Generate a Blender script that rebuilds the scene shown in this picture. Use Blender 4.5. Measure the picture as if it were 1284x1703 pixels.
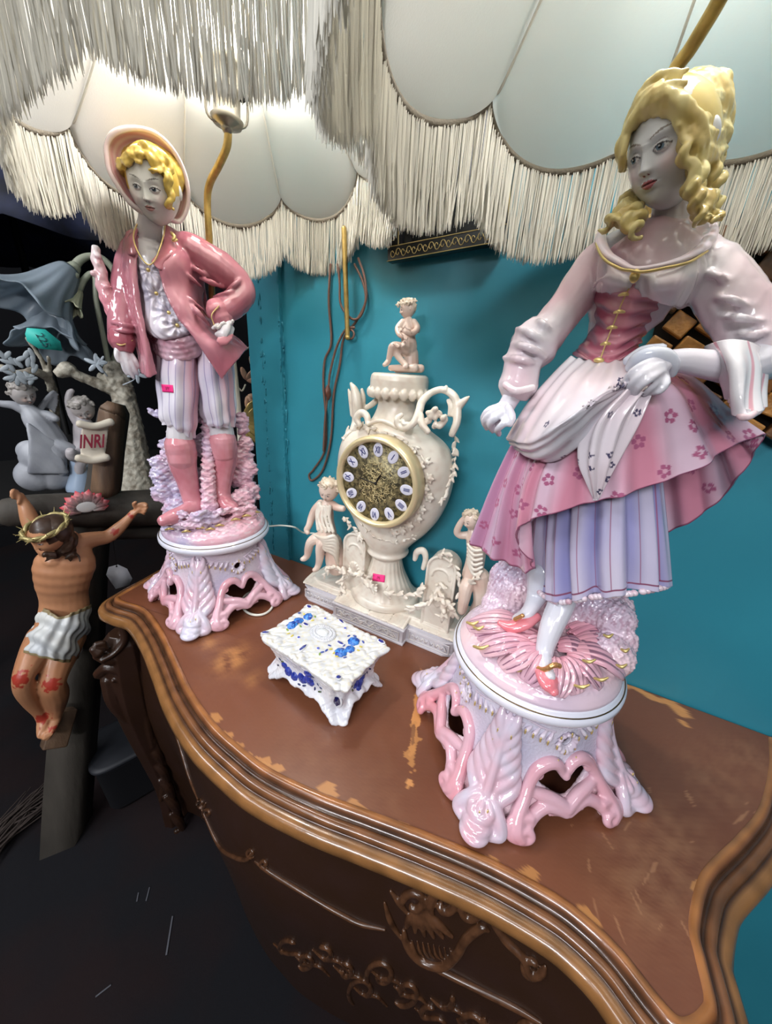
import bpy, bmesh, math, random
import numpy as np
from mathutils import Vector, Matrix, noise as mnoise
from mathutils.bvhtree import BVHTree

for o in list(bpy.data.objects): bpy.data.objects.remove(o)
SC = bpy.context.scene
COL = SC.collection
random.seed(7)
PI = math.pi

# ---------------------------------------------------------------- camera
FPX, CX, CY = 620.0, 642.0, 851.5
CAM = np.array([0.0, 0.0, 1.43])
TOP = 0.88                       # height of the commode top
_h, _p, _r = math.radians(27.4), math.radians(21.65), math.radians(3.77)
FWD = np.array([-math.sin(_h)*math.cos(_p), math.cos(_h)*math.cos(_p), -math.sin(_p)])
_r0 = np.cross(FWD, [0, 0, 1]); _r0 /= np.linalg.norm(_r0); _u0 = np.cross(_r0, FWD)
RGT = _r0*math.cos(_r) + _u0*math.sin(_r)
UPV = _u0*math.cos(_r) - _r0*math.sin(_r)
cd = bpy.data.cameras.new('camera'); cam = bpy.data.objects.new('camera', cd); COL.objects.link(cam)
cd.sensor_fit = 'HORIZONTAL'; cd.sensor_width = 36; cd.lens = 36*FPX/1284
cd.clip_start = 0.02; cd.clip_end = 50
m = Matrix.Identity(4)
for i in range(3):
    m[i][0] = RGT[i]; m[i][1] = UPV[i]; m[i][2] = -FWD[i]; m[i][3] = CAM[i]
cam.matrix_world = m
SC.camera = cam

# ---------------------------------------------------------------- light
w = bpy.data.worlds.new('world'); SC.world = w; w.use_nodes = True
w.node_tree.nodes['Background'].inputs[0].default_value = (0.75, 0.85, 1.0, 1)
w.node_tree.nodes['Background'].inputs[1].default_value = 0.10
SC.view_settings.view_transform = 'Standard'; SC.view_settings.look = 'None'
SC.view_settings.gamma = 1; SC.view_settings.use_curve_mapping = False
SC.view_settings.exposure = -0.08

def area(name, loc, target, size, power, col=(1, 1, 1), sy=None):
    l = bpy.data.lights.new(name, 'AREA'); l.energy = power; l.color = col
    l.shape = 'RECTANGLE' if sy else 'SQUARE'; l.size = size
    if sy: l.size_y = sy
    o = bpy.data.objects.new(name, l); COL.objects.link(o); o.location = loc
    o.rotation_euler = (Vector(target)-Vector(loc)).to_track_quat('-Z', 'Y').to_euler()
    return o
area('ceiling_and_fill_light', (0.9, -1.0, 2.70), (-0.05, 0.45, 1.1), 1.2, 12, (0.97, 0.98, 1.0), 0.25)
area('ceiling_and_fill_light', (-0.9, -1.3, 2.70), (-0.6, 0.6, 1.0), 1.2, 17, (0.97, 0.98, 1.0), 0.25)
area('ceiling_and_fill_light', (-1.75, -0.7, 2.70), (-1.3, 0.6, 1.15), 1.0, 22, (0.95, 0.97, 1.0), 0.25)  # unseen light added to brighten the dim left side and lily lamp
area('ceiling_and_fill_light', (0.1, -2.6, 2.55), (-0.2, 0.4, 1.2), 1.2, 62, (0.95, 0.97, 1.0), 0.3)  # unseen light behind the camera, strengthened as fill for the woman's face

# ---------------------------------------------------------------- pixel geometry
def ray(px, py): return FWD + RGT*((px-CX)/FPX) - UPV*((py-CY)/FPX)
def onz(px, py, z):
    v = ray(px, py); return CAM + v*((z-CAM[2])/v[2])
def ony(px, py, y):
    v = ray(px, py); return CAM + v*((y-CAM[1])/v[1])

class Frame:
    """local frame of a standing thing: X to the right, Y away from the viewer, Z up"""
    def __init__(s, base, n=None):
        s.B = np.array(base, float); n = np.array([s.B[0]-CAM[0], s.B[1]-CAM[1], 0.0]) if n is None else np.array(n, float); n /= np.linalg.norm(n)
        s.n = n; s.r = np.array([n[1], -n[0], 0.0]); s.rz = math.atan2(s.r[1], s.r[0])
    def __call__(s, px, py, d=0.0):
        v = ray(px, py); t = ((s.B-CAM)@s.n - d)/(v@s.n); q = CAM + v*t - s.B
        return np.array([q@s.r, q@s.n, q[2]])
    def s_(s, px, py, d=0.0):
        v = ray(px, py); return (((s.B-CAM)@s.n - d)/(v@s.n))/FPX
    def pr(s, pts):                 # [(px,py,d,r)] -> points, radii in metres
        P = [s(a[0], a[1], a[2]) for a in pts]; R = [a[3]*s.s_(a[0], a[1], a[2]) for a in pts]
        return P, R

# ---------------------------------------------------------------- materials
class LC(tuple): pass
def lin(c):
    if isinstance(c, LC): return c
    if isinstance(c, str): c = tuple(int(c[i:i+2], 16)/255 for i in (0, 2, 4))
    return LC((x/12.92 if x <= 0.04045 else ((x+0.055)/1.055)**2.4) for x in c[:3])
MATS = {}
def mat(name, col=(0.8, 0.8, 0.8), rough=0.5, metal=0.0, coat=0.0, attr=False, noise=None, bump=None,
        emit=0, sss=0, spec=0.5, transl=0, col2=None, stretch=None, alpha=None):
    """noise=(scale, lo, hi) mixes col2; bump=(scale, strength)"""
    if name in MATS: return MATS[name]
    M = bpy.data.materials.new(name); M.use_nodes = True; nt = M.node_tree; N = nt.nodes; L = nt.links
    b = N['Principled BSDF']; c = lin(col)+(1,)
    b.inputs['Base Color'].default_value = c; b.inputs['Roughness'].default_value = rough
    b.inputs['Metallic'].default_value = metal; b.inputs['Coat Weight'].default_value = coat
    b.inputs['Coat Roughness'].default_value = 0.05; b.inputs['Specular IOR Level'].default_value = spec
    if sss: b.inputs['Subsurface Weight'].default_value = sss; b.inputs['Subsurface Radius'].default_value = (.01, .006, .004)
    src = None
    if attr:
        a = N.new('ShaderNodeAttribute'); a.attribute_name = 'Col'; src = a.outputs['Color']
    tc = N.new('ShaderNodeTexCoord'); vec = tc.outputs['Object']
    if stretch:
        mp = N.new('ShaderNodeMapping'); mp.inputs['Scale'].default_value = stretch
        L.new(vec, mp.inputs['Vector']); vec = mp.outputs['Vector']
    if noise:
        n = N.new('ShaderNodeTexNoise'); n.inputs['Scale'].default_value = noise[0]; n.inputs['Detail'].default_value = 6
        L.new(vec, n.inputs['Vector'])
        mr = N.new('ShaderNodeMapRange'); mr.inputs['From Min'].default_value = noise[1]; mr.inputs['From Max'].default_value = noise[2]
        L.new(n.outputs['Fac'], mr.inputs['Value'])
        mx = N.new('ShaderNodeMix'); mx.data_type = 'RGBA'; mx.inputs['A'].default_value = c
        if src: L.new(src, mx.inputs['A'])
        mx.inputs['B'].default_value = lin(col2 or col)+(1,); L.new(mr.outputs['Result'], mx.inputs['Factor']); src = mx.outputs['Result']
    if src: L.new(src, b.inputs['Base Color'])
    if bump:
        n = N.new('ShaderNodeTexNoise'); n.inputs['Scale'].default_value = bump[0]; n.inputs['Detail'].default_value = 4
        L.new(vec, n.inputs['Vector']); bp = N.new('ShaderNodeBump'); bp.inputs['Strength'].default_value = bump[1]
        bp.inputs['Distance'].default_value = bump[2] if len(bump) > 2 else 0.002
        L.new(n.outputs['Fac'], bp.inputs['Height']); L.new(bp.outputs['Normal'], b.inputs['Normal'])
    if emit:
        b.inputs['Emission Color'].default_value = c; b.inputs['Emission Strength'].default_value = emit
    if alpha: b.inputs['Alpha'].default_value = alpha
    if transl:
        t = N.new('ShaderNodeBsdfTranslucent'); t.inputs['Color'].default_value = c
        ms = N.new('ShaderNodeMixShader'); ms.inputs[0].default_value = transl
        L.new(b.outputs[0], ms.inputs[1]); L.new(t.outputs[0], ms.inputs[2]); L.new(ms.outputs[0], N['Material Output'].inputs[0])
    MATS[name] = M; return M

# ---------------------------------------------------------------- mesh helpers
def cr(pts, n=8, closed=False):
    """Catmull-Rom through rows of numbers"""
    P = np.array(pts, float); m_ = len(P)
    if m_ < 3 and not closed:
        t = np.linspace(0, 1, n+1)[:, None]; return P[0]*(1-t)+P[-1]*t
    out = []
    for i in range(m_ if closed else m_-1):
        if closed: a, b, c, d = P[(i-1) % m_], P[i], P[(i+1) % m_], P[(i+2) % m_]
        else:
            a = P[i-1] if i else 2*P[0]-P[1]; b = P[i]; c = P[i+1]; d = P[i+2] if i+2 < m_ else 2*P[-1]-P[-2]
        for k in range(n):
            t = k/n; out.append(0.5*((2*b)+(c-a)*t+(2*a-5*b+4*c-d)*t*t+(3*b-a-3*c+d)*t**3))
    if not closed: out.append(P[-1])
    return np.array(out)

_ICO = {}
def ico(sub):
    if sub not in _ICO:
        bm = bmesh.new(); bmesh.ops.create_icosphere(bm, subdivisions=sub, radius=1); bm.verts.ensure_lookup_table()
        _ICO[sub] = (np.array([v.co[:] for v in bm.verts]), [tuple(v.index for v in f.verts) for f in bm.faces]); bm.free()
    return _ICO[sub]

def rotm(rx=0, ry=0, rz=0):
    cx, sx, cy, sy, cz, sz = math.cos(rx), math.sin(rx), math.cos(ry), math.sin(ry), math.cos(rz), math.sin(rz)
    return (np.array([[cz, -sz, 0], [sz, cz, 0], [0, 0, 1]]) @ np.array([[cy, 0, sy], [0, 1, 0], [-sy, 0, cy]])
            @ np.array([[1, 0, 0], [0, cx, -sx], [0, sx, cx]]))

class MB:
    def __init__(s): s.V = []; s.F = []; s.C = []; s.n = 0
    def add(s, V, F, col=None):
        V = np.asarray(V, float).reshape(-1, 3); s.V.append(V); o = s.n
        s.F += [tuple(i+o for i in f) for f in F]; s.n += len(V)
        if col is None: col = np.ones((len(V), 3))*0.8
        col = np.asarray(col, float)
        if col.ndim == 1: col = np.tile(col, (len(V), 1))
        s.C.append(col); return s
    def tube(s, P, R, seg=10, n=0, col=None, flat=1.0, up=None, caps=True, closed=False):
        """tapered tube with round ends; flat scales the second cross axis"""
        P = np.array(P, float); R = np.ones(len(P))*R if np.isscalar(R) else np.array(R, float)
        if n:
            Q = cr(np.column_stack([P, R]), n, closed); P = Q[:, :3]; R = np.maximum(Q[:, 3], 1e-5)
        m_ = len(P); T = np.gradient(P, axis=0) if not closed else np.roll(P, -1, 0)-np.roll(P, 1, 0)
        T /= np.linalg.norm(T, axis=1)[:, None]+1e-12
        u = np.array(up if up is not None else ([0, 0, 1] if abs(T[0][2]) < 0.9 else [1, 0, 0]), float)
        a = np.linspace(0, 2*PI, seg, endpoint=False); rings = []
        def ring(p, t, r, u_):
            w_ = np.cross(t, u_); w_ /= np.linalg.norm(w_)+1e-12; uu = np.cross(w_, t)
            return p + r*(np.outer(np.cos(a), w_) + flat*np.outer(np.sin(a), uu)), uu
        for i in range(m_):
            if i == 0 and caps and not closed:
                for q in (0.2, 0.72):
                    k = math.sqrt(1-(1-q)**2) if q else 0
                    rings.append(ring(P[0]-T[0]*R[0]*(1-q), T[0], R[0]*k, u)[0])
            g, uu = ring(P[i], T[i], R[i], u); rings.append(g)
            if up is None: u = uu
            if i == m_-1 and caps and not closed:
                for q in (0.72, 0.2):
                    k = math.sqrt(1-(1-q)**2)
                    rings.append(ring(P[i]+T[i]*R[i]*(1-q), T[i], R[i]*k, u)[0])
        return s.loft(rings, col=col, caps=not closed, wrap=closed)
    def loft(s, rings, col=None, caps=True, wrap=False, closed=True):
        rings = np.array(rings); k, q = rings.shape[:2]; F = []
        for i in range(k if wrap else k-1):
            j = (i+1) % k
            for a in range(q if closed else q-1):
                b = (a+1) % q; F.append((i*q+a, i*q+b, j*q+b, j*q+a))
        V = rings.reshape(-1, 3)
        if caps and not wrap and closed:
            V = np.vstack([V, rings[0].mean(0), rings[-1].mean(0)]); c0 = k*q; c1 = c0+1
            for a in range(q):
                b = (a+1) % q; F.append((c0, b, a)); F.append((c1, (k-1)*q+a, (k-1)*q+b))
            if col is not None and np.ndim(col) == 2: col = np.vstack([col, col[0], col[-1]])
        return s.add(V, F, col)
    def ell(s, c, r, rot=None, sub=3, col=None):
        V, F = ico(sub); V = V*np.array(r if np.ndim(r) else (r, r, r))
        if rot is not None: V = V @ np.asarray(rot).T
        return s.add(V+np.array(c), F, col)
    def box(s, c, h, rot=None, col=None):
        V = np.array([[x, y, z] for x in (-1, 1) for y in (-1, 1) for z in (-1, 1)], float)*np.array(h)
        if rot is not None: V = V @ np.asarray(rot).T
        F = [(0, 1, 3, 2), (4, 6, 7, 5), (0, 4, 5, 1), (2, 3, 7, 6), (0, 2, 6, 4), (1, 5, 7, 3)]
        return s.add(V+np.array(c), F, col)
    def lathe(s, prof, seg=64, c=(0, 0, 0), col=None, mod=None):
        a = np.linspace(0, 2*PI, seg, endpoint=False); rings = []
        for (r, z) in prof:
            rr = r*(mod(a, z) if mod else 1)
            rings.append(np.column_stack([c[0]+rr*np.cos(a), c[1]+rr*np.sin(a), np.full(seg, c[2]+z)]))
        return s.loft(rings, col=col)
    def prism(s, pts, z0, z1, mtx=None, col=None):
        """outline in x,y extruded between z0 and z1, then placed by a 4x4 matrix"""
        n = len(pts); V = [(p[0], p[1], z0) for p in pts]+[(p[0], p[1], z1) for p in pts]
        F = [tuple(range(n))[::-1], tuple(range(n, 2*n))]+[(i, (i+1) % n, n+(i+1) % n, n+i) for i in range(n)]
        V = np.array(V)
        if mtx is not None: mt = np.array(mtx); V = V @ mt[:3, :3].T + mt[:3, 3]
        return s.add(V, F, col)
    def arr(s):
        return np.vstack(s.V), s.F, np.vstack(s.C)
    def merge(s, o): V, F, C = o.arr(); return s.add(V, F, C)
    def xf(s, R=None, t=None):
        for i in range(len(s.V)):
            if R is not None: s.V[i] = s.V[i] @ np.asarray(R).T
            if t is not None: s.V[i] = s.V[i] + np.array(t)
        return s
    def mesh(s, name, fix=True):
        V, F, C = s.arr(); me = bpy.data.meshes.new(name); me.from_pydata(V.tolist(), [], F)
        if fix:
            bm = bmesh.new(); bm.from_mesh(me); bmesh.ops.recalc_face_normals(bm, faces=bm.faces); bm.to_mesh(me); bm.free()
        return me
    def build(s, name, material, parent=None, remesh=None, smooth=0, solid=None, colfn=None, dispfn=None, extra=None,
              flat=False, bevel=None, subsurf=0, fix=True, wcol=True, split=False):
        me = s.mesh(name, fix)
        if remesh or smooth or solid or bevel or subsurf:
            t = bpy.data.objects.new('tmp', me); COL.objects.link(t)
            if solid: md = t.modifiers.new('s', 'SOLIDIFY'); md.thickness = solid; md.offset = 0
            if bevel: md = t.modifiers.new('b', 'BEVEL'); md.width = bevel; md.segments = 2; md.limit_method = 'ANGLE'
            if subsurf: md = t.modifiers.new('u', 'SUBSURF'); md.levels = subsurf
            if remesh: md = t.modifiers.new('r', 'REMESH'); md.mode = 'VOXEL'; md.voxel_size = remesh
            if smooth: md = t.modifiers.new('m', 'SMOOTH'); md.iterations = smooth; md.factor = 0.5
            dg = bpy.context.evaluated_depsgraph_get(); me2 = bpy.data.meshes.new_from_object(t.evaluated_get(dg))
            bpy.data.objects.remove(t); bpy.data.meshes.remove(me); me = me2; me.name = name
            C = None
        else: C = s.arr()[2]
        nv = len(me.vertices); V = np.empty(nv*3); me.vertices.foreach_get('co', V); V = V.reshape(-1, 3)
        if dispfn:
            Nn = np.empty(nv*3); me.vertex_normals.foreach_get('vector', Nn); Nn = Nn.reshape(-1, 3)
            V = V + Nn*dispfn(V, Nn)[:, None]; me.vertices.foreach_set('co', V.ravel())
        if colfn is not None: C = colfn(V) if callable(colfn) else np.tile(np.array(colfn, float), (nv, 1))
        if C is not None and wcol:
            C = np.broadcast_to(np.asarray(C, float), (nv, 3))
            at = me.color_attributes.new('Col', 'FLOAT_COLOR', 'POINT')
            at.data.foreach_set('color', np.column_stack([C, np.ones(nv)]).ravel())
        if extra:
            e = extra.mesh('e'); CE = extra.arr()[2]
            a2 = e.color_attributes.new('Col', 'FLOAT_COLOR', 'POINT'); a2.data.foreach_set('color', np.column_stack([CE, np.ones(len(CE))]).ravel())
            bm = bmesh.new(); bm.from_mesh(me); bm.from_mesh(e); bm.to_mesh(me); bm.free(); bpy.data.meshes.remove(e)
        me.update()
        if not flat: me.polygons.foreach_set('use_smooth', [True]*len(me.polygons))
        me.materials.clear(); me.materials.append(material)
        if split: return split_loose(me, name, parent)
        o = bpy.data.objects.new(name, me); COL.objects.link(o)
        if parent: o.parent = parent
        return o
def split_loose(me, name, parent, least=12):
    n = len(me.vertices); lab = list(range(n))
    def find(i):
        while lab[i] != i: lab[i] = lab[lab[i]]; i = lab[i]
        return i
    for e in me.edges:
        a, b_ = find(e.vertices[0]), find(e.vertices[1])
        if a != b_: lab[a] = b_
    root = [find(i) for i in range(n)]; ids = sorted(set(root)); outl = []
    for r_ in ids:
        if root.count(r_) < least: continue
        bm = bmesh.new(); bm.from_mesh(me); bm.verts.ensure_lookup_table()
        bmesh.ops.delete(bm, geom=[v for v in bm.verts if root[v.index] != r_], context='VERTS')
        m2 = bpy.data.meshes.new(name); bm.to_mesh(m2); bm.free(); m2.materials.append(me.materials[0])
        o = bpy.data.objects.new(name, m2); COL.objects.link(o); o.parent = parent; outl.append(o)
    bpy.data.meshes.remove(me); return outl
def clampz(o, z=0.0):
    for v in o.data.vertices:
        if v.co.z < z: v.co.z = z
    return o

def tag(o, label, cat, group=None, kind=None):
    if label: o['label'] = label
    if cat: o['category'] = cat
    if group: o['group'] = group
    if kind: o['kind'] = kind
    return o
def struct(o): o['kind'] = 'structure'; return o
def empty(name, loc=(0, 0, 0), rz=0.0):
    o = bpy.data.objects.new(name, None); COL.objects.link(o); o.location = loc; o.rotation_euler = (0, 0, rz)
    o.empty_display_size = 0.05; return o
def nz(V, sc, seed=0.0):        # cheap smooth pseudo-noise on arrays, about -1..1
    x, y, z = (V*sc+seed).T
    return (np.sin(x*1.7+np.sin(y*1.3+z*.7)*1.6)+np.sin(y*2.1+np.sin(z*1.9+x)*1.4)+np.sin(z*1.8+np.sin(x*2.3-y)*1.5))/3
def mix(a, b, t): t = np.clip(np.atleast_1d(np.asarray(t, float)), 0, 1)[:, None]; return np.asarray(a)*(1-t)+np.asarray(b)*t
def g(x, w): return np.exp(-(x/w)**2)
def bvh_of(o):
    dg = bpy.context.evaluated_depsgraph_get(); me = o.data
    mw = np.array(Matrix.Translation(o.location) @ o.rotation_euler.to_matrix().to_4x4())
    if o.parent: p = o.parent; mw = np.array(Matrix.Translation(p.location) @ p.rotation_euler.to_matrix().to_4x4()) @ mw
    V = np.empty(len(me.vertices)*3); me.vertices.foreach_get('co', V); V = V.reshape(-1, 3) @ mw[:3, :3].T + mw[:3, 3]
    return BVHTree.FromPolygons(V.tolist(), [tuple(p.vertices) for p in me.polygons])
def hit(bvh, px, py):
    """where the sight line through a point of the photograph meets a built surface (world point, normal)"""
    v = ray(px, py); r_ = bvh.ray_cast(Vector(CAM), Vector(v).normalized())
    return (np.array(r_[0]), np.array(r_[1])) if r_[0] is not None else (None, None)
WHITE = lin('eceaf0'); PINK = lin('e3a3ad'); ROSE = lin('b5606e'); LILAC = lin('a9a3c6'); GOLD = lin('b98f3c')
# ================================================================ ROOM
WY = 0.730                                   # plane of the teal wall
wx0 = ony(424, 650, WY)[0]
M_teal = mat('teal_paint', (0.20, 0.545, 0.615), rough=0.42, noise=(3, .3, .75), col2=(0.16, 0.48, 0.56), bump=(60, 0.15, .001))
def slab(name, lo, hi, material):
    b = MB(); c = [(a+b_)/2 for a, b_ in zip(lo, hi)]; h = [(b_-a)/2 for a, b_ in zip(lo, hi)]
    b.box(c, h); return struct(b.build(name, material, flat=True))
slab('wall_back', (wx0+0.001, WY, 0), (3.2, WY+.12, 2.9), M_teal)
# the wall's left edge: a painted post with drips of old paint down its seam
b = MB(); x1 = ony(470, 520, WY)[0]
b.box(((wx0+x1)/2, WY-.004, 1.45), ((x1-wx0)/2, .006, 1.45))
for k in range(240):
    z = random.uniform(.85, 1.75); x = x1+random.gauss(0, .0025) if k % 3 else wx0+.045+random.gauss(0, .003)
    b.ell((x, WY-.011+(0.006 if x > x1 else 0), z), (.0016, .0016, random.uniform(.002, .010)), sub=1)
struct(b.build('trim_1', M_teal, flat=True))
M_dark = mat('dark_room_paint', (0.06, 0.065, 0.09), rough=0.9)
M_ceil = mat('ceiling_paint', (0.62, 0.62, 0.63), rough=0.9)
M_floor = mat('floor_carpet', (0.085, 0.025, 0.036), rough=1, noise=(2.2, .45, .6), col2=(0.03, 0.03, 0.06), bump=(300, .3))
slab('floor', (-3.6, -3.2, -.05), (3.2, 3.2, 0), M_floor)
slab('ceiling', (-3.6, -3.2, 2.85), (3.2, 3.2, 2.9), M_ceil)
slab('wall_left', (-3.7, -3.2, 0), (-3.6, 3.2, 2.9), M_dark)
slab('wall_right', (3.2, -3.2, 0), (3.3, 3.2, 2.9), M_dark)
slab('wall_far', (-3.6, 2.6, 0), (wx0+.4, 2.7, 2.9), M_dark)
slab('wall_front', (-3.6, -3.3, 0), (3.2, -3.2, 2.9), M_dark)

# ================================================================ COMMODE
edge_px = [(372, 893), (315, 925), (262, 955), (205, 987), (196, 996), (207, 1002), (240, 1014), (266, 1047), (288, 1091), (314, 1147), (354, 1204), (402, 1248), (450, 1283),
           (532, 1322), (620, 1355), (710, 1389), (813, 1432), (916, 1487), (975, 1530), (1030, 1583), (1088, 1656), (1125, 1696), (1150, 1700), (1172, 1683), (1178, 1660),
           (1163, 1595), (1152, 1539), (1163, 1478), (1181, 1443), (1229, 1396), (1268, 1345), (1284, 1278), (1292, 1240)]
E = [onz(x, y, TOP)[:2] for x, y in edge_px]
E[0][1] = WY-.004; E[-1] = np.array([E[-2][0]+.02, WY-.004]); E = [np.array(e) for e in E]
Ec = cr(E, 14)
Tn = np.gradient(Ec, axis=0); Tn /= np.linalg.norm(Tn, axis=1)[:, None]; On = np.column_stack([Tn[:, 1], -Tn[:, 0]])
# smooth the outward normals a little
for _ in range(6): On[1:-1] = (On[:-2]+2*On[1:-1]+On[2:])/4
On /= np.linalg.norm(On, axis=1)[:, None]
cen = onz(760, 1170, TOP)[:2]
if ((Ec-cen)*On).sum() < 0: On = -On
Mtop = mat('worn_cherry_wood', (0.30, 0.125, 0.062), rough=0.33, attr=True, coat=0.25, bump=(220, .12, .0006), stretch=(1, .25, 1))
Mmold = mat('golden_brown_moulding', (0.36, 0.17, 0.06), rough=0.25, coat=0.4, attr=True, bump=(90, .15))
Mbody = mat('dark_carved_walnut', (0.19, 0.115, 0.072), rough=0.38, noise=(14, .4, .75), col2='33201a', coat=0.15, bump=(60, .2))
com = empty('commode', (float(cen[0]), float(cen[1]), 0))
tag(com, 'dark carved serpentine wooden commode with scratched brown top against teal wall', 'commode')
off = np.array([cen[0], cen[1], 0])
# top surface
allE = np.vstack([Ec, cr([Ec[-1], (Ec[-1]+Ec[0])/2, Ec[0]], 60)[1:-1]])
allE_in = allE
rings = [np.column_stack([cen[0]+(allE[:, 0]-cen[0])*t, cen[1]+(allE[:, 1]-cen[1])*t, np.full(len(allE), TOP)]) for t in np.linspace(.004, 1, 170)]
b = MB(); b.loft(np.array(rings)-off, caps=False)
def pxy(V):                                 # photograph coordinates of points on the top, for the shape of its scratches
    q = V+off-CAM; z = q@FWD; return CX+FPX*(q@RGT)/z, CY-FPX*(q@UPV)/z
def top_col(V):
    n1 = nz(V, 9); n2 = nz(V, 60, 3); n3 = nz(V*np.array([1, 4, 1]), 170, 1)
    c = mix(np.array([0.145, 0.047, 0.022]), np.array([0.19, 0.068, 0.034]), .5+.5*n1+.12*n3)
    W = V[:, :2]+off[:2]; OR = np.array([0.62, 0.28, 0.09]); PALE = np.array([.33, .16, .08])
    def spot(px, py, r, col, amt, ax=(1, 0), asp=1.0, ragged=.5):
        nonlocal c
        p = onz(px, py, TOP)[:2]; a = np.array(ax, float); a /= np.linalg.norm(a); dd = W-p
        u = dd@a/asp; v_ = dd@np.array([-a[1], a[0]]); r_ = np.hypot(u, v_)*np.clip(1+ragged*nz(V, 75, px)+.2*nz(V, 210, py), .45, 2); c = mix(c, col, amt*(r_ < r)*1.0)
    def soft(px, py, r, col, amt, ax=(1, 0), asp=1.0):
        nonlocal c
        p = onz(px, py, TOP)[:2]; a = np.array(ax, float); a /= np.linalg.norm(a); dd = W-p
        u = dd@a/asp; v_ = dd@np.array([-a[1], a[0]]); c = mix(c, col, amt*g(np.hypot(u, v_), r)*(.55+.6*nz(V, 80, 2)+.25*n3))
    s0, s1 = onz(697, 1138, TOP)[:2], onz(683, 1278, TOP)[:2]; ax = s1-s0
    spot(690, 1200, .0042, OR, .9, ax, 14, .8); spot(688, 1232, .0062, OR*.8, .8, ax, 5.5, .8); spot(687, 1222, .003, np.array([.22, .09, .04]), .9, ax, 5)
    soft(385, 1095, .026, OR*1.05, .85, ax, 1.3); soft(350, 1070, .02, OR, .5); soft(420, 1128, .018, OR*.8, .5)
    a2 = onz(1190, 1203, TOP)[:2]-onz(1080, 1158, TOP)[:2]
    spot(1085, 1158, .005, OR, .9, a2, 7, .9); spot(1128, 1180, .0105, OR, .9, a2, 1.6, .6); spot(1135, 1200, .0045, OR, .9, (0, 1), 1.5); spot(1060, 1147, .003, OR, .8, a2, 7)
    for (x, y, r_, am) in ((1190, 1300, .05, .4), (1130, 1400, .05, .5), (1080, 1440, .05, .45), (1250, 1262, .04, .5), (640, 1330, .04, .2), (1060, 1500, .04, .5), (1000, 1250, .04, .3), (520, 1260, .07, .18)):
        soft(x, y, r_, PALE, am)
    for k in range(26):
        x = random.uniform(950, 1250); y = random.uniform(1300, 1560); spot(x, y, random.uniform(.0006, .0014), PALE*1.2, .6, (random.uniform(-1, 1), 1), random.uniform(4, 16), .9)
    for (x, y) in ((355, 1195), (372, 1221), (396, 1240), (425, 1264), (446, 1278), (540, 1316), (600, 1345), (668, 1372), (820, 1432), (868, 1456), (1160, 1480), (985, 1535)):
        spot(x, y, .006, OR*.8, .8, (1, .3), 1.8, 1.0)
    return c
b.build('top_board', Mtop, com, colfn=top_col)
# moulded edge
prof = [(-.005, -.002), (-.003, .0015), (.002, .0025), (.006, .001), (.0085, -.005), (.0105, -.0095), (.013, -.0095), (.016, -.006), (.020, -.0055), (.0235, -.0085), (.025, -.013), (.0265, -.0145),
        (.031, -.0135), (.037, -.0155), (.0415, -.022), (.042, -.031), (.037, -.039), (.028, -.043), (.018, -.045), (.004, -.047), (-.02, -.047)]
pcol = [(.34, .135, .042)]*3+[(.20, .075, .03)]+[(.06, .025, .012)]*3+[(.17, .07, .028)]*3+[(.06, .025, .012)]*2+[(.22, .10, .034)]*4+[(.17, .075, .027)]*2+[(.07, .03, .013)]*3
b = MB(); rg = []; cc = []
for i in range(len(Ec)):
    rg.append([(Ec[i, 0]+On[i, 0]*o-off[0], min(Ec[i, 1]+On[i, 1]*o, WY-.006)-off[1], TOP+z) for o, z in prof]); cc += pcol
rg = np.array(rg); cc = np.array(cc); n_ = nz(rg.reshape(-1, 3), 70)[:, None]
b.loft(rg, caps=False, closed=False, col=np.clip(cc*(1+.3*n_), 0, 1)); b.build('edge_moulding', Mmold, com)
# bombe body below the top
zs = [-.04, -.055, -.08, -.13, -.20, -.28, -.36, -.46, -.58, -.72, -.83]
of = [-.008, -.018, -.014, -.004, .008, .014, .012, .0, -.015, -.03, -.04]
b = MB(); rg = []
for z, o in cr(np.column_stack([zs, of]), 4):
    rg.append([(Ec[i, 0]+On[i, 0]*o-off[0], min(Ec[i, 1]+On[i, 1]*o, WY-.006)-off[1], TOP+z) for i in range(0, len(Ec), 3)])
b.loft(rg, caps=False, closed=False)
body = b.build('body', Mbody, com)
bv = bvh_of(body)
Mcarve = mat('pale_carved_walnut', (0.36, 0.235, 0.155), rough=0.3, coat=0.3, noise=(60, .4, .7), col2='3a2417')  # raised carving in a paler brown than the body
def ridge(name, pts, r, seg=8, n=6, lift=0.2):
    P = []
    for q in pts:
        p, nn = hit(bv, q[0], q[1])
        if p is not None: P.append(p-off + nn*r*lift*(1 if nn@(CAM-p) > 0 else -1))
    if len(P) < 3: return None
    b = MB(); R = np.full(len(P), r); R[0] *= .5; R[-1] *= .5
    b.tube(P, R, seg, n); return b
def group(name, mbs, material=Mcarve, parent=com, **k):
    b = MB()
    for m_ in mbs:
        if m_: b.merge(m_)
    return b.build(name, material, parent, **k)
group('drawer_bead', split=True, mbs=[ridge('', [(287, 1205), (300, 1240), (315, 1290), (330, 1330)], .0035), ridge('', [(335, 1342), (342, 1372), (365, 1405), (392, 1425), (412, 1428), (418, 1418)], .004),
                      ridge('', [(425, 1432), (450, 1450), (500, 1480), (560, 1515), (600, 1535), (640, 1545)], .004)])
group('drawer_bead', split=True, mbs=[ridge('', [(395, 1298), (412, 1312), (440, 1322)], .004), ridge('', [(690, 1590), (730, 1610), (790, 1640), (850, 1670), (900, 1700)], .005)])
curl = lambda x, y, r, t0, t1, k=14, fx=1: [(x+fx*r*(1-.75*i/k)*math.cos(t0+(t1-t0)*i/k), y+r*(1-.75*i/k)*math.sin(t0+(t1-t0)*i/k)) for i in range(k+1)]
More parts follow.
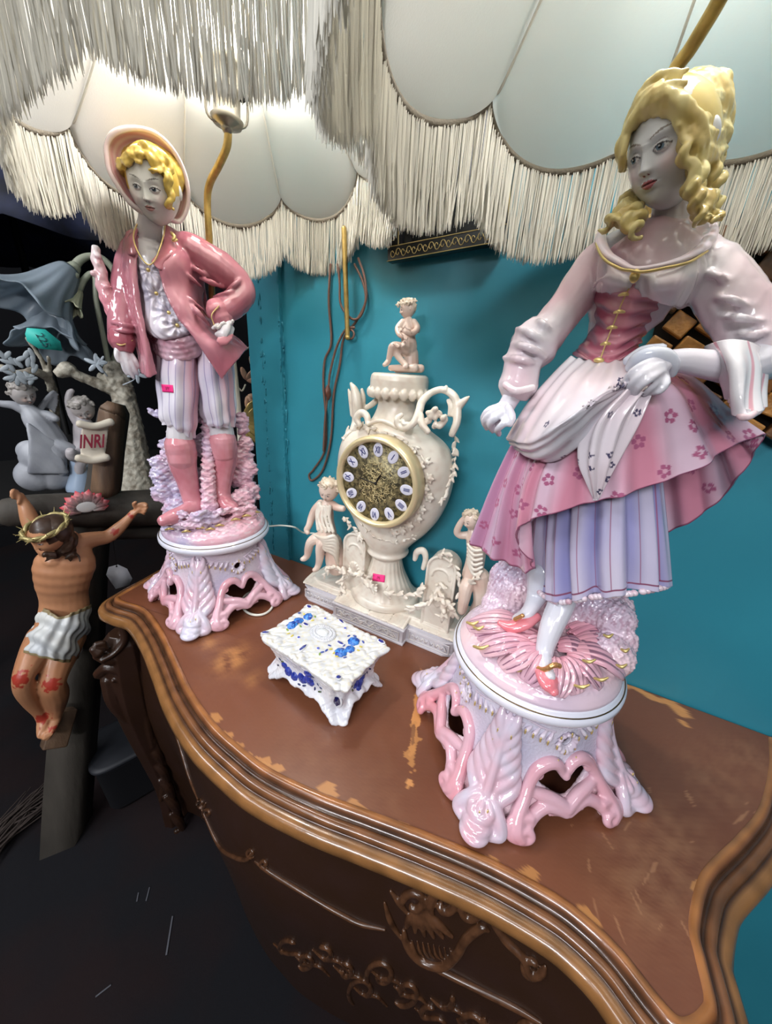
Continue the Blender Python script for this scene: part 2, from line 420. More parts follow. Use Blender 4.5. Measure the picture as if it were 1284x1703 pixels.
group('carved_knuckle', split=True, mbs=[ridge('', curl(334, 1335, 9, 0, 8), .003, n=2), ridge('', curl(345, 1352, 8, 2, 9), .003, n=2), ridge('', curl(418, 1418, 8, 1, 8), .003, n=2), ridge('', curl(440, 1436, 8, 1, 8), .003, n=2)])
# shell cartouche in the middle of the front
mbs = []
for i in range(6):
    t = i/5; x0, y0 = 686+t*20, 1512-10*math.sin(t*3); x1_, y1_ = 676+t*76, 1540+8*math.sin(t*3)+t*14
    mbs.append(ridge('', [(x0+4, y0+2), ((x0+x1_)/2, (y0+y1_)/2), (x1_, y1_)], .0062))
mbs += [ridge('', [(672, 1545), (678, 1570), (700, 1595), (735, 1605), (760, 1585), (775, 1560), (800, 1540), (812, 1545)], .0065),
        ridge('', curl(740, 1500, 26, 2.5, 9.5), .007, n=3), ridge('', curl(690, 1500, 22, 3, 9), .006, n=3), ridge('', curl(780, 1510, 26, -2.5, 4.5), .006, n=3),
        ridge('', [(650, 1480), (665, 1500), (680, 1520)], .005), ridge('', [(810, 1520), (840, 1560), (870, 1590), (885, 1620), (905, 1612)], .006), ridge('', curl(885, 1605, 22, 0, 6), .005, n=3),
        ridge('', [(640, 1500), (650, 1530), (668, 1560)], .005)]
for i in range(9):
    mbs.append(ridge('', [(676+i*9, 1560+i*2), (680+i*9, 1575+i*2.2), (688+i*9, 1590+i*1)], .0026))
group('shell_cartouche', mbs, remesh=.0016, smooth=2)
# carved leaf work low on the front and along the left corner
mbs = []
for i in range(18):
    x = 300+i*34+random.uniform(-8, 8); y = 1520+i*12+random.uniform(-20, 25)
    mbs.append(ridge('', curl(x, y, random.uniform(14, 28), random.uniform(0, 6), random.uniform(7, 10), fx=random.choice((-1, 1))), .0045, n=2))
    mbs.append(ridge('', [(x-20, y-10), (x, y+5), (x+22, y+8), (x+40, y+26)], .004))
group('apron_carving', mbs, remesh=.0018, smooth=1)
fL = Frame([*onz(196, 996, TOP)[:2], TOP]); inv = lambda p: np.array(p)[0]*fL.r+np.array(p)[1]*fL.n+np.array([0, 0, np.array(p)[2]])+fL.B-off
def lt(pts, seg=8, n=5, flat=1):            # left corner carving, in real depth around the corner post
    b = MB(); P = [inv(fL(a[0], a[1], a[2])) for a in pts]; R = [a[3]*fL.s_(*a[:3]) for a in pts]; b.tube(P, R, seg, n, flat=flat); return b
mbs = [lt([(205, 1030, .0, 11), (215, 1060, .01, 12), (208, 1085, .02, 10), (185, 1098, .03, 9), (163, 1090, .03, 8)]), lt([(200, 1030, .03, 5), (207, 1062, .035, 6), (192, 1085, .04, 5), (170, 1098, .04, 5)]),
       lt([(163, 1084, .035, 10), (155, 1080, .035, 6)]), lt([(160, 1072, .03, 5), (172, 1070, .03, 5), (178, 1078, .03, 4)]),
       lt([(165, 1120, .0, 9), (178, 1110, .02, 9), (195, 1115, .03, 8), (198, 1128, .03, 5), (188, 1132, .035, 4)]),
       lt([(205, 1070, 0, 30), (212, 1110, .0, 32), (222, 1160, .0, 30), (240, 1210, -.01, 26), (262, 1260, -.02, 22), (280, 1310, -.03, 18), (300, 1400, -.04, 16), (330, 1500, -.05, 14), (360, 1620, -.05, 14)]),
       lt([(180, 1130, .01, 12), (190, 1165, .02, 12), (215, 1195, .02, 9), (245, 1205, .02, 6)]), lt([(222, 1105, .03, 5), (236, 1120, .035, 5), (244, 1145, .035, 6), (252, 1175, .03, 5)]),
       lt([(210, 1170, .025, 6), (225, 1165, .03, 6), (238, 1180, .03, 6), (246, 1205, .03, 6), (254, 1240, .02, 5)]),
       lt([(262, 1140, .03, 7), (268, 1165, .035, 8), (282, 1180, .035, 7), (290, 1190, .035, 4)]), lt([(272, 1110, .03, 6), (262, 1130, .035, 7), (270, 1150, .03, 5)]),
       lt([(255, 1215, .02, 5), (262, 1260, .01, 6), (272, 1300, 0, 6), (268, 1330, 0, 4)]), lt([(268, 1275, .0, 8), (276, 1300, .0, 9), (280, 1330, -.01, 6)])]
for k in range(16):
    x = 235+k*9; y = 1170+k*28; mbs.append(lt([(x-14, y-12, .012, 4), (x, y, .02, 7), (x+8, y+16, .012, 4)]))
group('corner_carving', mbs, remesh=.002, smooth=2, material=Mbody)
# ================================================================ SCULPTING HELPERS
def head_mb(o, size, R, skin, lips, brow, iris=(.12, .16, .2), sub=6, blush=None, look=0.0, child=0.0, smile=0, lash=1.0, wide=1.0, hairc=None, hl=.60):
    """a head: size = half of chin-to-crown; faces -Y before rotation R"""
    V, F = ico(sub); V = V.copy(); x, y, z = V.T.copy(); f = np.clip(-y, 0, 1)
    zc = np.clip(-z, 0, 1)
    X = x*(.72-.20*zc**1.6*(1-.5*child)+.03*child)*wide; Z = z*1.0
    Y = y*np.where(y > 0, .92, .80)
    Y = Y - .10*np.clip(-z-.2, 0, 1)*(y < 0)*(1-.4*child)             # chin forward
    Y = Y + np.where(y > 0, -.35*zc**1.5*y, 0)                        # nape
    xs = X/.72; fr = np.clip(f*1.6, 0, 1)
    ey, ex = .0-.06*child, .335
    d = np.zeros_like(x)
    d += .055*g(Z-.19+.05*child, .10)*g(np.abs(xs)-.3, .28)*(1-.6*child)       # brow ridge
    for s in (-1, 1):
        d -= .080*g(Z-ey, .15)*g(xs-s*ex, .21)
        d += .085*np.clip(1-((Z-ey)/.085)**2-((xs-s*ex)/.175)**2, 0, 1)**.5      # eyeball
        up = ((Z-ey-.055+.9*((xs-s*ex))**2)/.022)
        d += .025*np.exp(-up**2)*g(xs-s*ex, .19)                                  # upper lid
        d += .018*g(Z-ey+.085-.8*(xs-s*ex)**2, .022)*g(xs-s*ex, .17)               # lower lid
        d += (.05+.05*child)*g(Z+.30, .17)*g(xs-s*.42, .22)                      # cheek
        d += .045*g(Z+.275, .045)*g(xs-s*.095, .045)                             # nostril wing
    t = np.clip((.12-Z)/.36, 0, 1)
    nose = (.035+.15*t**1.4)*(Z < .14)*(Z > -.40)*np.clip((Z+.34)/.07, 0, 1)
    d += nose*g(xs, .10+.03*t)
    d += .03*g(Z-.1, .09)*g(xs, .09)
    mz = -.475
    d += .035*g(Z-mz, .13)*g(xs, .26)
    mw = .20+.02*smile
    cz = mz+smile*.35*xs**2
    d += .050*g(Z-cz-.033+.25*np.abs(np.abs(xs)-.05), .030)*g(xs, mw*.8)           # upper lip
    d += .058*g(Z-cz+.042, .036)*g(xs, mw*.62)                                    # lower lip
    d -= .055*g(Z-cz, .013)*g(xs, mw)
    d -= .03*g(Z-mz+.125, .035)*g(xs, .15)
    d += .075*g(Z+.80, .15)*g(xs, .20)                                            # chin
    d -= .018*g(Z+.38, .03)*g(xs, .03)
    Y = Y - d*fr
    P = np.column_stack([X, Y, Z])
    C = np.tile(np.array(skin, float), (len(P), 1)); on = (fr > .3)*1.0
    n1 = nz(P, 5)
    if blush is not None:
        for s in (-1, 1): C = mix(C, blush, .55*g(Z+.24, .18)*g(xs-s*.46, .22)*on)
    for s in (-1, 1):
        u = (xs-s*ex)/.175; v = (Z-ey)/.075
        almond = (np.abs(v+.1) < (1-u**2)*.62)*(np.abs(u) < 1)*on
        C = mix(C, (.72, .74, .76), almond*.9)
        rr = np.hypot((xs-s*ex-look)/.082, (Z-ey-.005)/.062)
        C = mix(C, iris, almond*(rr < 1)); C = mix(C, (.015, .015, .02), almond*(rr < .5))
        C = mix(C, (.8, .8, .82), almond*(np.hypot((xs-s*ex-look+.02)/.02, (Z-ey-.022)/.015) < 1))
        lid = np.abs(v+.1-(1-u**2)*.70) < .17*lash
        C = mix(C, (.05, .04, .045), lid*(np.abs(u) < 1.05)*on*.9)
        low = np.abs(v+.1+(1-u**2)*.64) < .07
        C = mix(C, (.28, .2, .2), low*(np.abs(u) < 1)*on*.7)
        crease = np.abs(v-.3-(1-u**2)*1.05) < .12
        C = mix(C, (.38, .30, .30), crease*(np.abs(u) < 1)*on*.6)
        bz = ey+.235-.55*(xs-s*ex-.05*s)**2+.10*s*(xs-s*ex)
        br = (np.abs(Z-bz) < .020*(1.1-np.abs(xs-s*ex)/.24))*(np.abs(xs-s*ex) < .24)*on
        C = mix(C, brow, br*.85)
    a = np.abs(xs)/mw
    L1 = (Z < cz+.070*(1-a**1.5)-.022*g(xs, .03))*(Z > cz-.085*(1-a**2))*(a < 1)*on
    C = mix(C, lips, L1*.95)
    C = mix(C, np.array(lips)*.35, (np.abs(Z-cz) < .010)*(a < 1)*on)
    for s in (-1, 1): C = mix(C, np.array(lips)*.5, (np.hypot((xs-s*.055)/.028, (Z+.335)/.016) < 1)*on)
    if hairc is not None: C = mix(C, hairc, ((Z > hl+.5*fr) | (y > .10) | ((np.abs(x) > .72) & (Z > -.15)))*1.0)
    b = MB(); b.add(P*size, F, C)
    for s in (-1, 1):                                                     # ears
        b.ell((s*.70*size*wide, .05*size, -.08*size), (.07*size, .13*size, .2*size), sub=3, col=skin)
    b.xf(R, o); return b

def curl_strand(MBo, P, r, col, turns=3, amp=1.0, seg=8, n=8, ph=0.0):
    """a wavy lock of hair along control points P (rows xyz)"""
    Q = cr(P, n); T = np.gradient(Q, axis=0); T /= np.linalg.norm(T, axis=1)[:, None]+1e-9
    u = np.cross(T, [0, 1, .1]); u /= np.linalg.norm(u, axis=1)[:, None]+1e-9; w_ = np.cross(T, u)
    t = np.linspace(0, 1, len(Q)); a = ph+t*turns*2*PI
    Q = Q+amp*r*(np.cos(a)[:, None]*u+np.sin(a)[:, None]*w_)*np.minimum(1, t*4)[:, None]
    R = r*(1-.55*t**3)*(np.clip(.6+t*3, 0, 1))
    MBo.tube(Q, R, seg, col=col)

def resamp(P, n, closed=False):
    P = np.asarray(P); Q = np.vstack([P, P[:1]]) if closed else P
    d = np.r_[0, np.cumsum(np.linalg.norm(np.diff(Q, axis=0), axis=1))]; t = np.linspace(0, d[-1], n, endpoint=not closed)
    return np.column_stack([np.interp(t, d, Q[:, k]) for k in range(Q.shape[1])])

def cloth(rows, nu=300, nv=90, closed=True, thick=.003, fold=None, col=None, per=12, keep=False):
    """cloth surface through rows of control points; fold(u,v)-> metres along the normal, col(u,v,P,N)->rgb"""
    G = []
    for r_ in rows:
        c_ = cr(r_, per, closed); G.append(resamp(c_, nu, closed) if not keep else np.column_stack([np.interp(np.linspace(0, 1, nu, endpoint=not closed), np.linspace(0, 1, len(c_)+(1 if closed else 0)), np.r_[c_[:, k], c_[:1, k]] if closed else c_[:, k]) for k in range(3)]))
    G = np.array(G); k = len(G); A = cr(G.reshape(k, -1), max(2, nv//(k-1))).reshape(-1, nu, 3)
    def nrm(A):
        dv = np.gradient(A, axis=0); du = (np.roll(A, -1, 1)-np.roll(A, 1, 1)) if closed else np.gradient(A, axis=1)
        n = np.cross(du, dv); return n/(np.linalg.norm(n, axis=2)[..., None]+1e-12)
    N = nrm(A); m_ = len(A)
    u = np.tile(np.linspace(0, 1, nu, endpoint=not closed), (m_, 1)); v = np.tile(np.linspace(0, 1, m_)[:, None], (1, nu))
    c = A.mean(axis=(0, 1))
    if closed and ((A-A.mean(axis=1, keepdims=True))*N).sum() < 0: N = -N
    if not closed and N[..., 1].mean() > 0: N = -N
    if fold is not None: A = A+N*fold(u, v)[..., None]; N2 = nrm(A); N2 *= np.sign((N2*N).sum(-1, keepdims=True)); N = N2
    Co = col(u, v, A, N) if col is not None else np.tile(np.array([.8, .8, .8]), (m_, nu, 1))
    b = MB(); I = A-N*thick; q = nu; V = np.vstack([A.reshape(-1, 3), I.reshape(-1, 3)]); n0 = m_*q; F = []
    for i in range(m_-1):
        for a in range(q if closed else q-1):
            bb = (a+1) % q; F.append((i*q+a, i*q+bb, (i+1)*q+bb, (i+1)*q+a)); F.append((n0+i*q+a, n0+(i+1)*q+a, n0+(i+1)*q+bb, n0+i*q+bb))
    for e in (0, m_-1):
        for a in range(q if closed else q-1): bb = (a+1) % q; F.append((e*q+a, e*q+bb, n0+e*q+bb, n0+e*q+a))
    if not closed:
        for e in (0, q-1):
            for i in range(m_-1): F.append((i*q+e, (i+1)*q+e, n0+(i+1)*q+e, n0+i*q+e))
    b.add(V, F, np.vstack([Co.reshape(-1, 3), Co.reshape(-1, 3)])); b.A = A; b.N = N; return b

def flowers(A, N, C, k, size, col, seed=1, mask=None, dots=5):
    """paint k little five-dot flowers on a cloth grid"""
    rnd = random.Random(seed); P = A.reshape(-1, 3); Cf = C.reshape(-1, 3); Nf = N.reshape(-1, 3); pts = []
    idx = np.arange(len(P)) if mask is None else np.nonzero(mask.reshape(-1))[0]; tries = 0
    while len(pts) < k and tries < 4000:
        tries += 1; i = int(rnd.choice(idx)); 
        if all(np.linalg.norm(P[i]-P[j]) > size*3.2 for j in pts): pts.append(i)
    for i in pts:
        n = Nf[i]; t = np.cross(n, [0, 0, 1.]); t /= np.linalg.norm(t)+1e-9; b_ = np.cross(n, t); d = P-P[i]; near = np.linalg.norm(d, axis=1) < size*1.4
        x = d@t/size; y = d@b_/size
        for j in range(dots):
            a = 2*PI*j/dots+i; cx, cy = .62*math.cos(a), .62*math.sin(a)
            Cf[near & (np.hypot(x-cx, y-cy) < .34)] = col
    return Cf.reshape(C.shape)

def fingers(MBo, fr, traces, n=5, seg=8):
    for tr in traces:
        P, R = fr.pr(tr); MBo.tube(P, R, seg, n)

M_porc = mat('glazed_porcelain', (.8, .8, .8), rough=.10, coat=.35, attr=True)
M_gold = mat('gilding', lin('dfc684'), rough=.36, metal=.6)
M_skin = mat('glazed_porcelain_flesh', (.8, .8, .8), rough=.16, coat=.25, attr=True)
M_hairp = mat('glazed_porcelain_hair', (.8, .8, .8), rough=.2, coat=.2, attr=True)
def glaze(a, b, sc=14, seed=0.0, k=.5, sh=0.0):
    return lambda V: mix(a, b, .5+k*nz(V, sc, seed)+.25*nz(V, sc*3.7, seed+3)+sh)

# ================================================================ PIERCED ROCOCO PEDESTAL OF A FIGURE LAMP
def pedestal(parent, rot=0.0, fine=.0016, tint=0.0):
    H0 = .180
    ks = np.array([[0, .127], [.012, .126], [.03, .119], [.055, .109], [.085, .099], [.12, .092], [.16, .087], [.18, .086]])
    RS, ZS = 1.09, .87
    def rad(h): return np.interp(h, ks[:, 0], ks[:, 1])*RS
    def S(th, h, lift=0.0):
        """th = degrees from the middle of a panel"""
        t = (th+45) % 90-45; c = np.abs(t)/45
        r = rad(h)*(1+.10*c**2.2*(1-h/.2)) - .006*(1-c**2)*(h > 0) + lift
        a = np.radians(th)+rot-PI/2
        return np.stack([r*np.cos(a), r*np.sin(a), (h+0*a)*ZS], -1)
    # panels with their openings
    nu, nv = 360, 90; th = np.linspace(0, 360, nu, endpoint=False); hs = np.linspace(0, H0, nv)
    T, Hh = np.meshgrid(th, hs); V = S(T, Hh).reshape(-1, 3); F = []
    def cut(th, h):
        t = ((th+45) % 90-45); a = abs(t)/21
        if a < 1:
            top = .083+.012*math.sin(PI*min(1, a*1.15+.05))-.03*max(0, a-.75)*2; bot = .046+.026*a**1.4
            if bot < h < top: return True
        a = abs(t)/25
        if a < 1 and h < .031*abs(math.sin(PI*(.12+.88*a)))**.7 + .004: return True
        if (t*.0018)**2*1.0+(h-.132)**2 < .0085**2: return True
        return False
    for i in range(nv-1):
        for j in range(nu):
            if cut(th[j]+.5, (hs[i]+hs[i+1])/2): continue
            k = (j+1) % nu; F.append((i*nu+j, i*nu+k, (i+1)*nu+k, (i+1)*nu+j))
    b = MB(); b.add(V, F)
    c1 = np.array(lin('bdb8d0')); c2 = np.array(lin('dfb0b8'))
    def pc(V):
        hh = V[:, 2]; return mix(mix(c1, lin('d8d2de'), .5+.6*nz(V, 30)), mix(c2, lin('e9c8cf'), .5+.5*nz(V, 40)), np.clip((.075-hh)/.05, 0, 1)+.25*nz(V, 22, 2)+tint)
    Mst = mat('stippled_porcelain', (.8, .8, .8), rough=.16, coat=.25, attr=True, bump=(260, .9, .0016))
    b.build('pierced_pedestal', Mst, parent, solid=.006, remesh=fine, smooth=2, colfn=pc)
    def path(mb, pts, r, seg=10, n=6, flat=1.0):
        P = [S(p[0], max(p[1], .0), p[2] if len(p) > 2 else .003) for p in pts]
        R = [r*(p[3] if len(p) > 3 else 1) for p in pts]; mb.tube(P, R, seg, n, flat=flat)
    def spiral(th0, h0, r0, t0, t1, lift, k=12, fx=1):
        return [(th0+fx*math.degrees(r0*(1-.8*i/k)*math.cos(t0+(t1-t0)*i/k)/.115), h0+r0*(1-.8*i/k)*math.sin(t0+(t1-t0)*i/k), lift+.006*i/k, 1-.3*i/k) for i in range(k+1)]
    gold = MB(); gl = []
    for q in range(4):
        c = 90*q; sc = MB()
        for s in (-1, 1):
            path(sc, [(c+s*1, .080, .006, .7), (c+s*6, .096, .006, 1), (c+s*13, .099, .006, 1.1), (c+s*20, .088, .006, 1.1), (c+s*24, .070, .007, 1), (c+s*26, .052, .010, 1.1), (c+s*28, .034, .012, 1.3), (c+s*28, .018, .014, 1.5), (c+s*26, .010, .014, 1.4)], .0078)
            path(sc, [(c+s*0, .038, .008, 1.1), (c+s*8, .049, .007, 1.1), (c+s*15, .054, .006, 1.1), (c+s*21, .058, .006, .9)], .0078)
            path(sc, [(c+s*1, .030, .007, .9), (c+s*7, .038, .007, 1.1), (c+s*13, .041, .007, 1.2), (c+s*19, .035, .009, 1.2), (c+s*23, .024, .012, 1.2), (c+s*26, .011, .013, 1.2)], .0070)
            path(sc, spiral(c+s*25, .0175, .0175, 1.2, 8.4, .014, fx=-s), .0072, n=3)
            path(sc, spiral(c+s*19, .082, .009, 0, 6, .004, fx=s), .0032, n=2)
            path(sc, [(c+s*3, .029, .007, 1), (c+s*7, .031, .007, 1), (c+s*11, .030, .007, .6)], .0028)
            for k_ in range(5):
                gl.append(S(c+s*(7+k_*3.4), .1035-.0020*k_-.0006*k_*k_, .0085))
        sc.ell(S(c, .081, .008), (.006, .006, .008)); sc.ell(S(c, .036, .008), (.006, .006, .009))
        sc.build('scroll_border', M_porc, parent, remesh=fine, smooth=2, colfn=glaze(lin('d9949f'), lin('dbb0be'), 22, q, .55, tint))
        # wreath round the small hole
        wr = MB()
        for k_ in range(12):
            a = 2*PI*k_/12; x, y = math.cos(a), math.sin(a)
            path(wr, [(c+x*5.2, .132+y*.0105, .004, .8), (c+x*7.5, .132+y*.0145-.002, .007, 1.1), (c+x*9.6, .132+y*.0185-.004, .005, .3)], .0028, n=3, seg=8)
        for s in (-1, 1):
            for k_ in range(5):
                t0 = 12+k_*5.6; path(wr, [(c+s*t0, .146+.0022*k_, .003, .6), (c+s*(t0+3), .138+.0036*k_, .006, 1.1), (c+s*(t0+5), .132+.0048*k_, .004, .3)], .0030, n=3, seg=8)
                gl.append(S(c+s*(t0+4), .133+.0045*k_, .0075))
            path(wr, [(c+s*10, .147, .003), (c+s*22, .155, .004), (c+s*38, .167, .003)], .0018, n=4, seg=6)
        wr.build('wreath', M_porc, parent, remesh=fine*.8, smooth=1, colfn=glaze(lin('cdb8cc'), lin('e3dbe6'), 40, q))
        for k_ in range(6): gl.append(S(c+9*math.cos(k_*1.05+.3), .130+.0145*math.sin(k_*1.05+.3), .0075))
        # acanthus leaf on the corner between two panels
        c += 45; ac = MB()
        path(ac, [(c, .168, .003, .5), (c, .14, .008, 1), (c, .10, .011, 1.2), (c, .06, .013, 1.4), (c, .035, .015, 1.4)], .0048)
        for s in (-1, 1):
            for k_ in range(6):
                h = .160-.019*k_; wd = 6+1.6*k_
                path(ac, [(c+s*.5, h-.036, .009, .7), (c+s*wd*.45, h-.024, .009, 1.1), (c+s*wd*.85, h-.008, .008, 1.2), (c+s*wd, h+.006, .006, .7), (c+s*(wd-1.6), h+.012, .005, .3)], .0060+.0004*k_, n=4)
            path(ac, [(c+s*3, .05, .014, .8), (c+s*8, .030, .018, 1.2), (c+s*10, .012, .017, 1.3), (c+s*6, .0085, .02, 1.0)], .0075)
        for (l_, h, r_) in ((.012, .028, .015), (.017, .017, .014), (.021, .0115, .011)):
            ac.ell(S(c, h, l_), (.020, .020, r_*.8))
        for s in (-1, 0, 1): path(ac, [(c+s*2, .048, .020, .6), (c+s*4.5, .038, .024, 1.3), (c+s*5, .030, .025, .7)], .0045, n=4)
        ac.build('acanthus_leaf', M_porc, parent, remesh=fine, smooth=1, colfn=glaze(lin('d9aab8'), lin('cfcbdc'), 24, q+5, .6, tint*.5))
        for s in (-1, 1):
            for k_ in range(5):
                h = .150-.019*k_; wd = 6+1.6*k_; gl.append(S(c+s*(wd*.72), h-.012, .0145))
        gl.append(S(c, .038, .0285)); gl.append(S(c+3, .041, .027))
    for p_ in gl: gold.ell(p_, (.0015, .0015, .0052), sub=1)
    gold.build('gilding', M_gold, parent)['kind'] = 'stuff'
    # rim ring and the disc the figure stands on
    b = MB(); b.lathe([(r_*RS, z_*ZS) for r_, z_ in [(.0, .178), (.088, .178), (.098, .180), (.105, .184), (.1085, .191), (.108, .198), (.105, .2015), (.1035, .2025), (.1025, .206), (.100, .208), (.0, .208)]], 96)
    b.build('rim', M_porc, parent, colfn=glaze(lin('d8dceb'), lin('e6dfe8'), 18))
    b = MB(); b.tube([(.1052*RS*math.cos(a), .1052*RS*math.sin(a), .2018*ZS) for a in np.linspace(0, 2*PI, 96, endpoint=False)], .0008, 6, closed=True)
    b.tube([(.0975*RS*math.cos(a), .0975*RS*math.sin(a), .1802*ZS) for a in np.linspace(0, 2*PI, 96, endpoint=False)], .0011, 6, closed=True)
    b.build('gold_line', mat('dark_gilding', lin('6e5a3a'), rough=.3, metal=.8), parent)

class Snap:
    """points of hair laid on a head: where the sight line meets the head, lifted off along its normal"""
    def __init__(s, fr, hd):
        s.fr = fr; V, F, _ = hd.arr(); s.V = V; R = np.array([[fr.r[0], fr.n[0], 0], [fr.r[1], fr.n[1], 0], [0, 0, 1]])
        s.R = R; s.t = BVHTree.FromPolygons((V @ R.T + fr.B).tolist(), F)
    def __call__(s, x, y, lift=.004, d=None):
        p, n = hit(s.t, x, y)
        if p is None: return s.fr(x, y, 0 if d is None else d)
        p = p+n*lift*(1 if n@(CAM-p) > 0 else -1); return (p-s.fr.B) @ s.R
# ================================================================ LAMP WITH THE WOMAN FIGURE
pL = np.array([0.0036, 0.4951, TOP]); fl = Frame(pL)
lady = empty('figure_lamp', tuple(pL), fl.rz)
tag(lady, 'tall pink porcelain table lamp of a blonde woman holding up her apron', 'lamp', 'porcelain figure lamps')
pedestal(lady, rot=.70)
def rows(fr, *rs): return [[fr(*p) for p in r] for r in rs]
# ---- mound of leaves and rocks
b = MB(); b.lathe([(0, .176), (.109, .176), (.110, .184), (.106, .190), (.098, .198), (.080, .206), (.05, .214), (0, .22)], 72)
for (x, y, d, r) in ((850, 985, -.045, 40), (880, 950, -.06, 40), (830, 1010, -.03, 30), (850, 965, -.05, 36), (990, 1010, -.05, 45), (1020, 1030, -.03, 34), (1030, 1065, -.02, 28), (960, 1030, -.05, 45), (1010, 1090, .0, 40),
                     (930, 1010, -.06, 50), (1030, 1010, -.055, 22), (820, 1040, -.01, 34), (900, 1010, -.05, 40)):
    P, R = fl.pr([(x, y, d, r)]); b.ell(P[0], (R[0], R[0]*.8, R[0]))
rng = random.Random(3)
def petal(x0, y0, d0, x1_, y1_, d1, w_, lift=.010, ribs=5, seed=0):
    lz = lambda x, y, z: (lambda q: np.array([q@fl.r, q@fl.n, z]))(onz(x, y, TOP+z)-fl.B)
    a_, e_ = lz(x0, y0, .230), lz(x1_, y1_, .203); ax = e_-a_; L_ = np.linalg.norm(ax); ax /= L_; sd = np.cross(ax, [0, 0, 1.]); sd /= np.linalg.norm(sd); W = w_*fl.s_(x1_, y1_, d1); R_ = []
    for t, wf, h in ((0, .25, -.006), (.2, .55, .4*lift), (.45, .9, lift), (.7, 1.0, lift*.9), (.88, .85, lift*.35), (1.0, .55, -.003)):
        R_.append([a_+ax*L_*(t-.10*q*q*(t > .5))+sd*W*wf*q+np.array([0, 0, h-.006*q*q]) for q in (-1, -.5, 0, .5, 1)])
    def pc_(u, v, A, N):
        n_ = nz(A.reshape(-1, 3), 40, seed).reshape(u.shape); C = np.array(lin('e6bcc6'))+(np.array(lin('cfa3b6'))-np.array(lin('e6bcc6')))*np.clip(.5+.7*n_, 0, 1)[..., None]
        C = C+(np.array(lin('de8494'))-C)*(np.clip(1.0-v*1.6, 0, 1)*.6)[..., None]; rb = np.cos(u*2*PI*ribs+2.2*(u-.5)*v) < -.86; C[rb & (v > .25) & (v < .93)] = np.array(lin('8d6478')); return np.clip(C, 0, 1)
    return cloth(R_, 90, 60, closed=False, thick=.004, fold=lambda u, v: .0013*np.cos(u*2*PI*ribs)*np.sin(v*PI)**.5, col=pc_)
PT = [(905, 1050, .0, 790, 1050, .01, 36), (890, 1040, .02, 776, 1032, .045, 34), (888, 1062, .04, 796, 1072, .075, 34), (900, 1070, .05, 828, 1100, .095, 34), (905, 1080, .06, 870, 1128, .108, 32), (925, 1085, .06, 925, 1156, .118, 30), (935, 1085, .06, 968, 1150, .110, 34), (945, 1080, .05, 1006, 1134, .095, 36),
      (950, 1075, .04, 1034, 1112, .068, 36), (960, 1060, .03, 1044, 1082, .035, 34), (955, 1050, .0, 1046, 1050, -.005, 34), (915, 1060, .04, 850, 1082, .085, 28), (930, 1065, .05, 985, 1100, .085, 30), (950, 1040, .02, 1020, 1060, .03, 30), (920, 1075, .055, 890, 1105, .095, 22)]
for i, p_ in enumerate(PT): petal(*p_, seed=i).build('leaf_petal', M_porc, lady)
def mound_disp(V, N):
    up = np.clip((V[:, 2]-.192)/.02, 0, 1); return up*(.0016*nz(V*np.array([1, 1, .35]), 330)+.0012*nz(V, 620, 4))
def mound_col(V):
    c = mix(lin('eccdd2'), lin('c9b9cf'), .45+.5*nz(V, 26)+np.clip((V[:, 2]-.24)/.05, 0, 1)*.5); c = mix(c, lin('a77a90'), .55*(nz(V*np.array([1, 1, .4]), 400, 2) > .25)*np.clip((V[:, 2]-.21)/.03, 0, 1))
    c = mix(c, lin('de7f92'), .8*g(np.linalg.norm(V-fl(870, 1050, .05), axis=1), .03)); c = mix(c, lin('e08795'), .7*g(np.linalg.norm(V-fl(895, 1110, .08), axis=1), .022)); return c
b.build('leafy_mound', M_porc, lady, remesh=.0017, smooth=1, dispfn=mound_disp, colfn=mound_col)
b = MB()
for (x, y, d, w_) in ((786, 1035, .045, 9), (796, 1043, .055, 8), (800, 1075, .08, 12), (838, 1072, .07, 9), (862, 1112, .092, 9), (880, 1118, .09, 7), (968, 1140, .108, 12), (1000, 1128, .092, 11), (980, 1098, .09, 10), (1012, 1056, .036, 7), (1034, 1106, .066, 8), (1040, 1080, .036, 6)):
    P, R = fl.pr([(x-w_, y, d, 2.2), (x, y+3, d+.003, 3), (x+w_, y-1, d, 1.6)]); b.tube(P, R, 6, 4)
b.build('leaf_gilding', M_gold, lady, split=True)
# ---- legs, feet, hands, neck: one flesh body
sk = MB()
def limb(mb, fr, pts, seg=14, n=7, flat=1.0, up=None): P, R = fr.pr(pts); mb.tube(P, R, seg, n, flat=flat, up=up)
limb(sk, fl, [(955, 930, .0, 22), (935, 1000, .022, 21), (918, 1040, .045, 19), (907, 1075, .06, 15), (905, 1098, .07, 13)])
limb(sk, fl, [(905, 1095, .072, 13), (908, 1112, .085, 13), (914, 1125, .095, 10)])
limb(sk, fl, [(905, 950, -.01, 28), (893, 990, .0, 17), (882, 1012, .02, 12), (872, 1024, .03, 11), (860, 1030, .035, 9)])
limb(sk, fl, [(1020, 560, 0, 40), (1040, 500, 0, 50), (1070, 455, 0, 64), (1092, 430, 0, 74), (1102, 410, .0, 58), (1108, 392, 0, 36), (1112, 370, 0, 27), (1116, 340, .0, 27), (1118, 315, 0, 26)], n=5, flat=.62, up=(0, -1, 0))
P, R = fl.pr([(1030, 415, .005, 36), (1160, 418, .0, 34)])
for p_, r_ in zip(P, R): sk.ell(p_, (r_, r_*.7, r_*.8))
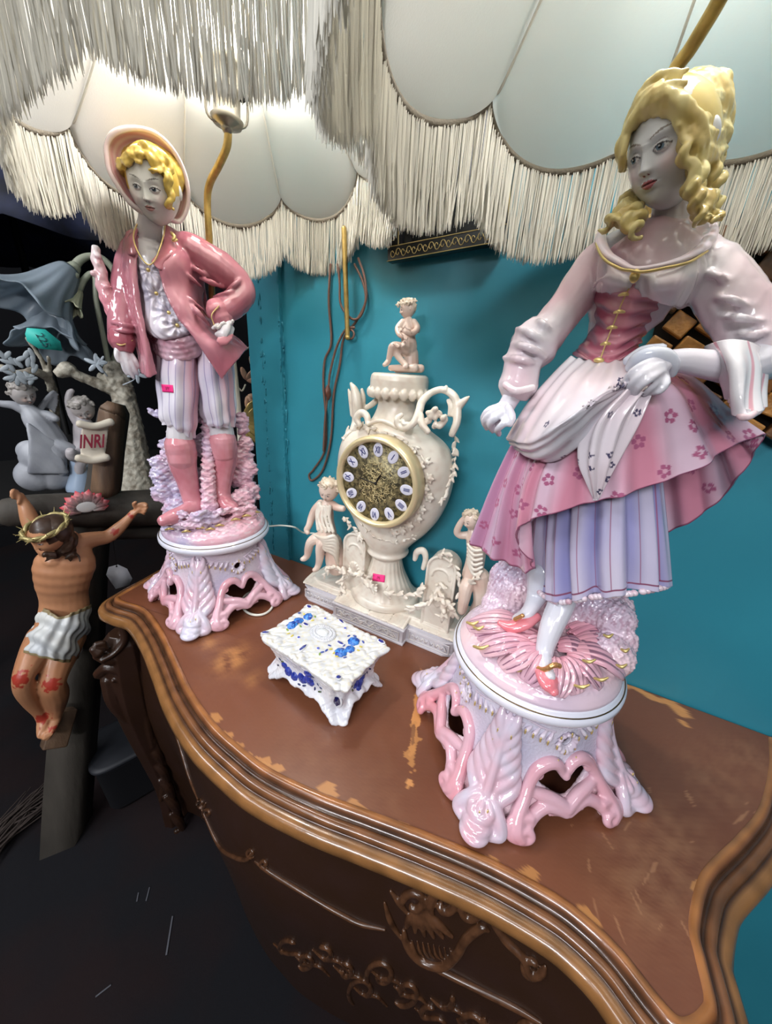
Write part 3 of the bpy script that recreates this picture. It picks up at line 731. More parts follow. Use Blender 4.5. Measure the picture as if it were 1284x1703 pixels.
# viewer-left forearm and fist
limb(sk, fl, [(872, 610, .05, 19), (862, 640, .055, 18), (850, 662, .06, 15), (842, 676, .062, 14)])
limb(sk, fl, [(843, 676, .062, 15), (832, 692, .064, 18), (824, 700, .062, 15)], flat=.7)
fingers(sk, fl, [[(842, 686, .075, 7), (826, 694, .085, 6.5), (815, 706, .08, 6), (820, 716, .068, 5.5)], [(835, 680, .072, 7), (816, 688, .08, 6.5), (806, 700, .076, 6), (810, 712, .064, 5)],
                 [(830, 676, .064, 6.5), (813, 682, .07, 6), (804, 694, .066, 5.5), (806, 706, .056, 5)], [(848, 690, .076, 7), (838, 704, .088, 6.5), (828, 714, .084, 6), (830, 722, .07, 5)],
                 [(846, 678, .078, 7), (852, 694, .086, 6.5), (848, 706, .088, 5.5)]])
# viewer-right forearm and hand gathering the apron
limb(sk, fl, [(1262, 600, .03, 34), (1230, 610, .045, 30), (1185, 607, .06, 24), (1140, 600, .07, 20), (1112, 600, .078, 17), (1098, 606, .084, 18)])
limb(sk, fl, [(1108, 600, .08, 17), (1090, 612, .09, 20), (1076, 622, .095, 18)], flat=.7)
fingers(sk, fl, [[(1100, 598, .09, 7), (1075, 604, .105, 7), (1052, 618, .108, 6.5), (1038, 636, .10, 5.5), (1036, 646, .095, 4.5)], [(1100, 606, .096, 7.5), (1078, 616, .11, 7), (1056, 632, .112, 6.5), (1046, 648, .104, 5.5), (1047, 655, .1, 4.5)],
                 [(1102, 616, .097, 7), (1084, 628, .112, 7), (1066, 642, .112, 6), (1058, 654, .105, 5), (1060, 659, .1, 4)], [(1102, 624, .094, 6.5), (1092, 636, .106, 6), (1080, 648, .106, 5.5), (1072, 657, .1, 4)],
                 [(1104, 622, .088, 7.5), (1108, 636, .1, 7), (1098, 650, .104, 6), (1084, 654, .1, 5)]])
limb(sk, fl, [(1015, 570, 0, 36), (985, 700, 0, 34), (955, 850, 0, 26), (952, 940, .0, 22)])
limb(sk, fl, [(1000, 430, 0, 18), (940, 515, .02, 16), (888, 575, .04, 15), (870, 615, .05, 17)]); limb(sk, fl, [(1180, 435, 0, 20), (1240, 530, .015, 20), (1275, 580, .02, 26), (1262, 602, .03, 30)])
limb(sk, fl, [(955, 900, 0, 22), (920, 940, -.01, 20), (905, 960, -.01, 22)])
hs_ = fl.s_(1098, 262, .03)
RL = rotm(0, -.14, 0) @ rotm(0, 0, -.60) @ rotm(.30, 0, 0)
hd = head_mb(fl(1117, 244, .02), 86*hs_, RL, lin('d5d8df'), lin('b9616c'), lin('6a5a52'), iris=lin('6d8496'), blush=lin('ddb9c2'), look=-.02, wide=.98, sub=7, hairc=lin('d3bd72'))
sk.build('flesh', M_skin, lady, remesh=.0016, smooth=2, colfn=glaze(lin('cfd2de'), lin('dcd6dd'), 20), extra=hd)
# ---- shoes
b = MB(); limb(b, fl, [(903, 1104, .068, 14), (907, 1120, .09, 17), (914, 1138, .10, 17), (921, 1150, .105, 9)], flat=.6, n=6); limb(b, fl, [(892, 1026, .024, 9), (872, 1036, .038, 13), (850, 1042, .045, 12), (832, 1036, .045, 6)], flat=.7)
b.build('shoe', M_porc, lady, split=True, remesh=.0013, smooth=2, colfn=glaze(lin('e2717c'), lin('e2909a'), 60))
b = MB()
for k in range(9): a = k*.7; P, R = fl.pr([(893+k*4.6, 1110+4*math.sin(a), .088+.006*math.sin(k*.4), 5)]); b.ell(P[0], R[0], sub=2)
for k in range(4): P, R = fl.pr([(857+k*4, 1030-k*2, .048, 4)]); b.ell(P[0], R[0], sub=2)
b.build('shoe_bow', mat('pale_gilding', lin('d8a06a'), rough=.25, metal=.6), lady, remesh=.0012, split=True)
# ---- striped underskirt
PINKL = np.array(lin('cc879c')); WHT = np.array(lin('d6cddd')); LIL = np.array(lin('9d9ac4')); MAUVE = np.array(lin('9d5877'))
def under_col(u, v, A, N):
    C = np.tile(LIL, A.shape[:2]+(1,)); C += (WHT-LIL)*(.30+.35*np.sin(u*2*PI*11)+.2*nz(A.reshape(-1, 3), 25).reshape(u.shape))[..., None]
    st = np.abs(((u*26) % 1)-.5) < .045; C[st & (v < .93)] = MAUVE; C[(np.abs(v-.93) < .008)] = MAUVE*.7
    return np.clip(C, 0, 1)
rs = rows(fl, [(905, 780, -.01), (930, 790, .03), (985, 795, .06), (1050, 785, .05), (1095, 770, 0), (1060, 765, -.05), (985, 770, -.065), (920, 775, -.04)],
          [(893, 900, -.01), (925, 912, .035), (985, 910, .062), (1060, 905, .055), (1106, 895, 0), (1065, 890, -.05), (985, 890, -.065), (915, 895, -.04)],
          [(890, 975, -.005), (925, 1000, .04), (985, 992, .06), (1055, 985, .055), (1110, 972, .0), (1065, 965, -.05), (985, 965, -.06), (912, 970, -.04)])
b = cloth(rs, 520, 110, fold=lambda u, v: (.0035+.004*v)*np.sin(u*2*PI*11+.6*np.sin(u*30))+.002*np.sin(u*2*PI*23), col=under_col)
b.build('underskirt', M_porc, lady)
b = MB(); 
for k in range(60):
    u_ = k/60; e = cr(rs[-1], 10, True); p_ = e[int(u_*len(e))]; b.ell(p_+np.array([0, 0, -.001]), (.0042, .0035, .0038), sub=2)
b.build('underskirt_lace', M_porc, lady, colfn=lambda V: mix(lin('e3d9e2'), lin('c59aa8'), .4+.6*nz(V, 200)))
# ---- flowered overskirt
rs = rows(fl,
  [(955, 596, 0), (960, 600, .02), (975, 603, .035), (990, 604, .045), (1005, 604, .045), (1030, 600, .04), (1058, 590, 0), (1050, 586, -.03), (1010, 592, -.045), (975, 596, -.04), (960, 597, -.02)],
  [(885, 680, 0), (893, 700, .03), (908, 715, .05), (935, 712, .072), (990, 690, .084), (1090, 655, .072), (1148, 628, 0), (1120, 635, -.05), (1050, 650, -.07), (960, 670, -.06), (900, 680, -.03)],
  [(828, 790, 0), (843, 808, .03), (872, 822, .052), (882, 792, .075), (972, 765, .09), (1105, 728, .078), (1207, 684, 0), (1170, 735, -.05), (1050, 790, -.08), (930, 805, -.06), (852, 800, -.035)],
  [(784, 902, 0), (815, 925, .03), (882, 950, .042), (861, 879, .074), (964, 842, .092), (1112, 800, .078), (1262, 727, 0), (1190, 838, -.055), (1060, 905, -.085), (930, 925, -.06), (825, 918, -.04)])
def over_col(u, v, A, N):
    q = nz(A.reshape(-1, 3), 22).reshape(u.shape); w_ = np.clip(.35+.45*np.sin(u*2*PI*13+.9)+.3*q, 0, 1)
    C = PINKL+(WHT-PINKL)*w_[..., None]*.75; C = C+(np.array(lin('9c7ba4'))-C)*(np.clip((.22-u)/.2, 0, 1)*.55)[..., None]+(np.array(lin('c9809a'))-C)*(np.clip(.25*q-.02, 0, 1))[..., None]
    C[v > .992] = MAUVE*.8
    return flowers(A, N, np.clip(C, 0, 1), 75, .0072, MAUVE*1.15, 5, mask=v > .25)
b = cloth(rs, 640, 190, fold=lambda u, v: v**1.3*(.0045*np.sin(u*2*PI*13)+.0025*np.sin(u*2*PI*29+2))+.0012*np.sin(u*2*PI*40)*v, col=over_col, thick=.0028, keep=True)
b.build('overskirt', M_porc, lady)
# ---- apron: the gathered pouch and the corner that hangs below the hand
def ap_col(u, v, A, N):
    C = np.array(lin('cfd0d8'))+(np.array(lin('e6cdd3'))-np.array(lin('cfd0d8')))*np.clip(.25+.6*nz(A.reshape(-1, 3), 18).reshape(u.shape)+.5*(1-v), 0, 1)[..., None]
    return flowers(A, N, C, 9, .0036, np.array(lin('4a4560')), 11, dots=5)
rs = rows(fl,
  [(948, 592, .042), (972, 598, .056), (1003, 602, .062), (1033, 598, .056), (1058, 590, .042)],
  [(918, 622, .050), (950, 632, .088), (1000, 634, .098), (1045, 622, .09), (1074, 608, .072)],
  [(878, 668, .052), (915, 680, .100), (975, 672, .116), (1030, 645, .10), (1078, 618, .080)],
  [(845, 722, .050), (880, 730, .102), (938, 700, .132), (1000, 655, .12), (1050, 632, .095)],
  [(842, 730, .050), (885, 740, .104), (945, 706, .130), (1003, 662, .118), (1052, 638, .094)],
  [(848, 738, .046), (888, 752, .100), (948, 722, .120), (1006, 676, .108), (1054, 646, .090)],
  [(858, 746, .036), (900, 768, .088), (950, 748, .102), (1010, 692, .096), (1056, 654, .086)],
  [(885, 745, .020), (915, 762, .06), (955, 745, .08), (1012, 690, .085), (1058, 654, .08)])
b = cloth(rs, 240, 140, closed=False, thick=.003, fold=lambda u, v: .0016*np.sin(v*46+u*9)*np.clip(v*3-1.6, 0, 1)+.001*np.sin(u*40)*(1-v), col=ap_col)
b.build('apron_pouch', M_porc, lady)
rs = rows(fl, [(1030, 648, .098), (1046, 646, .104), (1062, 650, .104), (1080, 655, .098)], [(972, 712, .10), (1000, 705, .112), (1035, 700, .108), (1062, 700, .102)],
          [(962, 762, .10), (985, 765, .112), (1012, 762, .108), (1036, 748, .10)], [(975, 800, .098), (985, 804, .105), (1000, 802, .104), (1014, 790, .098)], [(987, 828, .094), (990, 832, .097), (993, 832, .097), (997, 827, .094)])
b = cloth(rs, 160, 100, closed=False, thick=.003, fold=lambda u, v: .0035*np.sin(u*2*PI*3.2+.5)*np.clip(1.2-v, 0, 1), col=ap_col)
b.build('apron_corner', M_porc, lady)
# knot of cloth over the wrist
b = MB()
limb(b, fl, [(1050, 610, .088, 10), (1062, 596, .094, 12), (1085, 588, .095, 12), (1108, 592, .09, 12), (1120, 606, .085, 10), (1118, 622, .08, 7)], n=6); limb(b, fl, [(1045, 600, .075, 9), (1070, 584, .08, 9), (1100, 580, .08, 9)], n=6)
b.build('apron_gather', M_porc, lady, remesh=.0015, smooth=2, colfn=glaze(lin('dcdde4'), lin('c9cfe0'), 30))
# ---- blouse with sleeves
b = MB()
limb(b, fl, [(1046, 500, .0, 64), (1056, 480, 0, 72), (1074, 458, .0, 84), (1090, 438, -.006, 84)], n=6, flat=.66, up=(0, -1, 0), seg=28)
limb(b, fl, [(1006, 418, -.002, 22), (990, 440, .004, 31), (968, 475, .01, 33), (940, 515, .02, 31), (912, 550, .032, 32), (890, 572, .04, 40), (872, 600, .048, 31), (866, 622, .052, 30), (862, 638, .053, 33)], n=7, seg=20)
limb(b, fl, [(1168, 415, -.002, 26), (1180, 440, .0, 38), (1206, 485, .008, 46), (1242, 535, .015, 47), (1272, 572, .02, 47), (1285, 590, .02, 42)], n=7, seg=20)
rs = rows(fl, [(990, 392, .004), (1002, 425, .05), (1035, 445, .064), (1056, 452, .068), (1104, 448, .066), (1150, 432, .054), (1184, 395, .008)],
  [(980, 430, .0), (995, 455, .045), (1030, 468, .070), (1060, 472, .063), (1100, 474, .074), (1145, 468, .055), (1190, 440, .0)], [(976, 480, -.01), (995, 488, .04), (1030, 488, .058), (1060, 492, .055), (1095, 505, .056), (1130, 512, .035), (1160, 500, -.01)])
b.merge(cloth(rs, 120, 60, closed=False, thick=.008, fold=lambda u, v: .0012*np.sin(u*60)*np.sin(v*PI)))
for i in range(9):      # pleats drawn towards the brooch and down the arms
    a = -1.0+i*.25; P, R = fl.pr([(1056+10*math.sin(a), 456, .064, 3), (1056+52*math.sin(a)*1.3, 468+10*math.cos(a*2), .060, 4), (1056+80*math.sin(a)*1.1, 480+14*math.cos(a), .045, 2)]); b.tube(P, R, 6, 5)
for (x, y, dx, dy, d) in ((885, 556, 26, 24, .07), (880, 578, 28, 16, .075), (868, 598, 30, 8, .075), (905, 540, 20, 24, .06), (1222, 500, 40, 22, .045), (1240, 530, 44, 10, .05), (1256, 556, 40, -4, .05), (1195, 460, 30, 26, .035)):
    P, R = fl.pr([(x-dx, y-dy*.4, d-.02, 4), (x, y, d, 7), (x+dx, y+dy, d-.02, 4)]); b.tube(P, R, 8, 5)
b.build('blouse', M_porc, lady, remesh=.0018, smooth=4, colfn=glaze(lin('d6d3d8'), lin('dfb4c0'), 13, 2.2, .6, -.05), dispfn=lambda V, N: .0008*nz(V*np.array([1, 1, .4]), 160))
rs = rows(fl, [(1170, 578, .035), (1200, 566, .07), (1240, 566, .07), (1272, 580, .03), (1250, 580, -.01), (1200, 580, .0)], [(1185, 600, .05), (1210, 600, .085), (1245, 604, .085), (1275, 615, .04), (1258, 612, -.005), (1205, 606, .01)],
          [(1205, 640, .055), (1222, 655, .095), (1248, 655, .095), (1270, 650, .045), (1255, 645, .0), (1220, 640, .02)], [(1213, 655, .055), (1232, 692, .1), (1254, 688, .1), (1266, 676, .05), (1250, 668, .0), (1226, 660, .02)])
b = cloth(rs, 200, 70, thick=.0025, fold=lambda u, v: v*.004*np.sin(u*2*PI*7), col=lambda u, v, A, N: np.clip(np.array(lin('e2dfe4'))+(np.array(lin('cf8b9a'))-np.array(lin('e2dfe4')))*((np.sin(u*2*PI*7+2) > .93)*.8)[..., None], 0, 1))
b.build('bell_cuff', M_porc, lady)
b = MB()
for k in range(22):
    t = k/21; e = cr([fl(840, 640, .085), fl(858, 650, .09), fl(886, 645, .08)], 10); b.ell(e[int(t*(len(e)-1))], (.003, .003, .004), sub=2)
for r_ in (rs[-1],):
    e = cr(r_, 8, True)
    for k in range(40): b.ell(e[int(k/40*len(e))], (.003, .003, .003), sub=2)
b.build('cuff_lace', M_porc, lady, remesh=.0014, split=True, colfn=glaze(lin('e9dfe2'), lin('e0c4cb'), 80))
# ---- laced corset
rs = rows(fl, [(976, 474, .0), (1000, 474, .040), (1040, 472, .062), (1062, 482, .062), (1112, 500, .0), (1080, 490, -.045), (1010, 480, -.045)], [(984, 505, .0), (1005, 510, .035), (1035, 512, .052), (1058, 514, .050), (1096, 520, 0), (1070, 515, -.04), (1010, 510, -.04)],
          [(987, 540, 0), (1000, 546, .03), (1022, 548, .041), (1048, 548, .038), (1079, 545, 0), (1060, 543, -.035), (1010, 542, -.035)], [(966, 572, 0), (982, 582, .034), (1008, 586, .046), (1034, 582, .04), (1068, 566, 0), (1050, 566, -.035), (1000, 568, -.04)],
          [(952, 588, 0), (972, 598, .042), (1000, 606, .058), (1030, 600, .048), (1062, 580, 0), (1045, 580, -.035), (990, 584, -.045)])
b = cloth(rs, 200, 110, thick=.003, fold=lambda u, v: .0016*np.sin(v*34+np.sin(u*2*PI*3)*1.5)*np.exp(-((u-.33)/.35)**2), col=lambda u, v, A, N: np.clip(np.array(lin('a9566c'))+(np.array(lin('d79aa6'))-np.array(lin('a9566c')))*np.clip(.35+.5*nz(A.reshape(-1, 3), 40).reshape(u.shape)+.3*np.sin(v*34), 0, 1)[..., None], 0, 1))
b.build('corset', M_porc, lady)
b = MB()
for (x, y, w_) in ((1038, 490, 8), (1030, 519, 8), (1018, 545, 7), (1007, 572, 7)): P, R = fl.pr([(x-w_, y+1, .062, 2.2), (x, y-1, .066, 3.2), (x+w_, y, .062, 2.2)]); b.tube(P, R, 6, 4)
P, R = fl.pr([(1046, 480, .064, 1.2), (1036, 500, .06, 1.2), (1024, 530, .052, 1.2), (1012, 560, .05, 1.2), (998, 598, .062, 1.2)]); b.tube(P, R, 6, 5)
P, R = fl.pr([(996, 599, .064, 5.5), (1056, 459, .072, 7.5)]); b.ell(P[0], (R[0]*1.5, R[0], R[0]*.8)); b.ell(P[1], (R[1], R[1]*.6, R[1]*1.4)); b.build('corset_clasp', M_gold, lady, split=True)
# ---- collar edge
b = MB(); cp = [(1000, 384, .0), (999, 402, .03), (1010, 422, .052), (1032, 436, .062), (1056, 446, .068), (1100, 440, .066), (1140, 428, .055), (1170, 410, .03), (1184, 388, .0), (1186, 374, -.01)]
P = [fl(*p) for p in cp]; b.tube(P, [fl.s_(*cp[0])*v for v in (7, 9, 7, 6, 4, 4, 6, 9, 9, 6)], 10, 8, flat=.6); b.build('collar', M_porc, lady, colfn=glaze(lin('e8cdd6'), lin('dcd8e4'), 30))
b = MB(); cp2 = [(993, 388, .006), (992, 406, .036), (1004, 430, .060), (1030, 446, .072), (1050, 450, .076), (1070, 452, .076), (1104, 446, .072), (1146, 436, .06), (1176, 418, .034)]; b.tube([fl(*p) for p in cp2], .0012, 6, 8); b.build('collar_gilding', M_gold, lady)
# ---- hair
HA, HB = lin('dccf92'), lin('bfa25a'); b = MB()
def hair_ell(x, y, d, rx, rz, ry=None, tilt=0): s_ = fl.s_(x, y, d); b.ell(fl(x, y, d), (rx*s_, (ry or rx)*s_, rz*s_), rot=rotm(0, tilt, 0), sub=4)
hair_ell(1136, 206, -.010, 64, 62, 64, .3); hair_ell(1150, 180, -.03, 46, 36, 44, .5); hair_ell(1178, 160, -.03, 26, 22); hair_ell(1196, 148, -.03, 14, 14)
hair_ell(1170, 235, -.03, 34, 60, 50, .1); hair_ell(1168, 285, -.03, 26, 50, 40, .1)
rng = random.Random(9)
sn = Snap(fl, hd)
front = [[(1046, 262), (1052, 225), (1064, 200), (1080, 182), (1100, 165)], [(1052, 232), (1066, 205), (1084, 186), (1108, 172), (1130, 165)], [(1072, 200), (1090, 187), (1112, 182), (1130, 180)], [(1088, 192), (1106, 186), (1122, 192), (1134, 206)],
         [(1104, 190), (1120, 196), (1132, 210), (1140, 230)], [(1116, 186), (1134, 200), (1142, 225), (1146, 250)], [(1044, 285), (1042, 262), (1048, 235)], [(1128, 190), (1144, 215), (1152, 245), (1152, 270)], [(1060, 205), (1076, 178), (1100, 156), (1130, 148)],
         [(1136, 235), (1142, 255), (1146, 275), (1150, 300)]]
for i, c_ in enumerate(front):
    for k in range(3): curl_strand(b, [sn(x+k*5-5, y-k*5-2, .002+.003*k) for x, y in c_], 8*hs_, None, 1.0, .3, ph=i+k)
wav = [[(1060, 205, .04), (1085, 165, .04), (1125, 145, .01), (1175, 138, -.01)], [(1110, 170, .055), (1150, 152, .03), (1195, 148, .0)],
  [(1120, 185, .058), (1150, 178, .045), (1180, 170, .03), (1205, 165, .0)], [(1130, 200, .06), (1155, 205, .05), (1180, 200, .03), (1208, 190, .0)],
  [(1138, 222, .058), (1160, 232, .05), (1185, 228, .03), (1208, 215, .0)], [(1146, 245, .05), (1168, 258, .045), (1190, 256, .02), (1206, 240, .0)],
  [(1140, 165, .04), (1175, 150, .02), (1205, 140, .0)], [(1190, 160, .0), (1208, 175, -.01), (1204, 205, -.01), (1205, 240, -.01)], [(1180, 200, .03), (1205, 215, .0), (1206, 250, -.01)], [(1160, 140, .0), (1190, 134, .0), (1208, 138, .0), (1206, 152, .0)]]
for i, c_ in enumerate(wav):
    for k in range(3):
        P = [fl(x+rng.uniform(-3, 3), y+k*7-6, d) for x, y, d in c_]; curl_strand(b, P, 9*hs_, None, 1.2, .3, ph=i+k)
for i, c_ in enumerate([[(1140, 235, .06), (1142, 270, .06), (1150, 310, .05), (1160, 345, .05), (1170, 365, .05)], [(1155, 250, .05), (1160, 285, .05), (1166, 320, .045), (1180, 350, .04), (1180, 372, .04)], [(1175, 255, .03), (1185, 290, .02), (1178, 325, .02), (1192, 350, .02), (1188, 368, .02)],
                        [(1150, 300, .058), (1158, 330, .058), (1165, 372, .055)], [(1190, 250, .0), (1194, 290, .0), (1190, 330, .0), (1196, 365, .0)], [(1168, 300, .035), (1172, 340, .04), (1165, 368, .05)],
                        [(1054, 328, .0), (1042, 345, .02), (1028, 358, .03), (1014, 370, .035), (1002, 380, .03)], [(1062, 334, .01), (1054, 352, .03), (1042, 362, .04), (1048, 376, .048), (1058, 388, .052)], [(1058, 330, .0), (1046, 352, .025), (1034, 364, .035), (1020, 374, .04)],
                        [(1064, 340, .015), (1064, 358, .035), (1056, 374, .048), (1060, 394, .054)], [(1050, 322, .0), (1040, 336, .015), (1040, 350, .03)]]):
    P = [fl(*p) for p in c_]; curl_strand(b, P, 8.5*hs_, None, 3.0, .9, ph=i*1.3, n=10)
b.build('hair', M_hairp, lady, remesh=.0014, smooth=2, colfn=lambda V: mix(HA, HB, .35+.5*nz(V*np.array([1, 1, .6]), 130)), dispfn=lambda V, N: .0006*nz(V*np.array([1, 1, .5]), 380, 2))
# ================================================================ LAMP WITH THE BOY FIGURE
pB = np.array([-.7075, .5138, TOP]); fb = Frame(pB)
boy = empty('figure_lamp', tuple(pB), fb.rz)
tag(boy, 'pink porcelain table lamp of a boy in wide hat, jacket and boots', 'lamp', 'porcelain figure lamps')
pedestal(boy, rot=.363, tint=.25)
b = MB(); b.lathe([(0, .176), (.109, .176), (.110, .186), (.107, .194), (.098, .202), (.080, .207), (.05, .21), (0, .212)], 72)
rng = random.Random(5)
for (x, y, d, r) in ((272, 790, -.03, 20), (285, 760, -.03, 18), (270, 820, -.02, 18), (295, 810, -.03, 22), (292, 720, -.04, 14), (250, 684, -.03, 5), (262, 690, -.03, 7), (400, 700, -.04, 14), (408, 740, -.03, 14), (412, 780, -.02, 17), (416, 815, -.02, 16), (405, 830, 0, 20), (395, 760, -.03, 20),
                     (398, 790, -.03, 22), (345, 800, -.03, 26), (340, 740, -.035, 20), (342, 690, -.04, 16), (300, 850, .0, 26), (390, 845, .01, 26), (345, 850, .0, 26), (268, 770, -.03, 12), (255, 768, -.03, 8), (280, 742, -.03, 14), (425, 826, -.01, 7), (404, 715, -.035, 9), (415, 760, -.03, 8)):
    P, R = fb.pr([(x, y, d, r)]); b.ell(P[0], (R[0], R[0]*.7, R[0]))
for i in range(70):
    a = rng.uniform(0, 1); x = 280+a*140; y = 868+rng.uniform(-12, 12)-a*12; P, R = fb.pr([(x-9, y+3, .085-abs(a-.4)*.07, 3), (x, y-2, .088-abs(a-.4)*.07, 5), (x+9, y+2, .083-abs(a-.4)*.07, 2.5)]); b.tube(P, R, 6, 3)
P, R = fb.pr([(345, 690, -.01, 10), (346, 760, .01, 10), (347, 820, .03, 12), (350, 850, .045, 14)]); b.tube(P, R, 10, 6)
def bm_disp(V, N): return np.clip((V[:, 2]-.190)/.02, 0, 1)*(.0034*nz(V*np.array([.5, .5, 1.3]), 210)+.0020*nz(V*np.array([.5, .5, 1]), 520, 4))
def bm_col(V):
    side = V[:, 0]; c = mix(lin('e6b3c0'), lin('bdb4d0'), .45+.5*nz(V, 30)-.35*np.sign(side+.02)*np.clip(np.abs(side+.02)/.04, 0, 1)); c = mix(c, lin('a8728a'), .5*(nz(V*np.array([.5, .5, 1.2]), 260, 2) > .45)*np.clip((V[:, 2]-.21)/.03, 0, 1))
    return mix(c, lin('eee6ea'), .4*(nz(V*np.array([.5, .5, 1.2]), 260, 7) > .35))
b.build('rocky_mound', M_porc, boy, remesh=.0021, smooth=1, dispfn=bm_disp, colfn=bm_col)
b = MB()
for (x, y, d) in ((335, 878, .085), (350, 880, .085), (392, 864, .07), (410, 858, .055), (425, 852, .04), (365, 874, .08), (282, 880, .07), (310, 884, .08)):
    P, R = fb.pr([(x-7, y+1, d, 1.4), (x, y-1, d+.004, 2.2), (x+7, y, d, 1.2)]); b.tube(P, R, 6, 3)
b.build('rock_gilding', M_gold, boy, split=True)
# ---- flesh: neck, chest, knees, hands, head
sk = MB()
limb(sk, fb, [(246, 440, .0, 34), (247, 415, .0, 30), (247, 398, .0, 24), (249, 380, .012, 19), (252, 355, .024, 18), (254, 335, .028, 18)], n=5, flat=.7, up=(0, -1, 0))
limb(sk, fb, [(298, 640, .0, 20), (300, 700, .01, 19), (299, 728, .012, 20), (303, 745, .012, 18)]); limb(sk, fb, [(365, 640, .0, 20), (367, 700, .0, 19), (369, 725, .0, 20), (370, 740, .0, 18)])
limb(sk, fb, [(250, 430, 0, 26), (275, 520, 0, 30), (295, 590, 0, 26), (298, 650, 0, 20)]); limb(sk, fb, [(290, 580, 0, 22), (340, 590, 0, 20), (365, 650, 0, 20)])
limb(sk, fb, [(235, 412, -.01, 10), (214, 450, -.025, 10), (206, 520, -.02, 10), (201, 566, -.005, 10)]); limb(sk, fb, [(285, 408, -.005, 10), (345, 440, .002, 12), (398, 478, .012, 12), (388, 508, .03, 8), (376, 536, .052, 6)])
# hanging hand
limb(sk, fb, [(200, 565, -.005, 10), (205, 582, .0, 12), (212, 596, .002, 11)], flat=.6)
fingers(sk, fb, [[(206, 590, .006, 5), (212, 605, .01, 4.5), (216, 618, .008, 4), (222, 628, .004, 3)], [(212, 590, .004, 5), (219, 604, .008, 4.5), (225, 616, .006, 4), (229, 622, .002, 3)], [(218, 590, .0, 5), (225, 600, .004, 4.2), (230, 610, .002, 3.6)],
                 [(200, 588, .006, 5), (204, 602, .01, 4.3), (207, 614, .008, 3.8), (211, 622, .006, 3)], [(196, 578, .008, 5), (194, 590, .012, 4.5), (197, 600, .012, 3.6)]])
# hand on the hip
limb(sk, fb, [(376, 536, .055, 9), (374, 547, .062, 10), (371, 555, .064, 9)], flat=.7)
fingers(sk, fb, [[(378, 544, .058, 4.5), (368, 552, .064, 4.3), (360, 556, .062, 3.6)], [(382, 548, .058, 4.5), (374, 558, .064, 4.3), (366, 562, .062, 3.4)], [(386, 546, .055, 4.3), (383, 556, .06, 4), (376, 562, .06, 3.2)], [(368, 540, .056, 4.3), (360, 542, .062, 4), (354, 546, .062, 3)]])
hb = fb.s_(247, 315, 0)
RB = rotm(0, .05, 0) @ rotm(0, 0, -.28) @ rotm(.40, 0, 0)
hd = head_mb(fb(256, 308, .035), 52*hb, RB, lin('cfcfcc'), lin('a87470'), lin('55504a'), iris=lin('4a5a66'), blush=lin('cdb5b4'), child=.3, look=-.02, lash=1.2, sub=7, hairc=lin('c9a84a'))
sk.build('flesh', M_skin, boy, remesh=.0019, smooth=2, colfn=glaze(lin('d2cfd4'), lin('d8d2d6'), 20), extra=hd)
# ---- boots
b = MB()
limb(b, fb, [(302, 752, .01, 24), (305, 775, .012, 21), (312, 800, .015, 17), (318, 825, .02, 15), (322, 842, .028, 15), (308, 852, .045, 14), (288, 860, .062, 13), (272, 866, .072, 10)], seg=18)
limb(b, fb, [(372, 745, .0, 22), (373, 765, .0, 20), (370, 790, .002, 17), (368, 812, .008, 15), (370, 830, .018, 15), (378, 840, .035, 14), (388, 844, .045, 10)], seg=18)
b.build('boot', M_porc, boy, split=True, remesh=.0018, smooth=2, colfn=glaze(lin('c0747f'), lin('cf8d97'), 40, 0, .5))
b = MB()
limb(b, fb, [(300, 742, .01, 28), (302, 752, .01, 27), (303, 762, .012, 26)], seg=20, flat=.85); limb(b, fb, [(370, 733, .0, 26), (371, 743, .0, 25), (372, 752, .0, 24)], seg=20, flat=.85)
b.build('boot_cuff', M_porc, boy, split=True, remesh=.0018, smooth=2, colfn=glaze(lin('c98089'), lin('d698a1'), 40, 0, .5))
b = MB()
for (x, y, d, w_) in ((303, 762, .037, 20), (371, 752, .024, 18)): P, R = fb.pr([(x-w_, y-4, d-.012, 1.2), (x-w_/2, y, d, 1.6), (x+w_/2, y, d, 1.2), (x+w_, y-4, d-.01, 1)]); b.tube(P, R, 6, 4)
b.build('boot_strap', mat('dark_gilding', lin('6e5a3a')), boy, split=True)
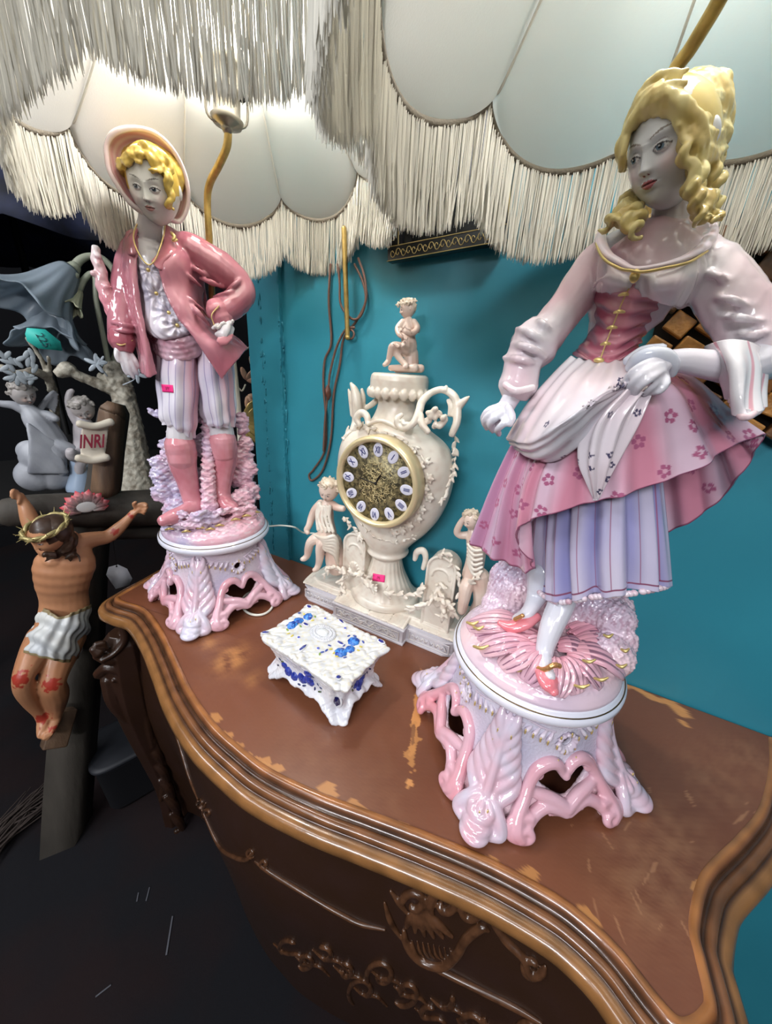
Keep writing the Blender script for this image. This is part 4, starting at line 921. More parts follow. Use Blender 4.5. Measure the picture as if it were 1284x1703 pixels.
# ---- striped breeches, one leg each
BW, BL = np.array(lin('e2dde6')), np.array(lin('b3abc8'))
def br_col(u, v, A, N):
    C = BW+(BL-BW)*np.clip(.3+.5*nz(A.reshape(-1, 3), 30).reshape(u.shape), 0, 1)[..., None]; C = C+(np.array(lin('d49aa8'))-C)*np.clip(1.3*np.exp(-((u-.42)/.10)**2)+.4-v*1.2, 0, .8)[..., None]
    C[np.abs(((u*18) % 1)-.5) < .05] = np.array(lin('9a8fb4')); return np.clip(C, 0, 1)
for side, pts in ((0, [[(262, 560, .0), (280, 560, .04), (305, 562, .045), (326, 565, .02), (322, 562, -.03), (285, 560, -.04)], [(261, 630, .0), (278, 632, .045), (308, 634, .052), (330, 632, .02), (322, 630, -.03), (285, 628, -.04)],
                       [(266, 690, .0), (282, 698, .042), (308, 702, .048), (326, 700, .02), (318, 694, -.025), (285, 688, -.035)], [(272, 705, .0), (290, 712, .034), (304, 722, .038), (322, 728, .014), (312, 706, -.02), (288, 702, -.03)]]),
                  (1, [[(318, 565, .0), (335, 566, .04), (358, 562, .042), (380, 556, .0), (368, 556, -.03), (335, 560, -.03)], [(325, 630, .0), (340, 634, .044), (366, 632, .046), (389, 620, .0), (376, 620, -.03), (345, 625, -.035)],
                       [(334, 685, .0), (348, 692, .038), (372, 695, .042), (392, 680, .0), (380, 682, -.03), (352, 684, -.03)], [(342, 700, .0), (352, 710, .03), (372, 712, .034), (390, 708, .0), (380, 696, -.025), (356, 698, -.025)]])):
    b = cloth(rows(fb, *pts), 260, 90, fold=lambda u, v: .0022*np.sin(u*2*PI*9)*(.5+v)+.001*np.sin(v*20+u*14), col=br_col, thick=.003); b.build('breeches_leg', M_porc, boy)
# ---- shirt with buttons, sash
def sh_col(u, v, A, N): return np.clip(np.array(lin('c6c2d4'))+(np.array(lin('d9cfd6'))-np.array(lin('c6c2d4')))*np.clip(.5+.6*nz(A.reshape(-1, 3), 35).reshape(u.shape), 0, 1)[..., None], 0, 1)
btn = [(246.5, 449), (260, 488), (281, 520), (295, 541)]
rs = rows(fb, [(218, 410, -.01), (232, 428, .03), (246, 442, .043), (262, 425, .034), (285, 410, -.01), (250, 400, -.03)], [(224, 450, -.01), (236, 456, .036), (248, 460, .046), (275, 455, .038), (300, 445, -.01), (260, 440, -.04)],
          [(232, 490, -.01), (244, 498, .035), (262, 498, .046), (290, 492, .04), (318, 480, -.01), (270, 480, -.04)], [(238, 530, -.01), (252, 540, .05), (282, 536, .062), (315, 525, .05), (338, 520, -.01), (285, 520, -.045)],
          [(244, 546, -.01), (262, 560, .05), (290, 558, .062), (325, 545, .05), (346, 535, -.01), (290, 535, -.045)], [(250, 552, -.01), (268, 566, .038), (294, 565, .046), (326, 555, .036), (344, 545, -.01), (290, 545, -.04)])
bp_ = [fb(x, y, .05) for x, y in btn]
def shirt_fold(u, v): return .0016*np.sin(u*2*PI*16+np.sin(v*12)*2)*np.sin(v*PI)
b = cloth(rs, 240, 130, fold=shirt_fold, col=sh_col, thick=.003)
V0 = b.V[0]                               # puckers drawn in at every button
for q in bp_:
    dd = V0-q; r_ = np.linalg.norm(dd[:, [0, 2]], axis=1); a = np.arctan2(dd[:, 2], dd[:, 0]); fr_ = (V0[:, 1] < 0)
    V0[:, 1] += fr_*(.010*g(r_, .008)-.0024*np.cos(9*a)*np.exp(-((r_-.016)/.010)**2))
b.build('shirt', M_porc, boy)
b = MB()
for x, y in btn: P, R = fb.pr([(x, y, .044 if y < 500 else .058, 3.2)]); b.ell(P[0], R[0], sub=2)
b.build('shirt_button', M_gold, boy, split=True)
b = MB()
for k, (dy, r) in enumerate(((0, 9), (9, 9), (18, 8), (27, 7))):
    P, R = fb.pr([(262, 556+dy, -.005, r), (278, 566+dy, .038, r), (302, 568+dy, .046, r), (328, 558+dy, .036, r), (344, 546+dy, .0, r)]); b.tube(P, R, 8, 6)
b.build('sash', M_porc, boy, remesh=.0019, smooth=1, colfn=glaze(lin('a87886'), lin('cbaab8'), 60), dispfn=lambda V, N: .001*nz(V, 200))
# ---- jacket
JR, JP = lin('a25b69'), lin('c08591')
b = MB()
rs = rows(fb, [(292, 398, .012), (275, 405, .036), (268, 420, .046), (262, 445, .050)], [(330, 415, -.005), (300, 425, .046), (280, 440, .058), (266, 462, .056)], [(338, 465, -.01), (312, 472, .044), (292, 480, .058), (274, 486, .060)],
          [(340, 505, -.01), (322, 515, .05), (306, 520, .066), (290, 518, .068)], [(356, 535, -.005), (342, 548, .05), (326, 550, .07), (314, 548, .074)], [(396, 560, .0), (375, 575, .054), (358, 582, .07), (340, 588, .072)], [(412, 578, .0), (398, 596, .052), (382, 614, .066), (369, 631, .062)])
b.merge(cloth(rs, 110, 110, closed=False, thick=.006, fold=lambda u, v: .0012*np.sin(v*20+u*6)))
rs = rows(fb, [(232, 392, .014), (222, 385, .012), (208, 392, .0), (206, 400, -.03)], [(226, 440, .035), (214, 440, .030), (203, 440, .0), (206, 440, -.03)], [(234, 500, .04), (222, 502, .04), (213, 500, .0), (216, 500, -.03)],
          [(246, 560, .046), (238, 566, .05), (226, 560, .0), (230, 560, -.03)], [(262, 622, .04), (246, 628, .048), (232, 618, .0), (236, 615, -.03)])
b.merge(cloth(rs, 80, 110, closed=False, thick=.006))
rs = rows(fb, [(206, 400, -.03), (240, 392, -.05), (285, 395, -.05), (335, 420, -.03)], [(210, 480, -.035), (245, 480, -.06), (290, 480, -.06), (340, 480, -.03)], [(226, 560, -.035), (260, 560, -.065), (310, 560, -.065), (360, 545, -.03)], [(236, 618, -.03), (270, 620, -.065), (330, 615, -.065), (408, 580, -.01)])
b.merge(cloth(rs, 80, 100, closed=False, thick=.005))
limb(b, fb, [(292, 402, -.005, 17), (312, 414, .0, 26), (340, 432, .002, 28), (372, 452, .005, 27), (398, 474, .01, 22), (402, 492, .018, 21), (388, 508, .03, 20), (370, 520, .04, 19)], seg=20)
limb(b, fb, [(226, 400, -.02, 16), (214, 440, -.03, 20), (208, 490, -.03, 22), (206, 520, -.02, 22), (203, 545, -.01, 20), (203, 566, -.005, 20)], seg=18)
for (x, y, dx, dy, d) in ((330, 450, 22, 14, .036), (352, 470, 20, 8, .04), (378, 488, 22, -6, .048), (385, 500, 20, -12, .052), (390, 474, 16, -14, .045), (206, 540, 20, 4, .028), (204, 550, 20, 2, .028), (312, 458, 22, 18, .045), (318, 500, 18, 14, .055), (330, 520, 18, 20, .064)):
    P, R = fb.pr([(x-dx, y-dy, d-.02, 2.5), (x, y, d-.004, 4.5), (x+dx, y+dy, d-.02, 2.5)]); b.tube(P, R, 8, 5)
b.build('jacket', M_porc, boy, remesh=.0019, smooth=3, colfn=lambda V: mix(mix(JR, JP, .4+.5*nz(V, 26)), lin('d8a2aa'), .8*np.clip(nz(V, 14, 5)-.2, 0, 1)), dispfn=lambda V, N: .0008*nz(V*np.array([1, 1, .5]), 130))
b = MB()      # turned-up cuffs, lapel, collar, pocket flap
limb(b, fb, [(366, 520, .043, 24), (370, 528, .046, 20)], flat=.8); limb(b, fb, [(203, 560, -.004, 24), (204, 566, -.003, 24)], flat=.8)
rs = rows(fb, [(276, 372, .008), (284, 376, .0), (296, 384, -.012)], [(272, 396, .03), (286, 402, .034), (300, 404, .01)], [(266, 414, .042), (282, 422, .054), (298, 424, .04)], [(250, 434, .05), (262, 446, .06), (272, 450, .058)]); b.merge(cloth(rs, 50, 50, closed=False, thick=.005))
rs = rows(fb, [(234, 366, .006), (224, 376, .0), (210, 388, -.01)], [(222, 394, .026), (214, 398, .02), (206, 402, .0)], [(226, 420, .038), (217, 424, .034), (208, 424, .01)]); b.merge(cloth(rs, 50, 50, closed=False, thick=.005))
rs = rows(fb, [(362, 560, .074), (375, 558, .07), (389, 553, .06)], [(360, 568, .078), (374, 570, .076), (388, 562, .066)], [(366, 576, .076), (378, 574, .074), (386, 566, .066)]); b.merge(cloth(rs, 40, 40, closed=False, thick=.004))
b.build('jacket_turnback', M_porc, boy, split=True, remesh=.0018, smooth=2, colfn=glaze(lin('a9606c'), lin('c27f8a'), 30))
b = MB()
for pts in ([(231, 366, .010), (222, 392, .032), (230, 420, .046), (246, 440, .054), (258, 432, .056), (266, 412, .052), (272, 392, .04), (275, 372, .016)], [(364, 509, .068), (352, 524, .066), (356, 540, .066)], [(188, 568, .014), (202, 574, .022), (220, 566, .012)]):
    b.tube([fb(*p) for p in pts], .0011, 6, 6)
P, R = fb.pr([(286, 388, .036, 2.6), (290, 394, .038, 3.2), (288, 400, .04, 2.4), (294, 399, .036, 2.0)]); b.tube(P, R, 6, 4)
b.build('jacket_gilding', M_gold, boy, split=True)
b = MB()
for k in range(9): P, R = fb.pr([(358+k*3.6, 543-k*.8+3*math.sin(k*1.3), .068-.0008*k, 3.2)]); b.ell(P[0], R[0], sub=2)
b.build('cuff_frill', M_porc, boy, remesh=.0014, smooth=1, colfn=glaze(lin('d8d2cc'), lin('c9c3c9'), 60))
# ---- hat
HU, HT = np.array(lin('c58e93')), np.array(lin('d9c0c0'))
out = [(178, 262, -.01), (178, 240, -.01), (188, 224, -.005), (208, 215, .0), (234, 214, .0), (262, 224, -.005), (288, 250, -.015), (306, 288, -.03), (313, 325, -.04), (309, 352, -.045), (298, 368, -.045), (282, 364, -.03), (240, 352, -.02), (214, 334, -.015), (194, 306, -.01), (182, 284, -.01)]
O = np.array([fb(p[0], p[1], p[2]+.055) for p in out]); c0 = fb(252, 290, .012); inn = c0+(O-c0)*np.array([.42, .6, .42]); inn2 = c0+(O-c0)*.12+np.array([0, .03, 0])
mid = (O+inn)/2+np.array([0, .010, 0])
def hat_col(u, v, A, N):
    C = HU+(HT-HU)*np.clip(.5+.5*np.sin(v*55+2*nz(A.reshape(-1, 3), 30).reshape(u.shape))*.6+.4*nz(A.reshape(-1, 3), 18).reshape(u.shape), 0, 1)[..., None]; C[v > .985] = np.array(lin('e9e2df')); return np.clip(C, 0, 1)
b = cloth([inn2, inn, mid, O], 220, 90, col=hat_col, thick=-.006, fold=lambda u, v: .002*np.sin(u*2*PI*3)*v); b.build('hat', M_porc, boy)
b = MB(); b.tube(O, .0035, 8, 8, closed=True); b.build('hat_brim_edge', M_porc, boy, colfn=glaze(lin('e6dfdc'), lin('dcbfc0'), 30))
# ---- hair
b = MB(); s_ = hb
for (x, y, d, r) in ((256, 284, .0, 46), (270, 300, -.008, 30)): b.ell(fb(x, y, d+.014), (r*s_, r*s_*.8, r*s_*.82), sub=4)
rng = random.Random(4); sn = Snap(fb, hd)
for i, c_ in enumerate([[(232, 256), (222, 262), (214, 272), (210, 284)], [(238, 258), (226, 264), (218, 276)], [(244, 254), (256, 262), (264, 272), (266, 284)], [(240, 260), (250, 268), (256, 280), (252, 288)], [(250, 252), (266, 262), (276, 278), (280, 296)], [(256, 262), (268, 278), (274, 296), (276, 314)],
                        [(212, 268), (206, 282), (206, 298), (210, 312)], [(208, 280), (204, 296), (207, 310)], [(270, 285), (278, 305), (280, 322)], [(234, 256), (236, 266), (232, 274)], [(226, 258), (218, 268), (216, 280)], [(246, 250), (236, 250), (222, 258)], [(222, 262), (210, 276), (204, 290)],
                        [(276, 305), (282, 322), (278, 338), (283, 346)], [(258, 256), (272, 270), (282, 290)], [(246, 264), (258, 274), (266, 290)]]):
    for k in range(2): curl_strand(b, [sn(x+rng.uniform(-2, 2), y+k*3-3, .003+.003*k, .012) for x, y in c_], 4.6*s_, None, 1.6, .6, ph=i+k*2)
b.build('hair', M_hairp, boy, remesh=.0016, smooth=1, colfn=lambda V: mix(lin('d9bd62'), lin('b08a32'), .3+.6*nz(V, 160)), dispfn=lambda V, N: .0006*nz(V*np.array([1, 1, .5]), 420, 2))
# ---- knobbly staff behind the arm, and the tucked-up bundle below the shoulder
b = MB(); limb(b, fb, [(159, 412, -.02, 5.5), (161, 430, -.02, 8), (167, 450, -.02, 9), (170, 470, -.02, 10), (178, 490, -.02, 12), (184, 505, -.02, 13), (192, 520, -.02, 14), (200, 545, -.02, 9)])
for (x, y, r) in ((156, 455, 5), (170, 462, 6), (176, 478, 7), (190, 498, 7), (164, 440, 6), (180, 492, 8), (162, 425, 6)): P, R = fb.pr([(x, y, -.015, r)]); b.ell(P[0], R[0])
b.build('staff', M_porc, boy, remesh=.0017, smooth=1, colfn=lambda V: mix(mix(lin('e8dede'), lin('d78f9b'), (fb(160, 440)[2]+.03-V[:, 2])/.08), lin('c07a86'), .5*(nz(V, 160) > .35)), dispfn=lambda V, N: .0012*nz(V, 170))
# ================================================================ MANTEL CLOCK
pC = np.array([-.333, .6625, TOP]); fc = Frame(pC, (0, 1, 0))
clk = empty('mantel_clock', tuple(pC), 0)
tag(clk, 'ivory urn-shaped mantel clock with gold dial and seated cherubs', 'clock')
M_res = mat('ivory_resin', (.8, .8, .8), rough=.32, attr=True, coat=.08, bump=(120, .15, .001))
IV, IVs = lin('e6dfd2'), lin('cdbfae')
def ivory(V): return mix(mix(IV, IVs, .3+.5*nz(V, 30)), lin('c2a493'), .35*np.clip(nz(V, 150, 3), 0, 1))
LIVC = lin('c9c7d2')
# base slab in three blocks
def block(b, x0, x1, y0, y1, z0, z1, sl=0.0):
    V = [(x0, y0, z0), (x1, y0, z0), (x1, y1, z0), (x0, y1, z0), (x0, y0, z1), (x1, y0, z1), (x1, y1, z1), (x0, y1, z1)]
    b.add(V, [(0, 3, 2, 1), (4, 5, 6, 7), (0, 1, 5, 4), (1, 2, 6, 5), (2, 3, 7, 6), (3, 0, 4, 7)])
b = MB()
def plate(b, hw, y0, z0, z1, inset=0.0, cut=.03):
    pts = [(-hw+cut, y0), (hw-cut, y0), (hw-cut*.3, y0+cut*.35), (hw, y0+cut), (hw, .064), (-hw, .064), (-hw, y0+cut), (-hw+cut*.3, y0+cut*.35)]
    pts = [(x*(1-inset/hw), y*(1-inset/.065)) for x, y in pts]; b.prism(pts, z0, z1)
plate(b, .200, -.062, .004, .030); plate(b, .204, -.065, .0, .006); plate(b, .203, -.064, .030, .034); plate(b, .197, -.058, .034, .040, .002)
block(b, -.089, .089, -.080, .05, .0, .034); block(b, -.092, .092, -.083, .05, .034, .039); block(b, -.092, .092, -.083, .05, 0, .005)
b.build('base', M_res, clk, bevel=.0012, flat=True, colfn=lambda V: mix(IV, LIVC, .8))
b = MB()        # sloping reeded top
for x0, x1, yy in ((-.198, -.09, -.058), (-.09, .09, -.078), (.09, .198, -.058)):
    n_ = int((x1-x0)/.0052)
    for i in range(n_):
        x = x0+(i+.5)*(x1-x0)/n_; b.tube([(x, yy+.002, .040), (x+random.uniform(-.001, .001), yy+.018, .045), (x, yy+.040, .050)], [.0027, .0029, .0024], 6, 3)
plate(b, .19, -.045, .036, .052, .0); b.build('reeded_top', M_res, clk, remesh=.0017, smooth=1, colfn=ivory)
b = MB()        # relief on the front faces
rng = random.Random(2)
for x0, x1, yy in ((-.185, -.097, -.063), (-.080, .080, -.081), (.097, .185, -.063)):
    for z_ in (.009, .0295): b.tube([(x0, yy, z_), (x1, yy, z_)], .0012, 6)
    for x_ in (x0, x1): b.tube([(x_, yy, .009), (x_, yy, .0295)], .0012, 6)
    k = 40; P = [(x0+.006+(x1-x0-.012)*i/k, yy, .019+.005*math.sin(i*1.05)) for i in range(k+1)]; b.tube(P, .0014, 6)
    if x1 > 0 and x0 < 0:
        for i in range(60): b.ell((rng.uniform(x0+.01, x1-.01), yy, rng.uniform(.012, .027)), (rng.uniform(.002, .006), .0014, .0013), rot=rotm(0, rng.uniform(-1, 1), 0), sub=2)
b.build('base_relief', M_res, clk, colfn=lambda V: mix(LIVC, IV, .5+.3*nz(V, 100)))
# urn (flattened front to back)
def urn(prof, seg=96, fy=.62, rib=None):
    b = MB(); a = np.linspace(0, 2*PI, seg, endpoint=False); R_ = []
    for r, z in prof:
        m_ = 1+(rib(a, z) if rib else 0); k = 1 if r < .05 else fy+(1-fy)*max(0, 1-(r-.05)/.04); R_.append(np.column_stack([r*m_*np.cos(a), r*m_*k*np.sin(a), np.full(seg, z)]))
    return b.loft(R_)
foot = urn(cr([(.083, .048), (.083, .056), (.078, .062), (.066, .070), (.052, .092), (.040, .118), (.034, .140), (.033, .152), (.040, .158)], 5), fy=.8, rib=lambda a, z: .03*np.abs(np.sin(a*12))*(1 if .066 < z < .15 else 0))
foot.build('foot', M_res, clk, colfn=ivory)
bd = urn(cr([(.040, .158), (.047, .166), (.044, .176), (.057, .196), (.083, .226), (.106, .262), (.121, .302), (.127, .340), (.125, .372), (.116, .400), (.097, .420), (.070, .434), (.052, .446), (.042, .464), (.038, .482), (.044, .496), (.050, .502)], 5))
urnb = bd.build('urn_body', M_res, clk, colfn=ivory)
b = urn([(.0, .500), (.050, .500), (.053, .503), (.055, .507), (.055, .523), (.053, .5305), (.049, .534), (0, .535)], fy=.9)
for k in range(20):
    a = 2*PI*k/20; b.ell((.0535*math.cos(a), .0515*math.sin(a), .500), (.0085, .0085, .011), sub=2)
b.build('fringed_plinth', M_res, clk, remesh=.0014, smooth=1, colfn=ivory)
# dial
dc = np.array(fc(627, 803, .083)); Rm = rotm(PI/2, 0, 0)
rD = .0835
def ring_xz(b, R0, prof, seg=96):
    a = np.linspace(0, 2*PI, seg, endpoint=False); b.loft(np.array([np.column_stack([dc[0]+r*np.cos(a), np.full(seg, dc[1]-y), dc[2]+r*np.sin(a)]) for r, y in prof]), wrap=True, caps=False)
b = MB(); ring_xz(b, 0, [(rD*.90, .004), (rD*.93, .010), (rD*.97, .0125), (rD*1.02, .010), (rD*1.05, .004), (rD*1.05, -.02), (rD*.9, -.02)]); bez = b.build('bezel', mat('polished_brass', lin('e4d2a6'), rough=.3, metal=.4), clk)
b = MB(); a = np.linspace(0, 2*PI, 96, endpoint=False)
b.loft(np.array([np.column_stack([dc[0]+r*np.cos(a), np.full(96, dc[1]-y), dc[2]+r*np.sin(a)]) for r, y in ((.001, -.018), (rD*.92, -.018), (rD*.92, .002), (.001, .002))]))
M_dial = mat('dial_brass', lin('8f8460'), rough=.4, metal=.5, noise=(160, .42, .6), col2='4a4534', bump=(260, .8, .001))
b.build('dial', M_dial, clk)
b = MB(); rng = random.Random(8)
for i in range(220):
    a_ = rng.uniform(0, 2*PI); r = rng.uniform(0, .040)**1; a2 = rng.uniform(0, 3); b.tube([(dc[0]+r*math.cos(a_)+.004*math.cos(a2), dc[1]-.0022, dc[2]+r*math.sin(a_)+.004*math.sin(a2)), (dc[0]+r*math.cos(a_), dc[1]-.0034, dc[2]+r*math.sin(a_)), (dc[0]+r*math.cos(a_)-.004*math.cos(a2+1), dc[1]-.0022, dc[2]+r*math.sin(a_)-.004*math.sin(a2+1))], .0007, 4)
b.build('dial_filigree', mat('filigree_brass', lin('c9b88a'), rough=.35, metal=.6), clk)
def text_mesh(txt, size, name, material, parent, M4, extr=.0003, bold=0.0, font=None):
    cu = bpy.data.curves.new(name, 'FONT'); cu.body = txt; cu.size = size; cu.extrude = extr; cu.align_x = 'CENTER'; cu.align_y = 'CENTER'; cu.offset = bold
    t = bpy.data.objects.new('t', cu); COL.objects.link(t); dg = bpy.context.evaluated_depsgraph_get(); me = bpy.data.meshes.new_from_object(t.evaluated_get(dg)); bpy.data.objects.remove(t)
    me.transform(Matrix(M4.tolist() if hasattr(M4, 'tolist') else M4)); me.materials.clear(); me.materials.append(material); me.name = name
    o = bpy.data.objects.new(name, me); COL.objects.link(o)
    if parent: o.parent = parent
    return o
M_cart = mat('enamel_white', lin('d6d4e2'), rough=.25, coat=.2); M_blue = mat('numeral_blue', lin('2a2f6e'), rough=.4)
for i, tx in enumerate(['XII', 'I', 'II', 'III', 'IIII', 'V', 'VI', 'VII', 'VIII', 'IX', 'X', 'XI']):
    a_ = PI/2-i*PI/6; r = rD*.745; c = dc+np.array([r*math.cos(a_), -.0025, r*math.sin(a_)]); rr = rotm(0, -(a_-PI/2), 0)
    b = MB(); b.ell(c, (.0100, .0012, .0130), rot=rr, sub=3); o = b.build('numeral_plate', M_cart, clk)
    M4 = np.eye(4); M4[:3, :3] = rr @ rotm(PI/2, 0, 0) @ np.diag([.62 if len(tx) > 2 else .8, 1.25, 1]); M4[:3, 3] = c+np.array([0, -.0014, 0])
    text_mesh(tx, .0135, 'numeral', M_blue, o, M4, bold=.0002)
b = MB(); 
for a_, L_, w_ in ((math.radians(172), .040, .0013), (math.radians(62), .026, .0018)):
    e = dc+np.array([L_*math.cos(a_), -.006, L_*math.sin(a_)]); b.tube([dc+[0, -.006, 0], (dc+e)/2+[0, -.003, 0], e], [w_*.6, w_, .0003], 6)
b.ell(dc+[0, -.006, 0], (.003, .002, .003)); b.build('clock_hands', mat('black_metal', (.02, .02, .02), rough=.4), clk)
# leafy sculpture helpers
bvC = bvh_of(urnb)
def leaf(b, c, dr, nn, L_, W_, th=.0016):
    dr = np.array(dr, float); dr /= np.linalg.norm(dr)+1e-9; nn = np.array(nn, float); nn /= np.linalg.norm(nn)+1e-9; s = np.cross(dr, nn); s /= np.linalg.norm(s)+1e-9; nn = np.cross(s, dr)
    b.ell(c, (L_, W_, th), rot=np.column_stack([dr, s, nn]), sub=2)
def garland(b, P, size, k=26, seed=1, spread=.6, nn=(0, -1, .2)):
    rng = random.Random(seed); Q = cr(P, 12); T = np.gradient(Q, axis=0)
    for i in range(k):
        j = int(i/(k-1)*(len(Q)-1)); v = np.array([rng.gauss(0, 1), rng.gauss(0, .5), rng.gauss(0, 1)]); t = T[j]/np.linalg.norm(T[j])
        leaf(b, Q[j]+v*size*spread*.7, t+v*.55, np.array(nn)+v*.3, size*rng.uniform(.8, 1.3), size*rng.uniform(.35, .55), size*.25)
def onC(x, y, lift=.003):
    p, n = hit(bvC, x, y)
    if p is None: return fc(x, y, .0)
    return p+n*lift*(1 if n@(CAM-p) > 0 else -1)-pC
b = MB()
garland(b, [onC(574, 728), onC(590, 716), onC(615, 713), onC(640, 722), onC(668, 738), onC(692, 752)], .0085, 44, 1)
garland(b, [onC(690, 745), onC(706, 765), onC(712, 762)], .006, 12, 2)
for i, (x, y) in enumerate(((698, 775), (712, 795), (705, 812), (712, 826), (700, 845), (694, 860), (680, 872), (668, 880), (655, 884))):
    for k in range(6): a_ = k*PI/3; c = onC(x, y, .004)+np.array([.006*math.cos(a_), 0, .006*math.sin(a_)]); leaf(b, c, (math.cos(a_), 0, math.sin(a_)), (.3, -1, 0), .0055, .0035, .002)
    b.ell(onC(x, y, .007), .003, sub=2)
garland(b, [onC(757, 728), onC(758, 760), onC(750, 790), onC(742, 815), onC(730, 838)], .007, 40, 3, nn=(.8, -.6, 0))
garland(b, [onC(600, 868), onC(625, 892), onC(660, 900), onC(690, 888)], .005, 26, 4)
b.build('flower_garland', M_res, clk, remesh=.0015, smooth=1, colfn=ivory)
# handles and shoulder scrolls
def scroll_mb(b, pts, r=None): P, R = fc.pr(pts); b.tube(P, R, 10, 6)
b = MB()
scroll_mb(b, [(668, 690, .060, 4), (660, 697, .066, 5), (663, 708, .066, 5), (675, 712, .066, 6), (688, 703, .064, 6), (697, 684, .05, 7), (702, 668, .03, 7), (716, 654, .02, 6), (735, 648, .02, 6), (752, 656, .02, 7), (760, 672, .02, 7), (760, 700, .025, 7), (752, 722, .03, 6)])
scroll_mb(b, [(670, 700, .066, 4), (672, 705, .069, 3.5), (678, 704, .068, 3)])
scroll_mb(b, [(756, 690, .02, 6), (764, 675, .02, 7), (774, 665, .02, 5), (780, 660, .02, 2)]); scroll_mb(b, [(745, 666, .02, 3), (750, 676, .02, 5), (748, 690, .02, 4)]); scroll_mb(b, [(700, 690, .055, 5), (702, 705, .06, 6), (712, 718, .06, 5)])
for k in range(30):
    P = fc(728+rng.uniform(-15, 14), 692+rng.uniform(-14, 18), .05+rng.uniform(-.008, .01)); b.ell(P, (.0065, .004, .005), rot=rotm(0, rng.uniform(0, 3), 0), sub=2)
scroll_mb(b, [(741, 648, .024, 5), (742, 643, .024, 3)])
scroll_mb(b, [(584, 638, .02, 3), (590, 650, .02, 7), (594, 672, .02, 9), (592, 700, .02, 7), (586, 715, .03, 5)]); scroll_mb(b, [(602, 648, .0, 3), (604, 664, .0, 5), (600, 690, .01, 5)]); scroll_mb(b, [(580, 648, .02, 2), (583, 662, .02, 4), (586, 690, .02, 4)])
scroll_mb(b, [(598, 706, .055, 5), (593, 695, .055, 6), (601, 686, .055, 6), (610, 692, .055, 6), (612, 704, .058, 5)]); scroll_mb(b, [(606, 680, .0, 4), (618, 673, .0, 5), (628, 664, .0, 5), (634, 655, .0, 2.5)])
scroll_mb(b, [(612, 706, .062, 3), (630, 700, .066, 4), (648, 704, .066, 4), (660, 712, .066, 3)])
b.build('scroll_handle', M_res, clk, remesh=.0015, smooth=2, colfn=ivory)
# arched consoles beside the foot
for nm, x0, x1, ytop, ybot, d in (('l', 571, 606, 886, 952, .036), ('r', 703, 752, 922, 1002, .044)):
    A = fc((x0+x1)/2, ybot, d); Wd = abs(fc(x1, ybot, d)[0]-fc(x0, ybot, d)[0])/2; Ht = fc((x0+x1)/2, ytop, d)[2]-A[2]; A = np.array([A[0], A[1], .046]); Ht = fc((x0+x1)/2, ytop, d)[2]-.046
    def arch(w_, h, k=14): return [(-w_, 0), (w_, 0)]+[(w_*math.cos(t), h-w_+w_*math.sin(t)) for t in np.linspace(0, PI, k)]
    M4 = np.eye(4); M4[:3, :3] = rotm(PI/2, 0, 0); M4[:3, 3] = A
    b = MB(); b.prism(arch(Wd, Ht), -.035, 0, M4)
    o_ = [(p[0], 0, p[1]) for p in arch(Wd*.94, Ht*.985)]+[(-Wd*.94, 0, 0)]; b.tube([A+np.array(p)+[0, -.001, 0] for p in o_], .0032, 8)
    o_ = [(p[0], 0, p[1]) for p in arch(Wd*.6, Ht*.8)][2:]; b.tube([A+np.array(p)+[0, -.001, .004] for p in o_], .0018, 6)
    for k in range(9): a_ = PI*k/8; b.tube([A+np.array([0, -.001, Ht*.30]), A+np.array([Wd*.45*math.cos(a_), -.002, Ht*.30+Wd*.75*math.sin(a_)+Ht*.1])], [.0008, .0022], 6)
    garland(b, [A+np.array([-Wd*.2, -.006, Ht*1.02]), A+np.array([Wd*.5, -.006, Ht*1.04]), A+np.array([Wd*1.3, -.006, Ht*.75]), A+np.array([Wd*1.5, -.006, Ht*.5])] if nm == 'r' else [A+np.array([-Wd*.9, -.006, Ht*1.2]), A+np.array([0, -.006, Ht*1.08]), A+np.array([Wd*.9, -.006, Ht*.95])], .008, 20, 6)
    b.build('console', M_res, clk, remesh=.0014, smooth=1, colfn=ivory)
b = MB()
scroll_mb(b, [(690, 930, .03, 4), (694, 918, .03, 6), (704, 916, .03, 6), (708, 928, .03, 5), (704, 945, .03, 4)])
for sd, pth in enumerate(([(612, 958, .06), (590, 955, .065), (570, 950, .07), (552, 945, .07), (538, 958, .07)], [(570, 945, .072), (572, 960, .075), (568, 975, .078), (570, 985, .08)], [(640, 985, .078), (665, 990, .078), (690, 985, .07), (705, 978, .065)],
                          [(730, 972, .06), (715, 1000, .075), (695, 1010, .08), (678, 1015, .08)], [(728, 975, .062), (735, 1000, .075), (738, 1020, .078), (732, 1032, .078)], [(600, 960, .07), (612, 970, .075), (625, 980, .078)], [(735, 1000, .072), (750, 1012, .07), (755, 1020, .068)])):
    garland(b, [fc(*p) for p in pth], .0085, 26, sd+20, nn=(0, -.7, .7))
b.build('leaf_garland', M_res, clk, remesh=.0015, smooth=1, colfn=ivory)
